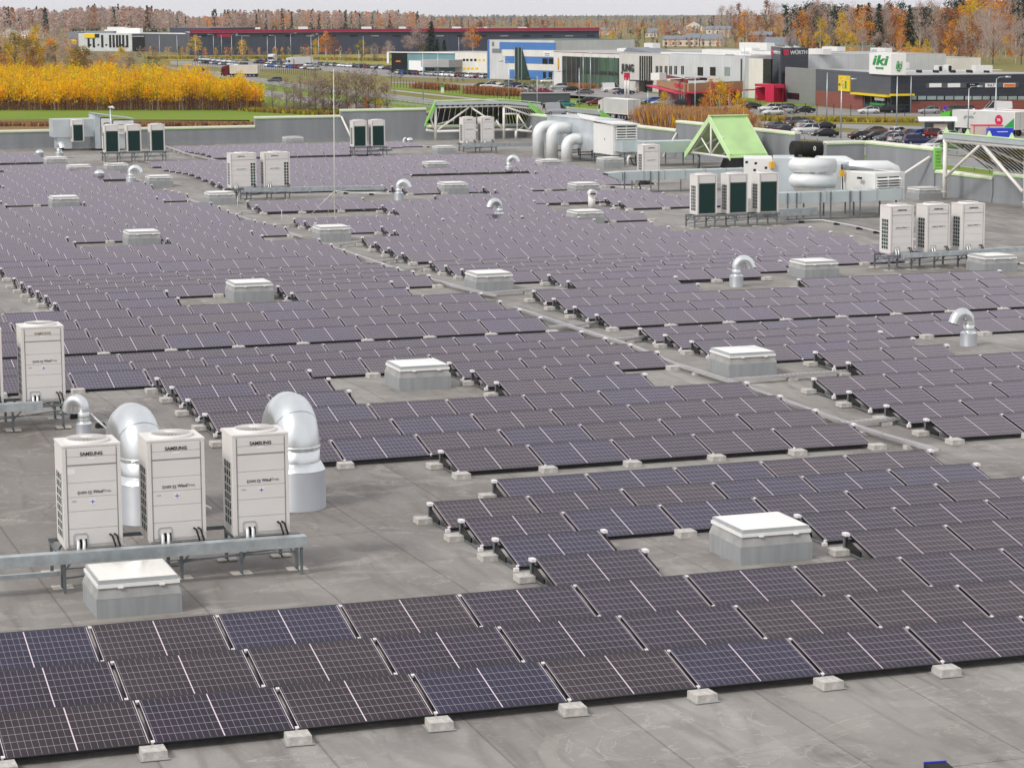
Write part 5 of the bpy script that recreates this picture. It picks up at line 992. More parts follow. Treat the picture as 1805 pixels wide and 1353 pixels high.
f5 = Fac(gp(979, 125), gp(1006, 126), 20); f5.wall('rear_block', e, M['pgrey'], 955, 1004, 72, roof='roofgrn')
# --- teal and white showroom
A, C = gp(685, 128), gp(860, 132); e = bld('showroom', A, 'low teal and white showroom with a dark glazed end behind rows of parked cars'); f1 = Fac(A, C, 28)
f1.wall('wall', e, M['teal'], 718, 801.8, 93.5); f1.wall('wall', e, M['creamc'], 802, 858, 93); f1.wall('glazed_end', e, M['dglass'], 690, 717.8, 93.5); f1.part('white_frame', e, M['signw'], [(685, 92, 802, 93.6), (684, 92, 687, 112)], 0, .5)
f1.part('white_panel', e, M['signw'], [(722, 107, 746, 128)], 0, .3); mb = MB(); f1.px(mb, 766, 105, 815, 118, 0, 6); f1.rel(mb, 'porch_roof', M['bitu'], e); f1.part('window', e, M['dglass'], [(x, 104, x+4, 108) for x in (816, 822, 829, 836)]+[(749, 119, 766, 126)], 0, .1); f1.part('yellow_window', e, M['yel'], [(x, 119, x+5, 123) for x in (816, 823, 830, 838)]+[(843, 104, 847, 107.5), (851, 104, 855, 107.5)], 0, .1); f1.part('red_light', e, M['orange'], [(698, 107, 706, 109.5)], .01, .1)
# --- huge dark hall with magenta roof edge
A, C = gp(333, 98), gp(1057, 92.6); e = bld('long_hall', A, 'very long dark hall with a continuous magenta roof edge'); f1 = Fac(A, C, 120); f1.wall('wall', e, M['navyv'], 334, 1056, 54.5); f1.part('magenta_fascia', e, M['mag'], [(334, 51, 1056, 56.2)], 0, 1.2)
for a in list(range(350, 1040, 38)): f1.part('window', e, M['lglass' if a % 3 == 0 else 'dglass'], [(a, 62.5, a+14, 64.5)], 0, .2)
rooftop(f1, e, [(535, 48, 552, 52.4, 40), (650, 48, 668, 52.4, 40), (718, 48, 730, 52.4, 40), (815, 48, 830, 52.4, 40), (860, 48.5, 878, 52.4, 40), (455, 49, 464, 52.4, 30), (930, 48.5, 945, 52.4, 30)])
f1.part('red_light_mast', e, M['mag'], [(383, 60, 406, 66)], 2, 2.4)
# --- grey hall, dark rear block, white office with yellow sign
A, C = gp(254, 91), gp(333, 93); e = bld('grey_hall', A, 'plain slate grey hall between the white office and the long dark hall'); f1 = Fac(A, C, 60); f1.wall('wall', e, M['slate'], 255, 332.5, 60.5, roof='ahuw'); f1.wall('dark_rear_block', e, M['navy'], 299, 372, 48.5, 60, 60) if False else None
f7 = Fac(gp(298, 80), gp(373, 81), 40); f7.wall('dark_rear_block', e, M['navyv'], 299, 371, 49)
A, C = gp(137, 90), gp(233, 91); e = bld('white_office', A, 'white office block with dark windows and a yellow roof sign, left of the grey hall', 'office'); f1 = Fac(A, C, 40); f1.wall('wall', e, M['pgrey'], 138, 232, 59.5, roof='ahuw'); f1.part('yellow_sign', e, M['yel'], [(150, 60, 168, 67)], 0, .6); f1.text('DIY', 159, 63.6, 4, M['ink'], e, .7) if False else None; f1.part('dark_sign', e, M['dglass'], [(168.5, 60, 175, 66)], 0, .5)
for a in (155, 164, 179, 193, 199, 205, 210, 216, 223): f1.part('window', e, M['dglass'], [(a, 62 if a > 170 else 68, a+3, 84)], 0, .2)
f1.part('window_frame', e, M['dglass'], [(158+7*j, 78+(j % 2)*3, 161+7*j, 81+(j % 2)*3) for j in range(10)], 0, .15); f6 = Fac(gp(233, 91), gp(254, 91), 30); f6.wall('glazed_link', e, M['dglass'], 233.5, 253.8, 61, roof=None); f6.part('window_frame', e, M['galv'], [(233.5, 63.5, 253.8, 65)], 0, .2); rooftop(f1, e, [(165, 48, 195, 59, 10), (195, 50, 222, 59, 10), (150, 53, 165, 59, 14)]); rooftop(f1, e, [(140, 55, 190, 59, 4)], 'roofgry')
f8 = Fac(gp(118, 86), gp(137, 87), 30); f8.wall('grey_wing', e, M['roofgry'], 119, 137.5, 57); f8.part('timber_panel', e, M['yel'], [(119, 70, 136, 78)], 0, .2)
# --- houses
HC = 0
def house(x0, x1, ye, yr_, yb_, wallm, roofm, label, gable=False, dep=9, win=3):
    """eaves at pixel row ye, ridge at yr_, base row yb_"""
    A, C = gp(x0, yb_), gp(x1, yb_); f = Fac(A, C, dep); e = bld('house', A, label, 'house'); _, ze = f.uz(x0, ye); _, zr_ = f.uz(x0, yr_); mb = MB(); f.slab(mb, 0, f.L, 0, ze, -dep, 0); f.rel(mb, 'wall', M[wallm], e); r_ = MB(); L = f.L; o_ = .4
    if gable:
        r_.quad([f.P(-o_, ze-.2, .4), f.P(L/2, zr_, .4), f.P(L/2, zr_, -dep), f.P(-o_, ze-.2, -dep)]).quad([f.P(L/2, zr_, .4), f.P(L+o_, ze-.2, .4), f.P(L+o_, ze-.2, -dep), f.P(L/2, zr_, -dep)])
        r_.quad([f.P(-o_, ze-.45, .4), f.P(-o_, ze-.2, .4), f.P(L/2, zr_, .4), f.P(L/2, zr_-.25, .4)]); r_.quad([f.P(L/2, zr_-.25, .4), f.P(L/2, zr_, .4), f.P(L+o_, ze-.2, .4), f.P(L+o_, ze-.45, .4)])
        g_ = MB(); g_.quad([f.P(0, ze, 0), f.P(L, ze, 0), f.P(L/2, zr_-.1, 0)]); f.rel(g_, 'gable', M[wallm], e)
    else:
        r_.quad([f.P(-o_, ze-.15, .5), f.P(L+o_, ze-.15, .5), f.P(L, zr_, -dep/2), f.P(0, zr_, -dep/2)]).quad([f.P(0, zr_, -dep/2), f.P(L, zr_, -dep/2), f.P(L+o_, ze-.15, -dep-.5), f.P(-o_, ze-.15, -dep-.5)]); g_ = MB()
        for u in (0, L): g_.quad([f.P(u, ze, 0), f.P(u, ze, -dep), f.P(u, zr_-.1, -dep/2)])
        f.rel(g_, 'gable', M[wallm], e)
    f.rel(r_, 'roof', M[roofm], e); c_ = MB(); f.slab(c_, L*.68, L*.68+.9, zr_-1.2, zr_+.9, -dep*.55-.9, -dep*.55); f.rel(c_, 'chimney', M['timber'], e)
    for j in range(win):
        for lv in range(2 if ze > 4.6 else 1):
            q = MB(); u = L*(j+.5)/win; f.slab(q, u-.6, u+.6, 1.0+2.8*lv, 2.4+2.8*lv, 0, .06); f.rel(q, 'window', M['dglass'], e)
    return e
for a in ((1168, 1206, 69, 63, 82, 'plastp', 'roofgry', 'pinkish house with grey roof, left of the row behind the white hall'), (1206, 1232, 68, 59, 82, 'plastp', 'roofgry', 'pinkish house with a pointed grey roof, middle of the row behind the white hall'), (1234, 1270, 70, 60, 82, 'plast', 'roofgry', 'pale house with solar covered grey roof, right of the row behind the white hall'),
 (1243, 1287, 52, 46, 66, 'plast', 'roofgry', 'long pale house with a metal grey roof above the row of pinkish houses'), (1180, 1203, 54, 46, 60, 'plast', 'roofbrn', 'small pale house with dark roof high on the slope'), (1208, 1238, 46, 37, 56, 'plastp', 'roofgrn', 'house with green roof and pinkish gable near the skyline'), (1137, 1158, 58, 50, 66, 'plast', 'roofgry', 'white house with steep grey roof left of the small dark roofed one'), (1165, 1182, 57, 49, 63, 'timber', 'roofbrn', 'dark roofed house half hidden by an orange tree'),
 (1319, 1360, 62, 56, 74, 'timber', 'roofgry', 'dark low house with grey roof between orange trees'), (1346, 1408, 80, 66, 92, 'plast', 'roofgry', 'cream house with wide grey roof just above the dark tower'), (1404, 1428, 52, 42, 72, 'plast', 'roofgry', 'tall cream house among bare trees above the tower'),
 (1440, 1475, 90, 78, 100, 'plast', 'roofgrn', 'house with green roof and white gable left of the roof sign'), (1478, 1540, 96, 80, 102, 'timber', 'roofgrn', 'long green roofed house behind the supermarket sign'), (1545, 1575, 88, 77, 102, 'timber', 'roofgry', 'brown gabled house right behind the white sign cube'), (1562, 1612, 98, 84, 106, 'plast', 'roofred', 'house with red roof and cream gable right of the sign cube'), (1612, 1655, 108, 96, 114, 'plast', 'roofgry', 'grey roofed barn right of the red roofed house'),
 (5, 32, 55, 49, 66, 'plast', 'roofgrn', 'white gabled house at the far left edge'), (36, 66, 56, 51, 68, 'signw', 'roofgry', 'low white house right of the far left gabled one'), (333, 358, 44, 37, 50, 'plastp', 'roofred', 'small house with red roof above the dark rear block'), (1048, 1082, 54, 49, 62, 'plast', 'roofgry', 'low grey roofed house at the right end of the long hall')): house(*a[:8], gable='gable' in a[7])
# ================================================================ STREET FURNITURE
def lamp(px_, yt, yb_, label, arm=1):
    A = gp(px_, yb_); d = ray(px_, yt); k_ = math.hypot(A.x-CAM.x, A.y-CAM.y)/math.hypot(d.x, d.y); h = CAM.z+d.z*k_+HG; e = empty('street_lamp', (A.x, A.y, -HG), 0, label, 'street lamp', 'street lamps along the roads')
    b = MB(); b.tube([(0, 0, 0), (0, 0, h)], [.13, .07], 8); b.build('pole', [M['galv']], e)
    if arm:
        b = MB(); w_ = arm*h*.16; b.tube([(0, 0, h-.1), (RT.x*w_*.3, RT.y*w_*.3, h+.25), (RT.x*w_, RT.y*w_, h+.3)], .05, 6); b.build('arm', [M['galv']], e); b = MB(); b.tube([(RT.x*w_, RT.y*w_, h+.3), (RT.x*(w_+arm*.9), RT.y*(w_+arm*.9), h+.28)], .16, 6); b.build('lamp_head', [M['galv']], e)
LP = [(282, 62, 117, 0), (313, 62, 118, 0), (345, 66, 112, 1), (377, 62, 104, -1), (391, 62, 104, 0), (409, 62, 112, 1), (427, 64, 108, -1), (472, 64, 112, 0), (486, 64, 110, -1), (513, 60, 105, 1), (549, 62, 118, 1), (562, 64, 116, 1), (575, 86, 120, 0), (600, 90, 116, -1), (633, 89, 126, 0), (641, 64, 124, 0), (746, 90, 178, 0), (772, 92, 142, 0), (809, 66, 110, 0), (897, 110, 176, -1), (947, 134, 192, 0), (975, 128, 172, 1), (1021, 120, 190, 0), (1028, 96, 160, 1), (1041, 100, 165, 0), (1142, 160, 192, 0), (1225, 130, 200, 0), (1311, 84, 196, 0), (1457, 128, 218, 0), (1482, 143, 246, 1), (1580, 135, 232, 0), (1605, 135, 200, 0), (1706, 156, 244, 1), (1754, 139, 238, 1), (66, 20, 66, 0), (1040, 100, 150, 0)]
for n_, (a, b_, c, d_) in enumerate(sorted(LP)): lamp(a, b_, c, f'grey street lamp pole, {ordn(n_+1)} of the lamp poles counted from the left', d_)
def sign(px_, yb_, yt, kind, label):
    A = gp(px_, yb_); k_ = mpp(A); h = (yb_-yt)*k_; e = empty('road_sign', A, 0, label, 'road sign'); b = MB(); b.tube([(0, 0, 0), (0, 0, h)], .05, 6); b.build('pole', [M['galv']], e); q = MB(); n = {'o': 18, 't': 3, 'v': 3, 's': 4}[kind[0]]; r_ = .45 if kind[0] != 's' else .6; a0 = {'o': 0, 't': math.pi/2, 'v': -math.pi/2, 's': math.pi/4}[kind[0]]
    F2 = -Vector((FW.x, FW.y, 0)).normalized()
    for rr, o_, m_ in ((r_, .05, 0), (r_*.74, .09, 1)):
        q.quad([RT*rr*math.cos(a0+math.tau*i/n)+Vector((0, 0, h+rr*math.sin(a0+math.tau*i/n)))+F2*o_ for i in range(n)], m_)
    q.build('plate', [M['redp'], M['bluep'] if kind[1] == 'b' else M['signw']], e)
for a in ((1665, 219, 190, 'ob', 'round blue sign with red rim on a pole before the brick wall'), (1716, 205, 193, 'vw', 'white give way triangle at the brick wall'), (1712, 262, 243, 'tw', 'white warning triangle among the parked cars at right'), (1573, 240, 227, 'tw', 'small red and white warning triangle by the road'), (995, 175, 172, 'sw', 'tiny red and white sign on the lawn left of the parked trucks')): sign(*a)
A = gp(1105, 172); e = empty('pylon_sign', A, 0, 'twin white poles carrying crimson cross shaped restaurant sign', 'sign'); k_ = mpp(A); h = (172-135)*k_; F2 = -Vector((FW.x, FW.y, 0)).normalized()
for s_ in (-1, 1): b = MB(); x_ = RT*s_*2.6*k_; b.tube([(x_.x, x_.y, 0), (x_.x, x_.y, h)], .28, 8); b.build('pole', [M['white']], e); b = MB(); P_ = Vector((x_.x, x_.y, h)); b.bar(P_+Vector((0, 0, -7*k_)), P_+Vector((0, 0, 6*k_)), 4*k_, .5); b.build('sign_arm', [M['redp']], e)
b = MB(); b.bar(Vector((0, 0, h-.5*k_))-RT*5.5*k_, Vector((0, 0, h-.5*k_))+RT*5.5*k_, .7, 3*k_); b.build('sign_bar', [M['redp']], e)
A = gp(780, 164); e = empty('mast_sign', A, 0, 'small green and white figure shaped sign on the verge', 'sign'); k_ = mpp(A); b = MB(); b.bar((0, 0, 0), (0, 0, 10*k_), 5*k_, .3); b.build('white_board', [M['signw']], e); b = MB(); b.bar(Vector((0, 0, 12*k_))-RT*3.5*k_, Vector((0, 0, 12*k_))+RT*3.5*k_, .4, 4*k_); b.build('green_board', [M['sgreen']], e)
for n_, (px_, yb_, hh, c) in enumerate(((1364, 96, 16, 'b'), (1384, 96, 16, 'b'), (1399, 96, 16, 'b'), (1206, 150, 38, 'r'), (1210, 150, 42, 'w'))):
    A = gp(px_, max(yb_, 150) if c != 'b' else 160); k_ = mpp(A); top = aty(px_, yb_-hh if c == 'b' else yb_-hh, A.y); h = top.z+HG; e = empty('flagpole', A, 0, f'flagpole with {dict(b="blue", r="red", w="white")[c]} flag rising behind the restaurant' if c != 'b' else f'flagpole with pale blue flag behind the tower, {ordn(n_+1)} from the left', 'flagpole'); b = MB(); b.tube([(0, 0, 0), (0, 0, h)], .07, 6); b.build('pole', [M['white']], e); b = MB(); F_ = [Vector((0, 0, h))+RT*(.4*i)+Vector((0, 0, -.12*i))+Vector((FW.x, FW.y, 0))*(.12*math.sin(i*1.7)) for i in range(5)]
    for p_, q in zip(F_, F_[1:]): b.quad([p_, q, q-Vector((0, 0, 4.2)), p_-Vector((0, 0, 4.2))])
    b.build('flag', [{'b': M['ductl'], 'r': M['redp'], 'w': M['signw']}[c]], e)
for n_, f_ in enumerate(([(1634, 267), (1830, 288)], [(1353, 241), (1640, 268)], [(1353, 258), (1460, 270), (1640, 292), (1830, 316)], [(340, 133), (460, 148), (545, 161), (692, 178), (775, 188)], [(690, 186), (775, 195)], [(330, 128), (460, 150), (560, 164)])):
    P_ = [gp(*q) for q in f_]; O_ = P_[0]; e = empty('guard_rail', O_, 0, f'steel guard rail along the dual road, stretch {["under the parked cars at far right", "beside the black tank", "between the two roads at right", "in the median at centre left", "just left of the truss canopy", "along the far left road"][n_]}', 'guard rail', 'guard rails along the road'); b = MB(); pb = MB()
    for a, c in zip(P_, P_[1:]):
        b.bar(a-O_+Vector((0, 0, .62)), c-O_+Vector((0, 0, .62)), .10, .30); n = int((c-a).length/4)
        for j in range(n+1): p_ = a.lerp(c, j/max(n, 1))-O_; pb.bar(p_, p_+Vector((0, 0, .7)), .09)
    b.build('rail', [M['galv']], e); pb.build('posts', [M['galvd']], e)['kind'] = 'stuff'
for n_, f_ in enumerate(([(1320, 199), (1440, 204), (1560, 206), (1700, 206)], [(340, 118), (440, 124), (560, 136)], [(690, 153), (870, 172), (1000, 186)])):
    P_ = [gp(*q) for q in f_]; O_ = P_[0]; e = empty('wire_fence', O_, 0, ('dark post and wire fence in front of the supermarket', 'wire fence along the far car park', 'thin wire fence on the lawn behind the truss canopy')[n_], 'fence'); b = MB(); w_ = MB(); hh = 2.3
    for a, c in zip(P_, P_[1:]):
        n = max(2, int((c-a).length/3.2))
        for j in range(n): p_ = a.lerp(c, j/n)-O_; b.bar(p_, p_+Vector((0, 0, hh)), .09)
        for z in (.1, .8, 1.5, hh-.05): w_.bar(a-O_+Vector((0, 0, z)), c-O_+Vector((0, 0, z)), .02)
    b.build('posts', [M['frame']], e)['kind'] = 'stuff'; w_.build('wires', [M['galvd']], e)
A = gp(1655, 240); e = empty('bus_shelter', A, math.atan2(RT.y, RT.x), 'pale bus shelter kiosk with curved roof at the car park', 'shelter'); b = MB(); b.box(-2.6, -1, 0, -2.5, 1, 2.4); b.box(2.3, -1, 0, 2.4, 1, 2.4); b.box(-2.6, .9, .3, 2.4, 1, 2.3); b.build('frame', [M['lglass']], e); b = MB()
for i in range(8): t0, t1 = math.pi*i/8, math.pi*(i+1)/8; b.quad([(-3.6, -1.5*math.cos(t0), 2.45+.7*math.sin(t0)), (2.7, -1.5*math.cos(t0), 2.45+.7*math.sin(t0)), (2.7, -1.5*math.cos(t1), 2.45+.7*math.sin(t1)), (-3.6, -1.5*math.cos(t1), 2.45+.7*math.sin(t1))])
b.build('roof', [M['signw']], e); b = MB(); b.box(-1.0, -.8, 0, 1.2, .6, 2.0); b.build('kiosk', [M['plastp']], e)
A = gp(1742, 256); e = empty('portable_cabin', A, math.atan2(RT.y, RT.x), 'pale pinkish cabin with red edges beside the blue trailer', 'cabin'); b = MB(); b.box(-2.2, 0, 0, 2.2, 3, 2.9); b.build('wall', [M['plastp']], e); b = MB(); b.box(-2.25, -.04, 2.9, 2.25, 3.05, 3.0); b.box(-.05, -.05, 0, .05, -.005, 2.9); b.box(-2.26, -.04, 0, -2.16, .04, 2.9); b.build('red_trim', [M['redp']], e)
A = gp(962, 186); e = empty('bin_shed', A, math.atan2(RT.y, RT.x), 'dark grey fenced shed behind the parked cars near the white van', 'shed'); b = MB(); b.box(-5.4, 0, 0, 5.4, 3, 2.6); b.build('wall', [M['slate']], e); b = MB(); b.box(-5.6, -.2, 2.6, 5.6, 3.2, 2.75); b.build('roof', [M['bitu']], e)
# ================================================================ VEHICLES
CARM = {k: mat('car_paint_'+k, c, .25, .3, 0) for k, c in dict(white=(.72, .72, .72), black=(.012, .012, .014), grey=(.11, .115, .125), silver=(.40, .42, .44), red=(.16, .012, .02), maroon=(.20, .015, .05), blue=(.02, .10, .42), navy=(.02, .028, .09), brown=(.12, .075, .045), green=(.12, .22, .06), teal=(.02, .20, .20), pale=(.50, .51, .50)).items()}
M['cglass'] = mat('car_window_glass', (.012, .016, .02), .06, 0, 0); M['tyre'] = mat('tyre_rubber', (.010, .010, .010), .8, 0, 0); M['rim'] = mat('wheel_rim', (.42, .42, .42), .35, .7, 0); M['lampw'] = mat('headlight_glass', (.75, .75, .75), .15, 0, 0); M['lampr'] = mat('tail_light_red', (.45, .01, .01), .2, 0, 0)
def loft(mb, secs, m=0, smooth=True):
    n = len(secs[0]); b0 = len(mb.v)
    for s_ in secs: mb.v += [tuple(p) for p in s_]
    for i in range(len(secs)-1):
        for j in range(n-1): mb.f.append((b0+i*n+j, b0+i*n+j+1, b0+(i+1)*n+j+1, b0+(i+1)*n+j)); mb.m.append(m); (mb.sm.add(len(mb.f)-1) if smooth else None)
    for k_, rev in ((0, True), (len(secs)-1, False)):
        f = [b0+k_*n+j for j in range(n)]; mb.f.append(tuple(f[::-1] if rev else f)); mb.m.append(m)
KINDS = {
 'hatchback': dict(L=4.2, W=1.76, body=[(-2.1, .38, .62), (-2.0, .30, .92), (-1.2, .22, .98), (0, .2, .97), (.9, .22, .94), (1.7, .26, .84), (2.02, .32, .70), (2.1, .38, .58)], cab=[(-1.98, .95), (-1.62, 1.40), (-.7, 1.49), (.05, 1.46), (1.05, .94)]),
 'saloon': dict(L=4.7, W=1.80, body=[(-2.35, .38, .70), (-2.25, .30, .96), (-1.5, .22, 1.0), (0, .2, .96), (1.0, .22, .93), (2.0, .28, .80), (2.3, .34, .66), (2.35, .40, .56)], cab=[(-1.75, .98), (-1.0, 1.38), (-.3, 1.44), (.25, 1.40), (1.2, .92)]),
 'estate': dict(L=4.7, W=1.84, body=[(-2.35, .40, .68), (-2.28, .34, 1.0), (-1.2, .26, 1.06), (0, .24, 1.05), (1.0, .26, 1.02), (2.0, .32, .92), (2.3, .40, .76), (2.35, .46, .62)], cab=[(-2.26, 1.03), (-2.0, 1.58), (-.8, 1.67), (.15, 1.62), (1.15, 1.0)]),
 'van': dict(L=5.4, W=1.98, body=[(-2.7, .42, 1.2), (-2.68, .34, 1.25), (-1.2, .28, 1.25), (.6, .28, 1.25), (1.5, .30, 1.2), (2.3, .34, 1.02), (2.62, .42, .82), (2.7, .48, .66)], cab=[(-2.68, 1.24), (-2.62, 2.35), (-.8, 2.45), (.75, 2.42), (1.85, 1.15)])}
CME = {}
def car_meshes(kind):
    if kind in CME: return CME[kind]
    K = KINDS[kind]; W = K['W']/2; b = MB(); secs = []
    for x, z0, z1 in K['body']:
        e_ = .06 if abs(x) > K['L']/2-.15 else 0; w_ = W-e_*2.2
        secs.append([(x, -w_*.92, z0), (x, -w_, z0+(z1-z0)*.35), (x, -w_*.985, z1-.10), (x, -w_*.88, z1), (x, 0, z1+.02), (x, w_*.88, z1), (x, w_*.985, z1-.10), (x, w_, z0+(z1-z0)*.35), (x, w_*.92, z0), (x, -w_*.92, z0)][::-1])
    loft(b, secs)
    cab = K['cab']; top = max(z for _, z in cab); rs = [c for c in cab if c[1] > top-.16]
    secs = [[(x, -W*.72, z-.055), (x, -W*.64, z), (x, W*.64, z), (x, W*.72, z-.055), (x, -W*.72, z-.055)][::-1] for x, z in rs]; loft(b, secs)
    (x0, zb), (x1, z1), (xn, zn) = cab[0], rs[0], cab[-1]; xr, zr_ = rs[-1]
    for s_ in (-1, 1):                                     # pillars
        for (xa, za, xb_, zb_) in ((x0, zb, x1, z1), (xn, zn, xr, zr_), ((x0+xn)/2-.25, zb, (x1+xr)/2-.1, z1)): b.bar((xa, s_*W*.86, za), (xb_, s_*W*.70, zb_-.03), .075)
    if kind == 'van': b.hexa([(-2.66, -W*.90, 1.2), (.55, -W*.90, 1.2), (.55, W*.90, 1.2), (-2.66, W*.90, 1.2), (-2.62, -W*.76, 2.38), (.45, -W*.76, 2.42), (.45, W*.76, 2.42), (-2.62, W*.76, 2.38)])
    g_ = MB(); secs = []
    for x, z in cab: hh = (z-zb)/(top-zb); w_ = W*(.865-.155*max(hh, 0)); secs.append([(x, -W*.865, min(zb, z)-.02), (x, -w_, z-.02), (x, w_, z-.02), (x, W*.865, min(zb, z)-.02), (x, -W*.865, min(zb, z)-.02)][::-1])
    loft(g_, secs, 0, False)
    r_ = .32 if kind != 'van' else .36; wh = MB(); wh.tube([(0, -.11, 0), (0, .11, 0)], r_, 14); rim = MB(); rim.tube([(0, -.118, 0), (0, .118, 0)], r_*.62, 12)
    hl = MB(); hl.hexa([(-.16, -.2, -.06), (.02, -.2, -.06), (-.06, .2, -.06), (-.22, .2, -.06), (-.20, -.2, .08), (-.02, -.2, .08), (-.12, .2, .08), (-.26, .2, .08)]); tl = MB(); tl.box(-.03, -.13, -.10, .06, .13, .12)
    pl = MB(); pl.box(-.01, -.26, -.06, .01, .26, .06)
    CME[kind] = (b.mesh('body', CARM['grey']), g_.mesh('windows', M['cglass']), wh.mesh('wheel', M['tyre']), rim.mesh('rim', M['rim']), hl.mesh('headlight', M['lampw']), tl.mesh('tail_light', M['lampr']), pl.mesh('number_plate', M['label']), r_, K)
    return CME[kind]
PROTO = {}
def car(P, ang, kind, col, label, group, parts=True, sc=1.):
    key = (kind, parts)
    if key not in PROTO:
        b, g_, wh, rim, hl, tl, pl, r_, K = car_meshes(kind); e = empty('parked_car' if kind != 'van' else 'parked_van', (0, 0, 0)); link('body', b, e); link('windows', g_, e); W = K['W']/2; x_ = K['L']/2
        for sx in (-1, 1):
            for sy in (-1, 1):
                w_ = link('wheel', wh, e, (sx*x_*.62, sy*(W-.10), r_))
                if parts: link('rim', rim, w_)
        if parts:
            for sy in (-1, 1): link('headlight', hl, e, (x_-.02, sy*W*.68, .68 if kind != 'van' else .85)); link('tail_light', tl, e, (-x_+.02, sy*W*.80, .82 if kind != 'van' else 1.1))
            link('number_plate', pl, e, (-x_-.0, 0, .55)); link('number_plate', pl, e, (x_+.0, 0, .45))
        for c in e.children: c.location = Vector(c.location)
        PROTO[key] = [e, True]
    e, fresh = PROTO[key]
    o = e if fresh else dup(e, (0, 0, 0)); PROTO[key][1] = False
    o.location = (P.x, P.y, -HG+.05); o.rotation_euler = (0, 0, math.atan2(RT.y, RT.x)+R(ang)); o.scale = (sc,)*3
    for c in o.children:
        if c.name.split('.')[0] == 'body': c.material_slots[0].link = 'OBJECT'; c.material_slots[0].material = CARM[col]
    return tag(o, label, 'van' if kind == 'van' else 'car', group)
CNAME = dict(white='white', black='black', grey='dark grey', silver='silver', red='dark red', maroon='maroon', blue='bright blue', navy='navy blue', brown='brown', green='light green', teal='teal', pale='pale grey')
def lot(cars, where, group, parts=True):
    cnt = {}
    for (px_, py_, ang, kind, col) in sorted(cars, key=lambda c: c[0]):
        k_ = (kind, col); cnt[k_] = cnt.get(k_, 0)+1; tot = sum(1 for c in cars if (c[3], c[4]) == k_)
        car(gp(px_, py_), ang, kind, col, f'{CNAME[col]} {kind}{", "+ordn(cnt[k_])+" such from left," if tot > 1 else ""} {where}', group, parts)
H_, S_, E2, V_ = 'hatchback', 'saloon', 'estate', 'van'
lot([(1370, 229, 35, S_, 'grey'), (1384, 236, 40, S_, 'black'), (1404, 222, 40, E2, 'grey'), (1413, 221, 38, S_, 'blue'), (1424, 227, 35, S_, 'silver'), (1420, 236, 205, E2, 'white'), (1449, 230, 205, S_, 'black'), (1452, 243, 195, S_, 'black')], 'in the group left of the black tank', 'cars parked near the black tank')
lot([(1541, 238, 188, S_, 'brown'), (1521, 247, 20, S_, 'black'), (1540, 249, 200, H_, 'black'), (1566, 251, 200, E2, 'grey'), (1587, 252, 30, H_, 'silver'), (1587, 240, 30, H_, 'white'), (1606, 243, 25, S_, 'brown'), (1623, 244, 35, H_, 'blue'), (1648, 244, 30, E2, 'red'), (1618, 256, 10, E2, 'navy'), (1649, 264, 205, H_, 'white'), (1672, 266, 200, H_, 'green'), (1678, 249, 30, E2, 'white'), (1706, 252, 200, S_, 'grey')], 'in the near car park at right', 'cars parked behind the right parapet')
lot([(1357, 197, 190, E2, 'white'), (1363, 203, 200, H_, 'white'), (1380, 201, 190, E2, 'silver'), (1393, 197, 10, E2, 'grey'), (1416, 200, 195, S_, 'black'), (1322, 193, 190, S_, 'black'), (1531, 201, 185, H_, 'white'), (1558, 200, 180, E2, 'black'), (1577, 199, 180, E2, 'navy'), (1638, 201, 185, H_, 'silver'), (1680, 201, 185, E2, 'grey'), (1700, 199, 185, H_, 'grey')], 'on the tarmac right before the supermarket', 'cars parked before the supermarket')
lot([(860, 156, 185, E2, 'white'), (883, 158, 185, E2, 'white'), (905, 156, 180, E2, 'navy'), (925, 157, 180, S_, 'silver'), (891, 160, 185, H_, 'white'), (915, 162, 190, E2, 'white'), (848, 155, 185, S_, 'black'), (873, 152, 5, H_, 'white'), (898, 150, 5, S_, 'grey'), (960, 166, 0, S_, 'maroon'), (985, 158, 190, E2, 'silver'), (1006, 162, 185, S_, 'black'), (1030, 167, 185, S_, 'grey'), (1079, 163, 10, V_, 'white'), (1092, 166, 10, H_, 'silver'), (1103, 167, 5, S_, 'navy'), (965, 147, 180, H_, 'white')], 'in the car park before the glazed hall', 'cars parked before the glazed hall')
lot([(964, 181, 15, H_, 'silver'), (983, 185, 15, H_, 'white'), (995, 189, 10, S_, 'teal'), (1034, 184, 185, E2, 'black'), (1052, 187, 185, E2, 'red'), (981, 203, 20, V_, 'silver'), (1150, 183, 185, H_, 'blue'), (1166, 186, 185, S_, 'silver'), (1192, 190, 185, E2, 'black'), (1264, 204, 180, S_, 'silver'), (1232, 203, 180, H_, 'grey')], 'beside the lorry and the restaurant', 'cars parked round the restaurant')
rr = random.Random(5); fl = []
for row, (x0, x1, y0, y1, n) in enumerate(((348, 420, 106, 112, 16), (356, 432, 112, 118, 15), (453, 556, 112, 119, 20), (470, 560, 118, 124, 14), (565, 700, 116, 124, 20), (690, 850, 124, 130, 24), (700, 860, 131, 139, 18))):
    for j in range(n): t = (j+.5)/n; fl.append((x0+(x1-x0)*t+rr.uniform(-1, 1), y0+(y1-y0)*t, rr.choice((55, 60, 235)), rr.choice((H_, S_, E2)), rr.choice(('white', 'white', 'silver', 'pale', 'white', 'grey', 'black', 'navy', 'silver', 'red', 'blue') if row else ('white', 'white', 'pale', 'silver'))))
for row in range(2):
    sub = [c for c in fl if (c[0] < 600) == (row == 0)]; lot(sub, ('in the far car park by the dual road', 'in the far car park before the teal showroom')[row], 'cars crowded in the far car parks', False)
lot([(459, 108, 265, H_, 'grey'), (471, 108, 265, H_, 'black'), (492, 108, 265, H_, 'navy'), (506, 108, 265, H_, 'grey'), (346, 109, 265, H_, 'black'), (433, 108, 265, H_, 'grey')], 'facing the camera in the back row far left', 'cars in the back row at far left', False)
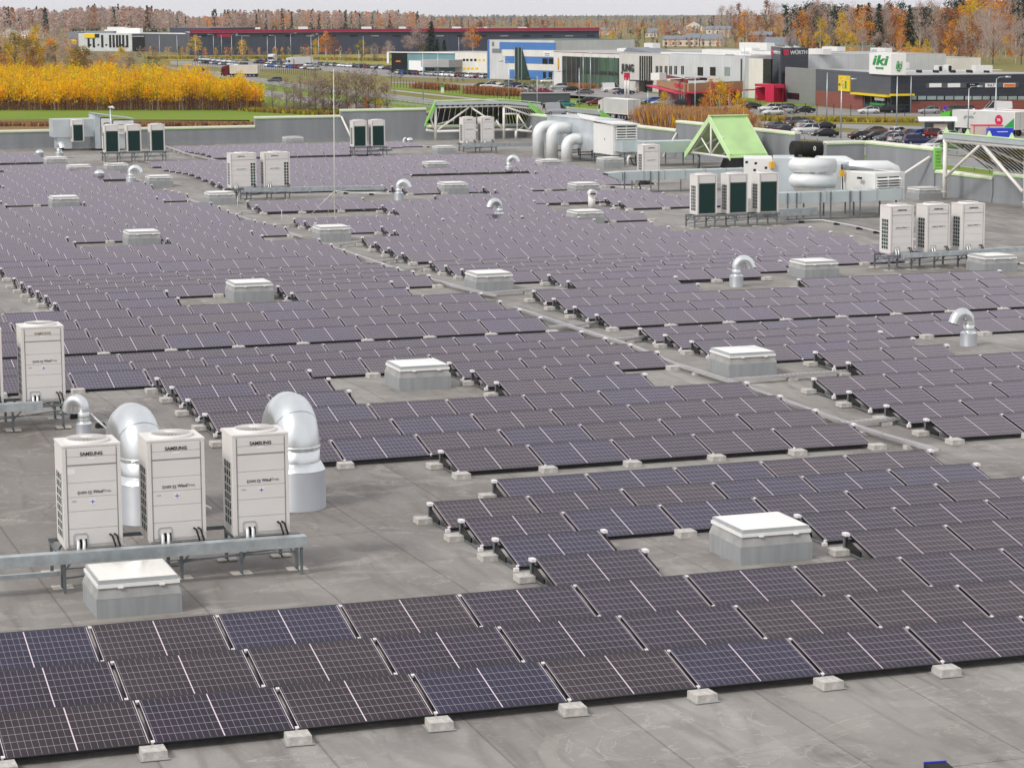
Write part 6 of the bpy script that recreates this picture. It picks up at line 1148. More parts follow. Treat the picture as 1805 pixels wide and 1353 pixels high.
lot([(349, 127, 200, S_, 'black'), (484, 145.5, 190, E2, 'grey')], 'driving on the dual road at left', 'cars driving on the dual road')
def truck(P, ang, label, cab, boxc, L=13.6, boxh=2.75, back=None, texts=(), cabdir=1):
    e = empty('lorry', (P.x, P.y, -HG+.05), math.atan2(RT.y, RT.x)+R(ang), label, 'lorry'); b = MB(); b.box(-L/2, -1.27, 1.15, L/2, 1.27, 1.15+boxh); b.build('trailer_box', [boxc], e)
    b = MB(); b.box(-L/2-.02, -1.29, 1.12+boxh, L/2+.02, 1.29, 1.18+boxh); b.box(-L/2-.02, -1.29, 1.08, L/2+.02, 1.29, 1.16)
    for x in (-L/2, L/2): 
        for y in (-1.27, 1.27): b.box(x-.05, y-.04, 1.15, x+.05, y+.04, 1.15+boxh)
    b.build('trailer_edge', [M['signw'] if back is None else back], e)
    b = MB(); b.box(-L/2+.2, -.5, .85, L/2+2.6, .5, 1.08); b.build('chassis', [M['rubber']], e)
    for x in (-L/2+1.2, -L/2+2.5, -L/2+3.8, L/2-.5, L/2+2.6):
        for y in (-1.1, 1.1): b = MB(); b.tube([(x, y-.15, .5), (x, y+.15, .5)], .5, 16); w_ = b.build('wheel', [M['tyre']], e); b = MB(); b.tube([(x, y-.16, .5), (x, y+.16, .5)], .27, 10); b.build('rim', [M['rim']], w_)
    b = MB(); b.hexa([(L/2+.7, -1.22, .55), (L/2+3.3, -1.22, .45), (L/2+3.3, 1.22, .45), (L/2+.7, 1.22, .55), (L/2+.75, -1.2, 3.75), (L/2+2.9, -1.15, 3.3), (L/2+2.9, 1.15, 3.3), (L/2+.75, 1.2, 3.75)]); b.build('cab', [cab], e)
    b = MB(); b.hexa([(L/2+3.25, -1.1, 1.7), (L/2+3.27, -1.1, 1.7), (L/2+3.27, 1.1, 1.7), (L/2+3.25, 1.1, 1.7), (L/2+2.98, -1.05, 2.75), (L/2+3.05, -1.05, 2.75), (L/2+3.05, 1.05, 2.75), (L/2+2.98, 1.05, 2.75)])
    for s_ in (-1.235, 1.215): b.box(L/2+1.9, s_, 1.75, L/2+2.75, s_+.02, 2.6)
    b.build('windows', [M['cglass']], e)
    for y in (-.95, .75): b = MB(); b.box(-L/2-.05, y, .95, -L/2+.02, y+.3, 1.1); b.build('tail_light', [M['lampr']], e)
    for y in (-.02,): b = MB(); b.box(-L/2-.035, y, 1.2, -L/2-.012, y+.04, 1.1+boxh); b.build('door_joint', [M['seam']], e)
    for (txt, x, z, sz, m_, side) in texts:
        o = letter(txt, sz, m_, e, (x, -1.30 if side < 0 else 1.30, z), (R(90), 0, 0 if side < 0 else math.pi), bold=.01)
    return e
T1 = truck(gp(1096, 211), 112, 'white lorry with plain grey curtain trailer, rear doors towards the camera', CARM['white'], mat('trailer_grey', (.50, .50, .49), .6, 0, .05, .4), 11.)
T2 = truck(gp(1742, 238.5), 126, 'green cab lorry with white trailer carrying a red round sign and green corner', CARM['green'], mat('trailer_white', (.62, .62, .60), .55, 0, .05, .4), 13.6, texts=[('girteka', 3.2, 2.9, .8, M['roofgry'], 1)])
M['cabgreen'] = mat('bright_green_cab', (.09, .50, .03), .3, 0, 0)
for c in T2.children:
    if c.name.split('.')[0] == 'cab': c.data.materials[0] = M['cabgreen']
b = MB(); b.quad([(-3.4+.85*math.cos(t), 1.285, 2.55+.85*math.sin(t)) for t in [math.tau*i/20 for i in range(20)]][::-1]); b.build('red_round_mark', [M['redp']], T2); letter('TIR', .55, M['label'], T2, (-3.4, 1.31, 2.55), (R(90), 0, math.pi), bold=.01)
b = MB(); b.quad([(-6.75, 1.285, 1.2), (-4.2, 1.285, 1.2), (-6.75, 1.285, 3.0)][::-1]); b.quad([(1.9, 1.285, 3.35), (2.4, 1.285, 3.3), (1.6, 1.285, 3.8)]); b.build('green_corner_mark', [M['sgreen']], T2)
T3 = truck(gp(1822, 238), 126, 'second pale trailer cut off by the right photo edge', CARM['white'], M['plastp'], 12.)
T4 = truck(gp(432, 136), 165, 'grey box lorry with dark red cab driving on the dual road', CARM['red'], M['plast'], 9.5, 2.7)
T5 = truck(gp(481, 112), 265, 'white box lorry facing the camera in the far car park', CARM['white'], CARM['white'], 5., 2.6)
T6 = truck(gp(534, 118), 200, 'white lorry with slanted cab in the far car park', CARM['white'], CARM['white'], 7., 2.6)
car(gp(1755, 203.5), 185, V_, 'white', 'white minibus with dark windows in front of the red brick wall', 'vans near the supermarket', True, 1.12)
A = gp(1764, 258); e = empty('car_trailer', A, math.atan2(RT.y, RT.x), 'small trailer with a blue tarpaulin panel beside the pale cabin', 'trailer'); b = MB(); b.box(-1.9, -.05, 1.0, 1.9, 1.7, 2.7); b.build('blue_cover', [M['bluep']], e); b = MB(); b.box(-1.9, -.2, .55, 2.9, 1.8, 1.0); b.build('bed', [M['pipe']], e); letter('▬▬▬▬▬', .32, M['label'], e, (.2, -.07, 2.2), bold=.0)
for y in (-.1, 1.5): b = MB(); b.tube([(1.4, y, .38), (1.4, y+.2, .38)], .38, 12); b.build('wheel', [M['tyre']], e)
# ================================================================ VEGETATION
def leafm(name, c, v=.25):
    m = mat(name, c, .8, 0, v, .35, spec=.1); g = G(m); b = g.n['Principled BSDF']; t = g.n.new('ShaderNodeBsdfTranslucent'); mx = g.n.new('ShaderNodeMixShader'); mx.inputs[0].default_value = .42
    src = b.inputs['Base Color'].links[0].from_socket; g.l.new(src, t.inputs['Color']); g.l.new(b.outputs[0], mx.inputs[1]); g.l.new(t.outputs[0], mx.inputs[2]); g.l.new(mx.outputs[0], g.n['Material Output'].inputs[0]); return m
LF = dict(yellow=(.88, .58, .02), gold=(.86, .44, .02), orange=(.76, .30, .05), rust=(.46, .18, .075), brown=(.24, .13, .08), pinkbare=(.60, .44, .39), grbare=(.48, .41, .37), olive=(.30, .23, .05), green=(.06, .105, .03), spruce=(.022, .05, .035), lime=(.48, .43, .04), reed=(.42, .25, .12), redrust=(.30, .11, .05), haze_tint=(.22, .25, .29), redbr=(.26, .06, .025), pine=(.045, .08, .05))  # distance haze put into the blue-grey leaf tint; pinkbare paled for it too
LM = {k: leafm('leaves_'+k, c) for k, c in LF.items()}
LM['bark'] = mat('tree_bark', (.20, .165, .14), .9, 0, .25, 3); LM['birch'] = mat('birch_bark', (.62, .58, .53), .8, 0, .3, 5, stretch=(1, 1, 3)); LM['stem'] = mat('sapling_stems', (.17, .085, .085), .9, 0, .3, .8)
def rv(r_): 
    a, z = r_.uniform(0, math.tau), r_.uniform(-1, 1); q = math.sqrt(1-z*z); return Vector((q*math.cos(a), q*math.sin(a), z))
def leafquad(mb, p, s, r_, m, flat=.0, tall=1.):
    n = rv(r_); n.z *= (1-flat); a = n.cross(rv(r_)).normalized()*s; c = n.cross(a).normalized()*s*r_.uniform(.55, 1.)*tall
    mb.quad([p-a, p-c*.9, p+a*.9, p+c], m)
def tree_mesh(kind, seed):
    """unit height 1.0; returns (trunk mesh builder, crown mesh builder, materials)"""
    r_ = random.Random(seed); tr, cr = MB(), MB()
    if kind in ('spruce', 'pine'):
        tr.tube([(0, 0, 0), (0, 0, .5), (0, 0, .97)], [.014, .010, .003], 6)
        if kind == 'spruce':
            for i in range(26):
                z = .06+.92*i/26; R_ = .19*(1-z)**.8+.012
                for j in range(int(9+R_*70)):
                    a = r_.uniform(0, math.tau); rr = R_*r_.uniform(.35, 1.08); p = Vector((rr*math.cos(a), rr*math.sin(a), z-rr*.35+r_.uniform(-.015, .015))); o = Vector((math.cos(a), math.sin(a), -.5)); s_ = Vector((-math.sin(a), math.cos(a), 0)); L = .045; cr.quad([p-o*L*.7, p+s_*L*.5, p+o*L, p-s_*L*.5], r_.choice((0, 0, 1)))
        else:
            for i in range(16):
                c = Vector((r_.gauss(0, .09), r_.gauss(0, .09), r_.uniform(.52, .97)))
                tr.tube([(0, 0, c.z-.1), c], [.006, .002], 4)
                for j in range(40): leafquad(cr, c+Vector((r_.gauss(0, .05), r_.gauss(0, .05), r_.gauss(0, .03))), .016, r_, r_.choice((0, 0, 1)))
        return tr, cr
    bare = kind.startswith('bare'); w_ = .42 if 'shrub' in kind else .20 if kind in ('slim', 'bareslim') else .30
    tr.tube([(0, 0, 0), (.005, 0, .25), (.0, .01, .55), (.01, 0, .92)], [.014, .011, .007, .002], 6)
    cl = []
    for i in range(34 if not bare else 26):
        t = r_.random(); lo = .03 if 'shrub' in kind else .24; z = lo+(.98-lo)*t; R_ = w_*math.sin(math.pi*min(max((z-lo+.08)/(1.03-lo), 0), 1))**.75*r_.uniform(.35, 1.0); a = r_.uniform(0, math.tau); c = Vector((R_*math.cos(a), R_*math.sin(a), z)); cl.append(c)
        if i < 20: b0 = Vector((0, 0, max(.16, z-.10-R_*.8))); tr.tube([b0, b0.lerp(c, .55)+Vector((0, 0, .02)), c], [.006, .004, .0015], 4)
    for c in cl:
        if bare:
            for j in range(34):
                d = (Vector((c.x, c.y, .25))*1.2+rv(r_)*.55+Vector((0, 0, .35))).normalized(); p = c+Vector((r_.gauss(0, .045), r_.gauss(0, .045), r_.gauss(0, .05))); s_ = d.cross(rv(r_)).normalized()*.0036; L = r_.uniform(.035, .08); cr.quad([p-s_, p+s_, p+d*L+s_*.5, p+d*L-s_*.5], r_.choice((0, 0, 1)))
            for j in range(46 if 'shrub' in kind else 14): leafquad(cr, c+Vector((r_.gauss(0, .05), r_.gauss(0, .05), r_.gauss(0, .05))), .010, r_, r_.choice((0, 1, 2)))
        else:
            s0 = r_.uniform(.035, .06); mm = r_.choice((0, 0, 1, 2))
            for j in range(30): leafquad(cr, c+Vector((r_.gauss(0, s0), r_.gauss(0, s0), r_.gauss(0, s0*.8))), r_.uniform(.012, .021), r_, mm if r_.random() < .7 else r_.choice((0, 1, 2)))
    return tr, cr
SPEC = {'golden birch': ('slim', ('yellow', 'gold', 'lime'), 'birch'), 'orange birch': ('slim', ('orange', 'gold', 'rust'), 'birch'), 'orange tree': ('round', ('orange', 'rust', 'gold'), 'bark'), 'rusty tree': ('round', ('rust', 'redrust', 'brown'), 'bark'), 'bare pinkish tree': ('bare', ('pinkbare', 'grbare', 'rust'), 'bark'), 'bare grey birch': ('bareslim', ('grbare', 'pinkbare', 'brown'), 'birch'),
 'dark spruce': ('spruce', ('spruce', 'green', 'spruce'), 'bark'), 'dark pine': ('pine', ('pine', 'spruce', 'green'), 'bark'), 'olive tree': ('round', ('olive', 'lime', 'brown'), 'bark'), 'brown shrub': ('bareshrub', ('grbare', 'brown', 'olive'), 'bark'), 'olive shrub': ('shrub', ('olive', 'brown', 'grbare'), 'bark'), 'green bush': ('shrub', ('green', 'spruce', 'olive'), 'bark'), 'reddish bush': ('shrub', ('redbr', 'rust', 'orange'), 'bark')}
TM = {}
def tree(P, h, kind, label, group=None, wd=1., var=None, zoff=0.):
    v_ = random.randrange(3) if var is None else var
    if (kind, v_) not in TM:
        form, lv, bk = SPEC[kind]; tr, cr = tree_mesh(form, sum(map(ord, kind))+v_*17); TM[kind, v_] = (tr.mesh('trunk', LM[bk]), cr.mesh('crown', [LM[q] for q in lv]))
    e = empty('tree' if 'shrub' not in kind and 'bush' not in kind else 'shrub', (P.x, P.y, -HG+zoff), random.uniform(0, 6.28), label, 'tree' if 'shrub' not in kind and 'bush' not in kind else 'shrub', group); e.scale = (h*wd, h*wd, h)
    link('trunk', TM[kind, v_][0], e); link('crown', TM[kind, v_][1], e); return e
def trees(lst, where, group):
    lst = sorted(lst, key=lambda c: c[0]); cnt = {}
    for (px_, yb_, yt, kind, wd) in lst:
        P = gp(px_, yb_); h = (yb_-yt)*mpp(P); cnt[kind] = cnt.get(kind, 0)+1; n = sum(1 for q in lst if q[3] == kind)
        tree(P, h, kind, f'{kind}{", "+ordn(cnt[kind])+" such from left," if n > 1 else ""} {where}', group, wd)
r_ = random.Random(11)
# the wood on the right slope
W_ = []
for px_, yt, kind, wd in ((1392, 22, 'bare pinkish tree', 1), (1404, 6, 'dark pine', 1), (1413, 20, 'orange tree', .8), (1424, 4, 'dark pine', 1), (1437, 2, 'bare pinkish tree', 1), (1446, 30, 'golden birch', .9), (1452, 3, 'dark pine', 1), (1462, 6, 'bare grey birch', 1), (1475, 8, 'dark pine', 1), (1483, 24, 'golden birch', 1.1), (1492, 14, 'bare grey birch', 1), (1503, 8, 'bare pinkish tree', 1), (1512, 36, 'golden birch', 1.2), (1521, 10, 'orange birch', 1.1), (1530, 2, 'dark spruce', .9), (1540, 10, 'bare pinkish tree', 1), (1548, 4, 'dark spruce', 1), (1558, 12, 'bare grey birch', 1), (1566, 6, 'rusty tree', .8), (1575, 14, 'orange birch', 1.2), (1584, 4, 'dark pine', .9), (1591, 22, 'orange birch', 1.), (1602, 12, 'dark spruce', 1.1), (1612, 10, 'dark spruce', .9), (1621, 8, 'bare grey birch', 1), (1630, 12, 'dark pine', 1), (1640, 4, 'bare pinkish tree', 1), (1650, 8, 'bare grey birch', 1), (1657, 20, 'orange tree', .7), (1668, 10, 'rusty tree', .9), (1680, -4, 'dark pine', 1), (1690, 14, 'orange tree', .9), (1703, 2, 'orange birch', 1.2), (1716, -6, 'golden birch', 1.2), (1730, -10, 'orange tree', 1.1), (1745, -8, 'bare grey birch', 1), (1758, -12, 'orange birch', 1.2), (1772, -14, 'bare pinkish tree', 1), (1785, -10, 'dark spruce', 1), (1798, -8, 'dark pine', 1.2), (1812, -12, 'dark pine', 1.1)):
    W_.append((px_, r_.uniform(88, 97), yt, kind, wd))
for px_, yt, kind, wd in ((1458, 62, 'golden birch', 1), (1500, 58, 'golden birch', 1.1), (1520, 52, 'bare grey birch', 1), (1546, 60, 'bare pinkish tree', 1), (1587, 52, 'orange birch', 1), (1600, 74, 'golden birch', .9), (1616, 72, 'golden birch', 1), (1632, 70, 'golden birch', 1), (1647, 66, 'bare grey birch', 1), (1660, 48, 'rusty tree', .9), (1676, 40, 'orange tree', .9), (1690, 54, 'rusty tree', 1), (1700, 30, 'bare grey birch', 1), (1712, 38, 'rusty tree', .9), (1722, 20, 'bare grey birch', 1), (1732, 24, 'bare grey birch', 1), (1741, 16, 'bare grey birch', 1), (1750, 36, 'bare pinkish tree', 1), (1762, 30, 'bare grey birch', 1), (1772, 62, 'golden birch', 1), (1783, 58, 'orange birch', 1), (1790, 42, 'bare grey birch', 1), (1800, 36, 'bare pinkish tree', 1)):
    W_.append((px_, r_.uniform(106, 116), yt, kind, wd))
trees(W_, 'in the autumn wood above the supermarket', 'trees of the wood on the right')
trees([(1318, 70, 14, 'bare pinkish tree', 1.), (1272, 62, 13, 'bare pinkish tree', 1.1), (1288, 62, 12, 'bare pinkish tree', 1.), (1302, 66, 8, 'rusty tree', .8), (1312, 78, 22, 'orange tree', 1.1), (1336, 70, 30, 'rusty tree', .8), (1350, 66, 2, 'rusty tree', .9), (1362, 64, 4, 'bare pinkish tree', 1), (1372, 74, 28, 'orange tree', .9), (1384, 66, 8, 'dark pine', 1), (1420, 92, 46, 'golden birch', 1.), (1327, 82, 52, 'orange birch', 1), (1258, 72, 48, 'bare grey birch', .9), (1281, 84, 50, 'bare grey birch', .9), (1296, 84, 42, 'rusty tree', .8), (1342, 90, 50, 'bare pinkish tree', .9), (1338, 40, 26, 'dark pine', 1.4), (1400, 90, 55, 'bare grey birch', 1), (1432, 98, 64, 'orange birch', 1.), (1392, 80, 40, 'rusty tree', 1)], 'among the houses on the slope', 'trees among the houses')
trees([(1080, 76, 52, 'golden birch', 1.), (1068, 66, 44, 'bare pinkish tree', 1.), (1124, 64, 50, 'dark pine', 2.), (1112, 66, 52, 'dark pine', 1.8), (1135, 66, 46, 'golden birch', 1.3), (1160, 66, 50, 'orange tree', 1.), (1170, 68, 46, 'orange birch', 1.), (1093, 72, 58, 'olive tree', 1.4), (1190, 72, 54, 'dark pine', 1.8), (1218, 58, 48, 'green bush', 2.), (1225, 60, 47, 'green bush', 2.), (1150, 76, 66, 'green bush', 2.), (1057, 82, 70, 'orange tree', 1.3), (1075, 82, 60, 'golden birch', 1.)], 'right of the long hall roof', 'trees right of the long hall')
# trees in front of the long dark hall
trees([(345, 99, 63, 'golden birch', 1.7), (428, 99, 70, 'golden birch', 1.5), (361, 100, 84, 'rusty tree', 1.4), (317, 99, 82, 'green bush', 1.3), (405, 100, 80, 'green bush', 1.3), (538, 102, 79, 'rusty tree', 1.3), (557, 104, 70, 'golden birch', 1.2), (575, 104, 57, 'orange birch', 1.4), (590, 104, 66, 'rusty tree', 1), (637, 110, 70, 'olive tree', 1.1), (660, 108, 78, 'brown shrub', 1.5), (684, 104, 72, 'bare grey birch', 1.5), (739, 98, 40, 'bare pinkish tree', 1), (760, 98, 36, 'dark spruce', 1.3), (745, 98, 75, 'olive tree', 1.3), (771, 98, 68, 'dark spruce', 1.4), (783, 96, 70, 'dark spruce', 1.5), (720, 96, 62, 'bare pinkish tree', 1.1), (834, 96, 45, 'orange birch', 1.3), (846, 94, 40, 'rusty tree', 1.1), (824, 95, 56, 'bare pinkish tree', 1.1), (930, 80, 42, 'rusty tree', 1.1), (957, 78, 36, 'rusty tree', .9), (915, 80, 52, 'orange tree', 1), (502, 102, 88, 'green bush', 1.5), (485, 102, 86, 'green bush', 1.3), (442, 102, 90, 'brown shrub', 1.8), (470, 103, 90, 'brown shrub', 1.8), (610, 108, 92, 'brown shrub', 2.)], 'in front of the long dark hall', 'trees in front of the long hall')
trees([(262, 127, 100, 'green bush', 1.2), (277, 128, 104, 'green bush', 1.2), (247, 92, 84, 'green bush', 2)], 'left of the far road end', 'bushes left of the far road')
# big brown shrubs by the dual road
trees([(505, 196, 140, 'brown shrub', 1.2), (530, 198, 138, 'brown shrub', 1.2), (556, 197, 128, 'brown shrub', 1.3), (585, 198, 124, 'olive shrub', 1.), (570, 199, 136, 'brown shrub', 1.2), (598, 199, 130, 'brown shrub', 1.1), (628, 199, 124, 'brown shrub', 1.1), (650, 199, 132, 'brown shrub', 1.1), (612, 198, 122, 'olive shrub', 1.), (640, 198, 126, 'olive shrub', .9), (662, 198, 128, 'olive shrub', .9), (518, 199, 150, 'brown shrub', 1.2), (545, 199, 140, 'brown shrub', 1.), (682, 198, 146, 'brown shrub', 1.1), (645, 199, 168, 'orange birch', 1.2), (668, 199, 172, 'golden birch', 1.1), (480, 190, 150, 'brown shrub', 1.3), (450, 176, 150, 'golden birch', 1.6), (452, 192, 168, 'rusty tree', 1.6), (620, 202, 182, 'reddish bush', 1.6), (645, 203, 184, 'reddish bush', 1.6), (465, 196, 178, 'rusty tree', 1.6)], 'in the thicket by the road behind the mast', 'shrubs of the roadside thicket')
trees([(862, 138, 128, 'green bush', 1.3), (660, 134, 122, 'green bush', 1.6), (690, 138, 124, 'green bush', 1.8), (706, 139, 126, 'green bush', 1.6), (772, 145, 137, 'green bush', 1.2), (783, 145, 137, 'green bush', 1.2), (795, 145, 137, 'green bush', 1.2), (806, 145, 138, 'green bush', 1.2), (816, 145, 138, 'green bush', 1.2), (932, 163, 136, 'green bush', 1.5), (945, 163, 138, 'green bush', 1.4), (963, 163, 144, 'green bush', 1.3), (912, 148, 132, 'green bush', 1.5), (1138, 163, 140, 'dark spruce', 1.4), (1124, 166, 156, 'rusty tree', 2)], 'on the planted strips before the office buildings', 'bushes before the office buildings')
trees([(1252, 220, 140, 'orange birch', .9), (1268, 214, 138, 'golden birch', .9), (1285, 226, 150, 'orange birch', 1.), (1300, 232, 160, 'golden birch', .8), (1170, 200, 160, 'golden birch', 1.0), (1180, 212, 168, 'bare grey birch', .9), (1240, 212, 172, 'orange tree', .9), (1296, 216, 178, 'orange birch', 1), (1333, 180, 166, 'orange birch', 1.), (1320, 228, 186, 'rusty tree', .9), (1330, 262, 206, 'rusty tree', .9), (1338, 258, 212, 'bare pinkish tree', .9), (1310, 240, 176, 'orange birch', .8)], 'in the copse before the restaurant', 'trees before the restaurant')
# left: taller trees behind the plantation
L_ = []
for j in range(30):
    px_ = -8+j*8.4; L_.append((px_+r_.uniform(-3, 3), r_.uniform(138, 146), (72 if j in (3, 7, 12, 13) else 86)+r_.uniform(-6, 10)+(12 if j > 19 else 0), r_.choice(('orange birch', 'golden birch', 'olive tree', 'bare grey birch', 'rusty tree', 'orange tree', 'golden birch')), r_.uniform(1.1, 1.6)))
L_ += [(66, 140, 42, 'golden birch', .7), (100, 140, 44, 'bare grey birch', .9), (28, 140, 56, 'olive tree', 1), (215, 138, 84, 'golden birch', 1.3), (232, 138, 92, 'bare grey birch', 1.2)]
trees(L_, 'behind the yellow plantation at left', 'trees behind the plantation')
# young yellow birch plantation: a mass of stems with leafy tops
st, lv = MB(), MB()
for i in range(5200):
    px_ = r_.uniform(-60, 462); yb_ = 195-48*r_.random()**1.6
    if px_ > 300 and yb_ < 195-48*(1-(px_-300)/162*.85): continue
    P = gp(px_, yb_); P.z = -HG; h = r_.uniform(3.8, 6.4)*(1 if px_ < 430 else .75)*(1+.28*math.sin(P.x*.35+P.y*.11)*math.sin(P.y*.21-P.x*.13)); lean = Vector((r_.gauss(0, .25), r_.gauss(0, .25), h)); s_ = RT*.035; s2 = Vector((FW.x, FW.y, 0))*.035
    if yb_ > 172 or r_.random() < .3:
        for dd in (s_, s2): st.quad([P-dd, P+dd, P+lean+dd*.3, P+lean-dd*.3], 1 if r_.random() < .12 else 0)
        for q in range(3): z = r_.uniform(.25, .6); p_ = P+lean*z; d = rv(r_)*.5+Vector((0, 0, .7)); st.quad([p_-s_*.5, p_+s_*.5, p_+d*1.2+s_*.2, p_+d*1.2-s_*.2])
    hue = min(.99, max(0, r_.random()*.75+.25*math.sin(P.x*.16+2)*math.sin(P.y*.07)+.12))
    for q in range(22):
        z = 1-.50*r_.random()**1.3; p_ = P+lean*z+Vector((r_.gauss(0, .42), r_.gauss(0, .42), r_.gauss(0, .2))); leafquad(lv, p_, r_.uniform(.15, .28), r_, 0 if hue < .50 else 1 if hue < .72 else 2 if hue < .88 else 3)
    if yb_ > 180:
        for q in range(8): p_ = P+lean*r_.uniform(.08, .5)+Vector((r_.gauss(0, .3), r_.gauss(0, .3), 0)); leafquad(lv, p_, .11, r_, 4 if r_.random() < .8 else 1)
root = tag(lv.build('birch_plantation', [LM['yellow'], LM['gold'], LM['lime'], LM['orange'], LM['brown']]), 'dense plantation of young yellow birches with brown stems behind the roof at left', 'plantation', None, 'stuff'); st.build('stems', [LM['stem'], LM['birch']], root)['kind'] = 'stuff'
# rusty ornamental grass strips, reed hedge, tall dry grass
def tuft(px_, name, label, mats_, n, hh, s0=.12, cat='ornamental grass'):
    mb = MB(); P_ = [gp(*q) for q in px_]
    for i in range(n):
        k_ = r_.randrange(len(P_)-1); P = P_[k_].lerp(P_[k_+1], r_.random())+Vector((r_.gauss(0, 1.1), r_.gauss(0, 1.1), 0)); P.z = -HG; h = hh*r_.uniform(.6, 1.1); d = Vector((r_.gauss(0, .22), r_.gauss(0, .22), 1))*h; s_ = Vector((r_.gauss(0, 1), r_.gauss(0, 1), 0)).normalized()*s0
        mb.quad([P-s_*.5, P+s_*.5, P+d*.7+s_, P+d, P+d*.7-s_], r_.randrange(len(mats_)))
    return tag(mb.build(name, [LM[q] for q in mats_]), label, cat, None, 'stuff')
tuft([(738, 156), (770, 158), (798, 160)], 'ornamental_grass', 'rusty brown ornamental grass strip before the teal showroom', ('rust', 'redrust', 'reed'), 2600, 1.7); tuft([(832, 165), (870, 168), (906, 170)], 'ornamental_grass', 'rusty ornamental grass strip in front of the parked white cars', ('rust', 'redrust', 'reed'), 3200, 2.1)
tuft([(1009, 155), (1040, 157)], 'ornamental_grass', 'beige ornamental grass before the glazed hall front', ('reed', 'reed', 'rust'), 900, 1.5)
for q in range(3): tuft([(1138, 214+q*5), (1200, 220+q*5), (1250, 224+q*6), (1312, 226+q*6)], 'reed_hedge', ('dry brown reed hedge before the restaurant, rear strip', 'dry brown reed hedge before the restaurant, middle strip', 'dry brown reed hedge before the restaurant, front strip')[q], ('brown', 'rust', 'reed', 'grbare', 'gold', 'reed'), 5200, 3.4, .06, 'hedge')
tuft([(1325, 212), (1440, 214), (1560, 216), (1700, 217)], 'meadow_grass', 'yellowish tall meadow grass between the supermarket and the car park', ('lime', 'reed', 'olive'), 5000, .9, .2, 'grass'); tuft([(-40, 222), (200, 222), (470, 222)], 'meadow_grass', 'dry brown tall grass just beyond the far left parapet', ('reed', 'brown', 'reed'), 5000, .8, .25, 'grass'); tuft([(440, 196), (560, 202), (740, 206)], 'meadow_grass', 'mixed rough grass behind the tall far parapet', ('lime', 'brown', 'olive'), 4000, .9, .25, 'grass'); tuft([(260, 104), (480, 104), (690, 108)], 'meadow_grass', 'pale rough grass before the long dark hall', ('lime', 'reed', 'olive'), 5000, 1.3, .5, 'grass')
# ---- far woods that read as one mass
def wood(name, label, x0, x1, yb_, ytf, n, kinds, q0=120, ls=1.45):
    mb, tk = MB(), MB(); mats_ = ['pinkbare', 'grbare', 'rust', 'orange', 'spruce', 'pine', 'gold', 'haze_tint']
    for i in range(n):
        px_ = r_.uniform(x0, x1); b_ = yb_(px_)+r_.uniform(-1.6, 2.5); P = gp(px_, b_); P.z = -HG; k_ = mpp(P); yt = ytf(px_)+r_.uniform(-2, 7); h = max(5, (b_-yt)*k_); kd = r_.choice(kinds); mi = mats_.index(kd)
        con = kd in ('spruce', 'pine'); w_ = h*(.13 if con else r_.uniform(.18, .28)); h *= 1.05 if con else 1
        for j in range(q0):
            if con: z = r_.random()**1.2; R_ = w_*(1-z)+.3
            else: z = .22+.78*r_.random(); R_ = w_*math.sin(math.pi*min(max((z-.1)/.92, 0.02), 1))**.7
            a, rr = r_.uniform(0, math.tau), R_*math.sqrt(r_.random()); p_ = P+Vector((rr*math.cos(a), rr*math.sin(a), h*z)); leafquad(mb, p_, h*ls*r_.uniform(.018, .036), r_, mi if r_.random() < .75 else r_.choice((mi, 0, 1)), tall=1.5)
        s_ = RT*(h*.008); tk.quad([P-s_, P+s_, P+s_*.4+Vector((0, 0, h*.8)), P-s_*.4+Vector((0, 0, h*.8))], 0 if r_.random() < .4 else 1)
    o = tag(mb.build(name, [LM[q] for q in mats_]), label, 'wood', None, 'stuff'); tk.build('trunks', [LM['birch'], LM['bark']], o)['kind'] = 'stuff'; return o
mixl = ('pinkbare', 'grbare', 'pinkbare', 'pinkbare', 'pinkbare', 'rust', 'pine', 'grbare', 'pine', 'grbare')
def ytop(px_):
    T_ = ((0, 14), (60, 16), (110, 20), (170, 12), (250, 14), (320, 22), (335, 30), (365, 30), (400, 22), (480, 18), (560, 20), (640, 22), (700, 20), (740, 24), (760, 33))
    for (a, b_), (c, d_) in zip(T_, T_[1:]):
        if a <= px_ <= c: return b_+(d_-b_)*(px_-a)/(c-a)
    return 33
wood('distant_wood', 'long mixed wood of bare pinkish and dark trees on the skyline at left', -40, 335, lambda p_: 57, ytop, 280, mixl); wood('distant_wood', 'mixed autumn wood on the skyline above the long dark hall', 330, 770, lambda p_: 53, ytop, 340, ('pinkbare', 'orange', 'pinkbare', 'grbare', 'pinkbare', 'pine', 'pinkbare', 'grbare', 'pine', 'orange'))
wood('distant_spruces', 'small group of dark spruces on the left skyline', 374, 424, lambda p_: 52, lambda p_: 20, 16, ('spruce',)); wood('distant_wood', 'low autumn wood on the horizon in the centre', 740, 1200, lambda p_: 47, lambda p_: 33 if p_ < 980 else 36, 420, ('pinkbare', 'grbare', 'rust', 'orange', 'pine', 'haze_tint'), 70, 2.0)
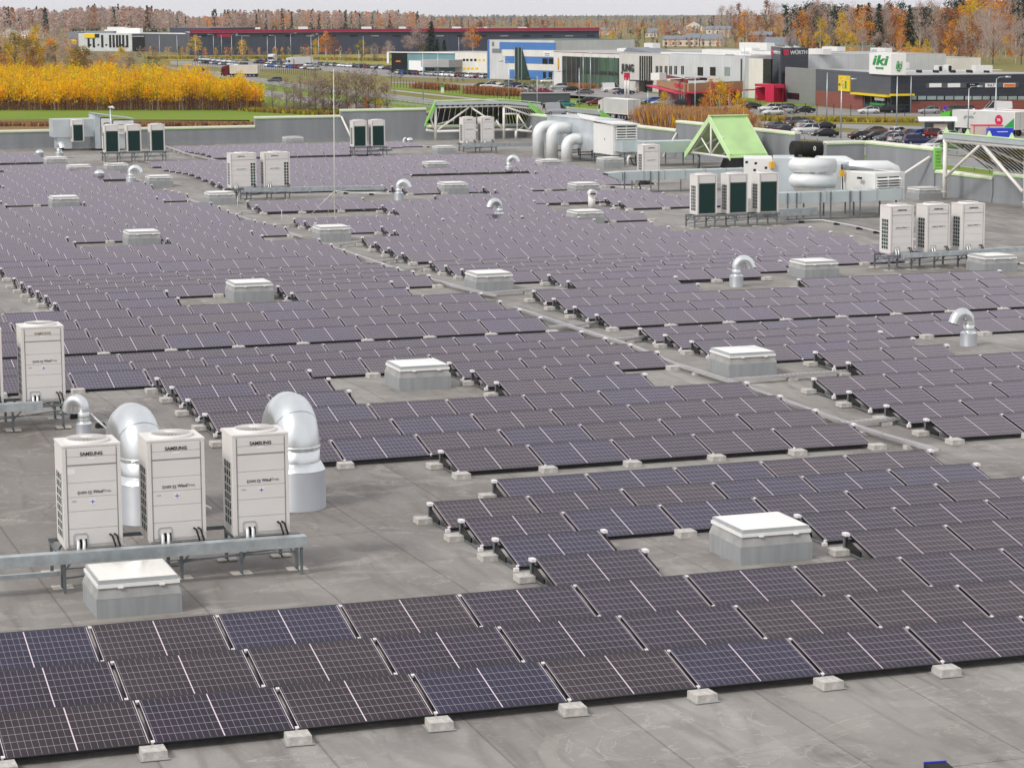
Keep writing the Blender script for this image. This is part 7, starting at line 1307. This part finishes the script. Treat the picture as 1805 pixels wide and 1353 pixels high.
wood('distant_wood', 'hazy blue grey tree line on the far horizon', 700, 1330, lambda p_: 36, lambda p_: 28, 900, ('haze_tint', 'haze_tint', 'haze_tint', 'grbare'), 36, 2.8); wood('distant_wood', 'bare wood between the houses and the right skyline', 1200, 1420, lambda p_: 50, lambda p_: 30 if p_ < 1265 else 22, 80, ('pinkbare', 'pine', 'rust', 'grbare'))
wood('distant_wood', 'dark backdrop of the right hand wood above the houses', 1385, 1840, lambda p_: 84, lambda p_: 16 if p_ < 1680 else 4, 230, ('pine', 'grbare', 'pinkbare', 'grbare', 'rust', 'spruce', 'orange'), 150)
wood('distant_wood', 'bare shrub belt at the left before the skyline wood', -40, 130, lambda p_: 70, lambda p_: 46, 40, ('pinkbare', 'grbare', 'rust', 'pinkbare'), 90); wood('roadside_bushes', 'bushes along the front of the grey hall and far road', 235, 700, lambda p_: 101, lambda p_: 92, 60, ('rust', 'grbare', 'gold', 'pine', 'orange'), 60)

wood('hillside_trees', 'mixed shrubs and trees filling the slope between the houses', 1040, 1430, lambda p_: 60+9*math.sin(p_*1.7), lambda p_: 46+6*math.sin(p_*1.7), 330, ('pine', 'rust', 'gold', 'grbare', 'pinkbare', 'pine', 'orange'), 80)
wood('hillside_trees', 'lower belt of shrubs between the houses and the white hall', 1100, 1450, lambda p_: 84, lambda p_: 70, 90, ('pine', 'rust', 'grbare', 'pinkbare', 'orange', 'pine'), 80)
wood('hillside_trees', 'brown undergrowth at the foot of the right hand wood', 1430, 1840, lambda p_: 104, lambda p_: 84, 120, ('rust', 'grbare', 'gold', 'pinkbare', 'orange', 'grbare'), 90)
wood('distant_wood', 'bare trees and shrubs left of the white office', -40, 140, lambda p_: 88, lambda p_: 66, 60, ('pinkbare', 'rust', 'grbare', 'orange'), 80)
# ================================================================ HAZE
hz = MB(); hz.box(-5000, -120, -HG-1.2, 7000, 7500, 40)
hm = bpy.data.materials.new('thin_haze'); hm.use_nodes = True; n_ = hm.node_tree.nodes; n_.remove(n_['Principled BSDF']); pv = n_.new('ShaderNodeVolumePrincipled'); pv.inputs['Color'].default_value = (.86, .90, .97, 1); pv.inputs['Density'].default_value = .000028; pv.inputs['Anisotropy'].default_value = .2; hm.node_tree.links.new(pv.outputs[0], n_['Material Output'].inputs['Volume'])
tag(hz.build('haze', hm), 'thin autumn haze over the landscape', None, None, 'stuff')
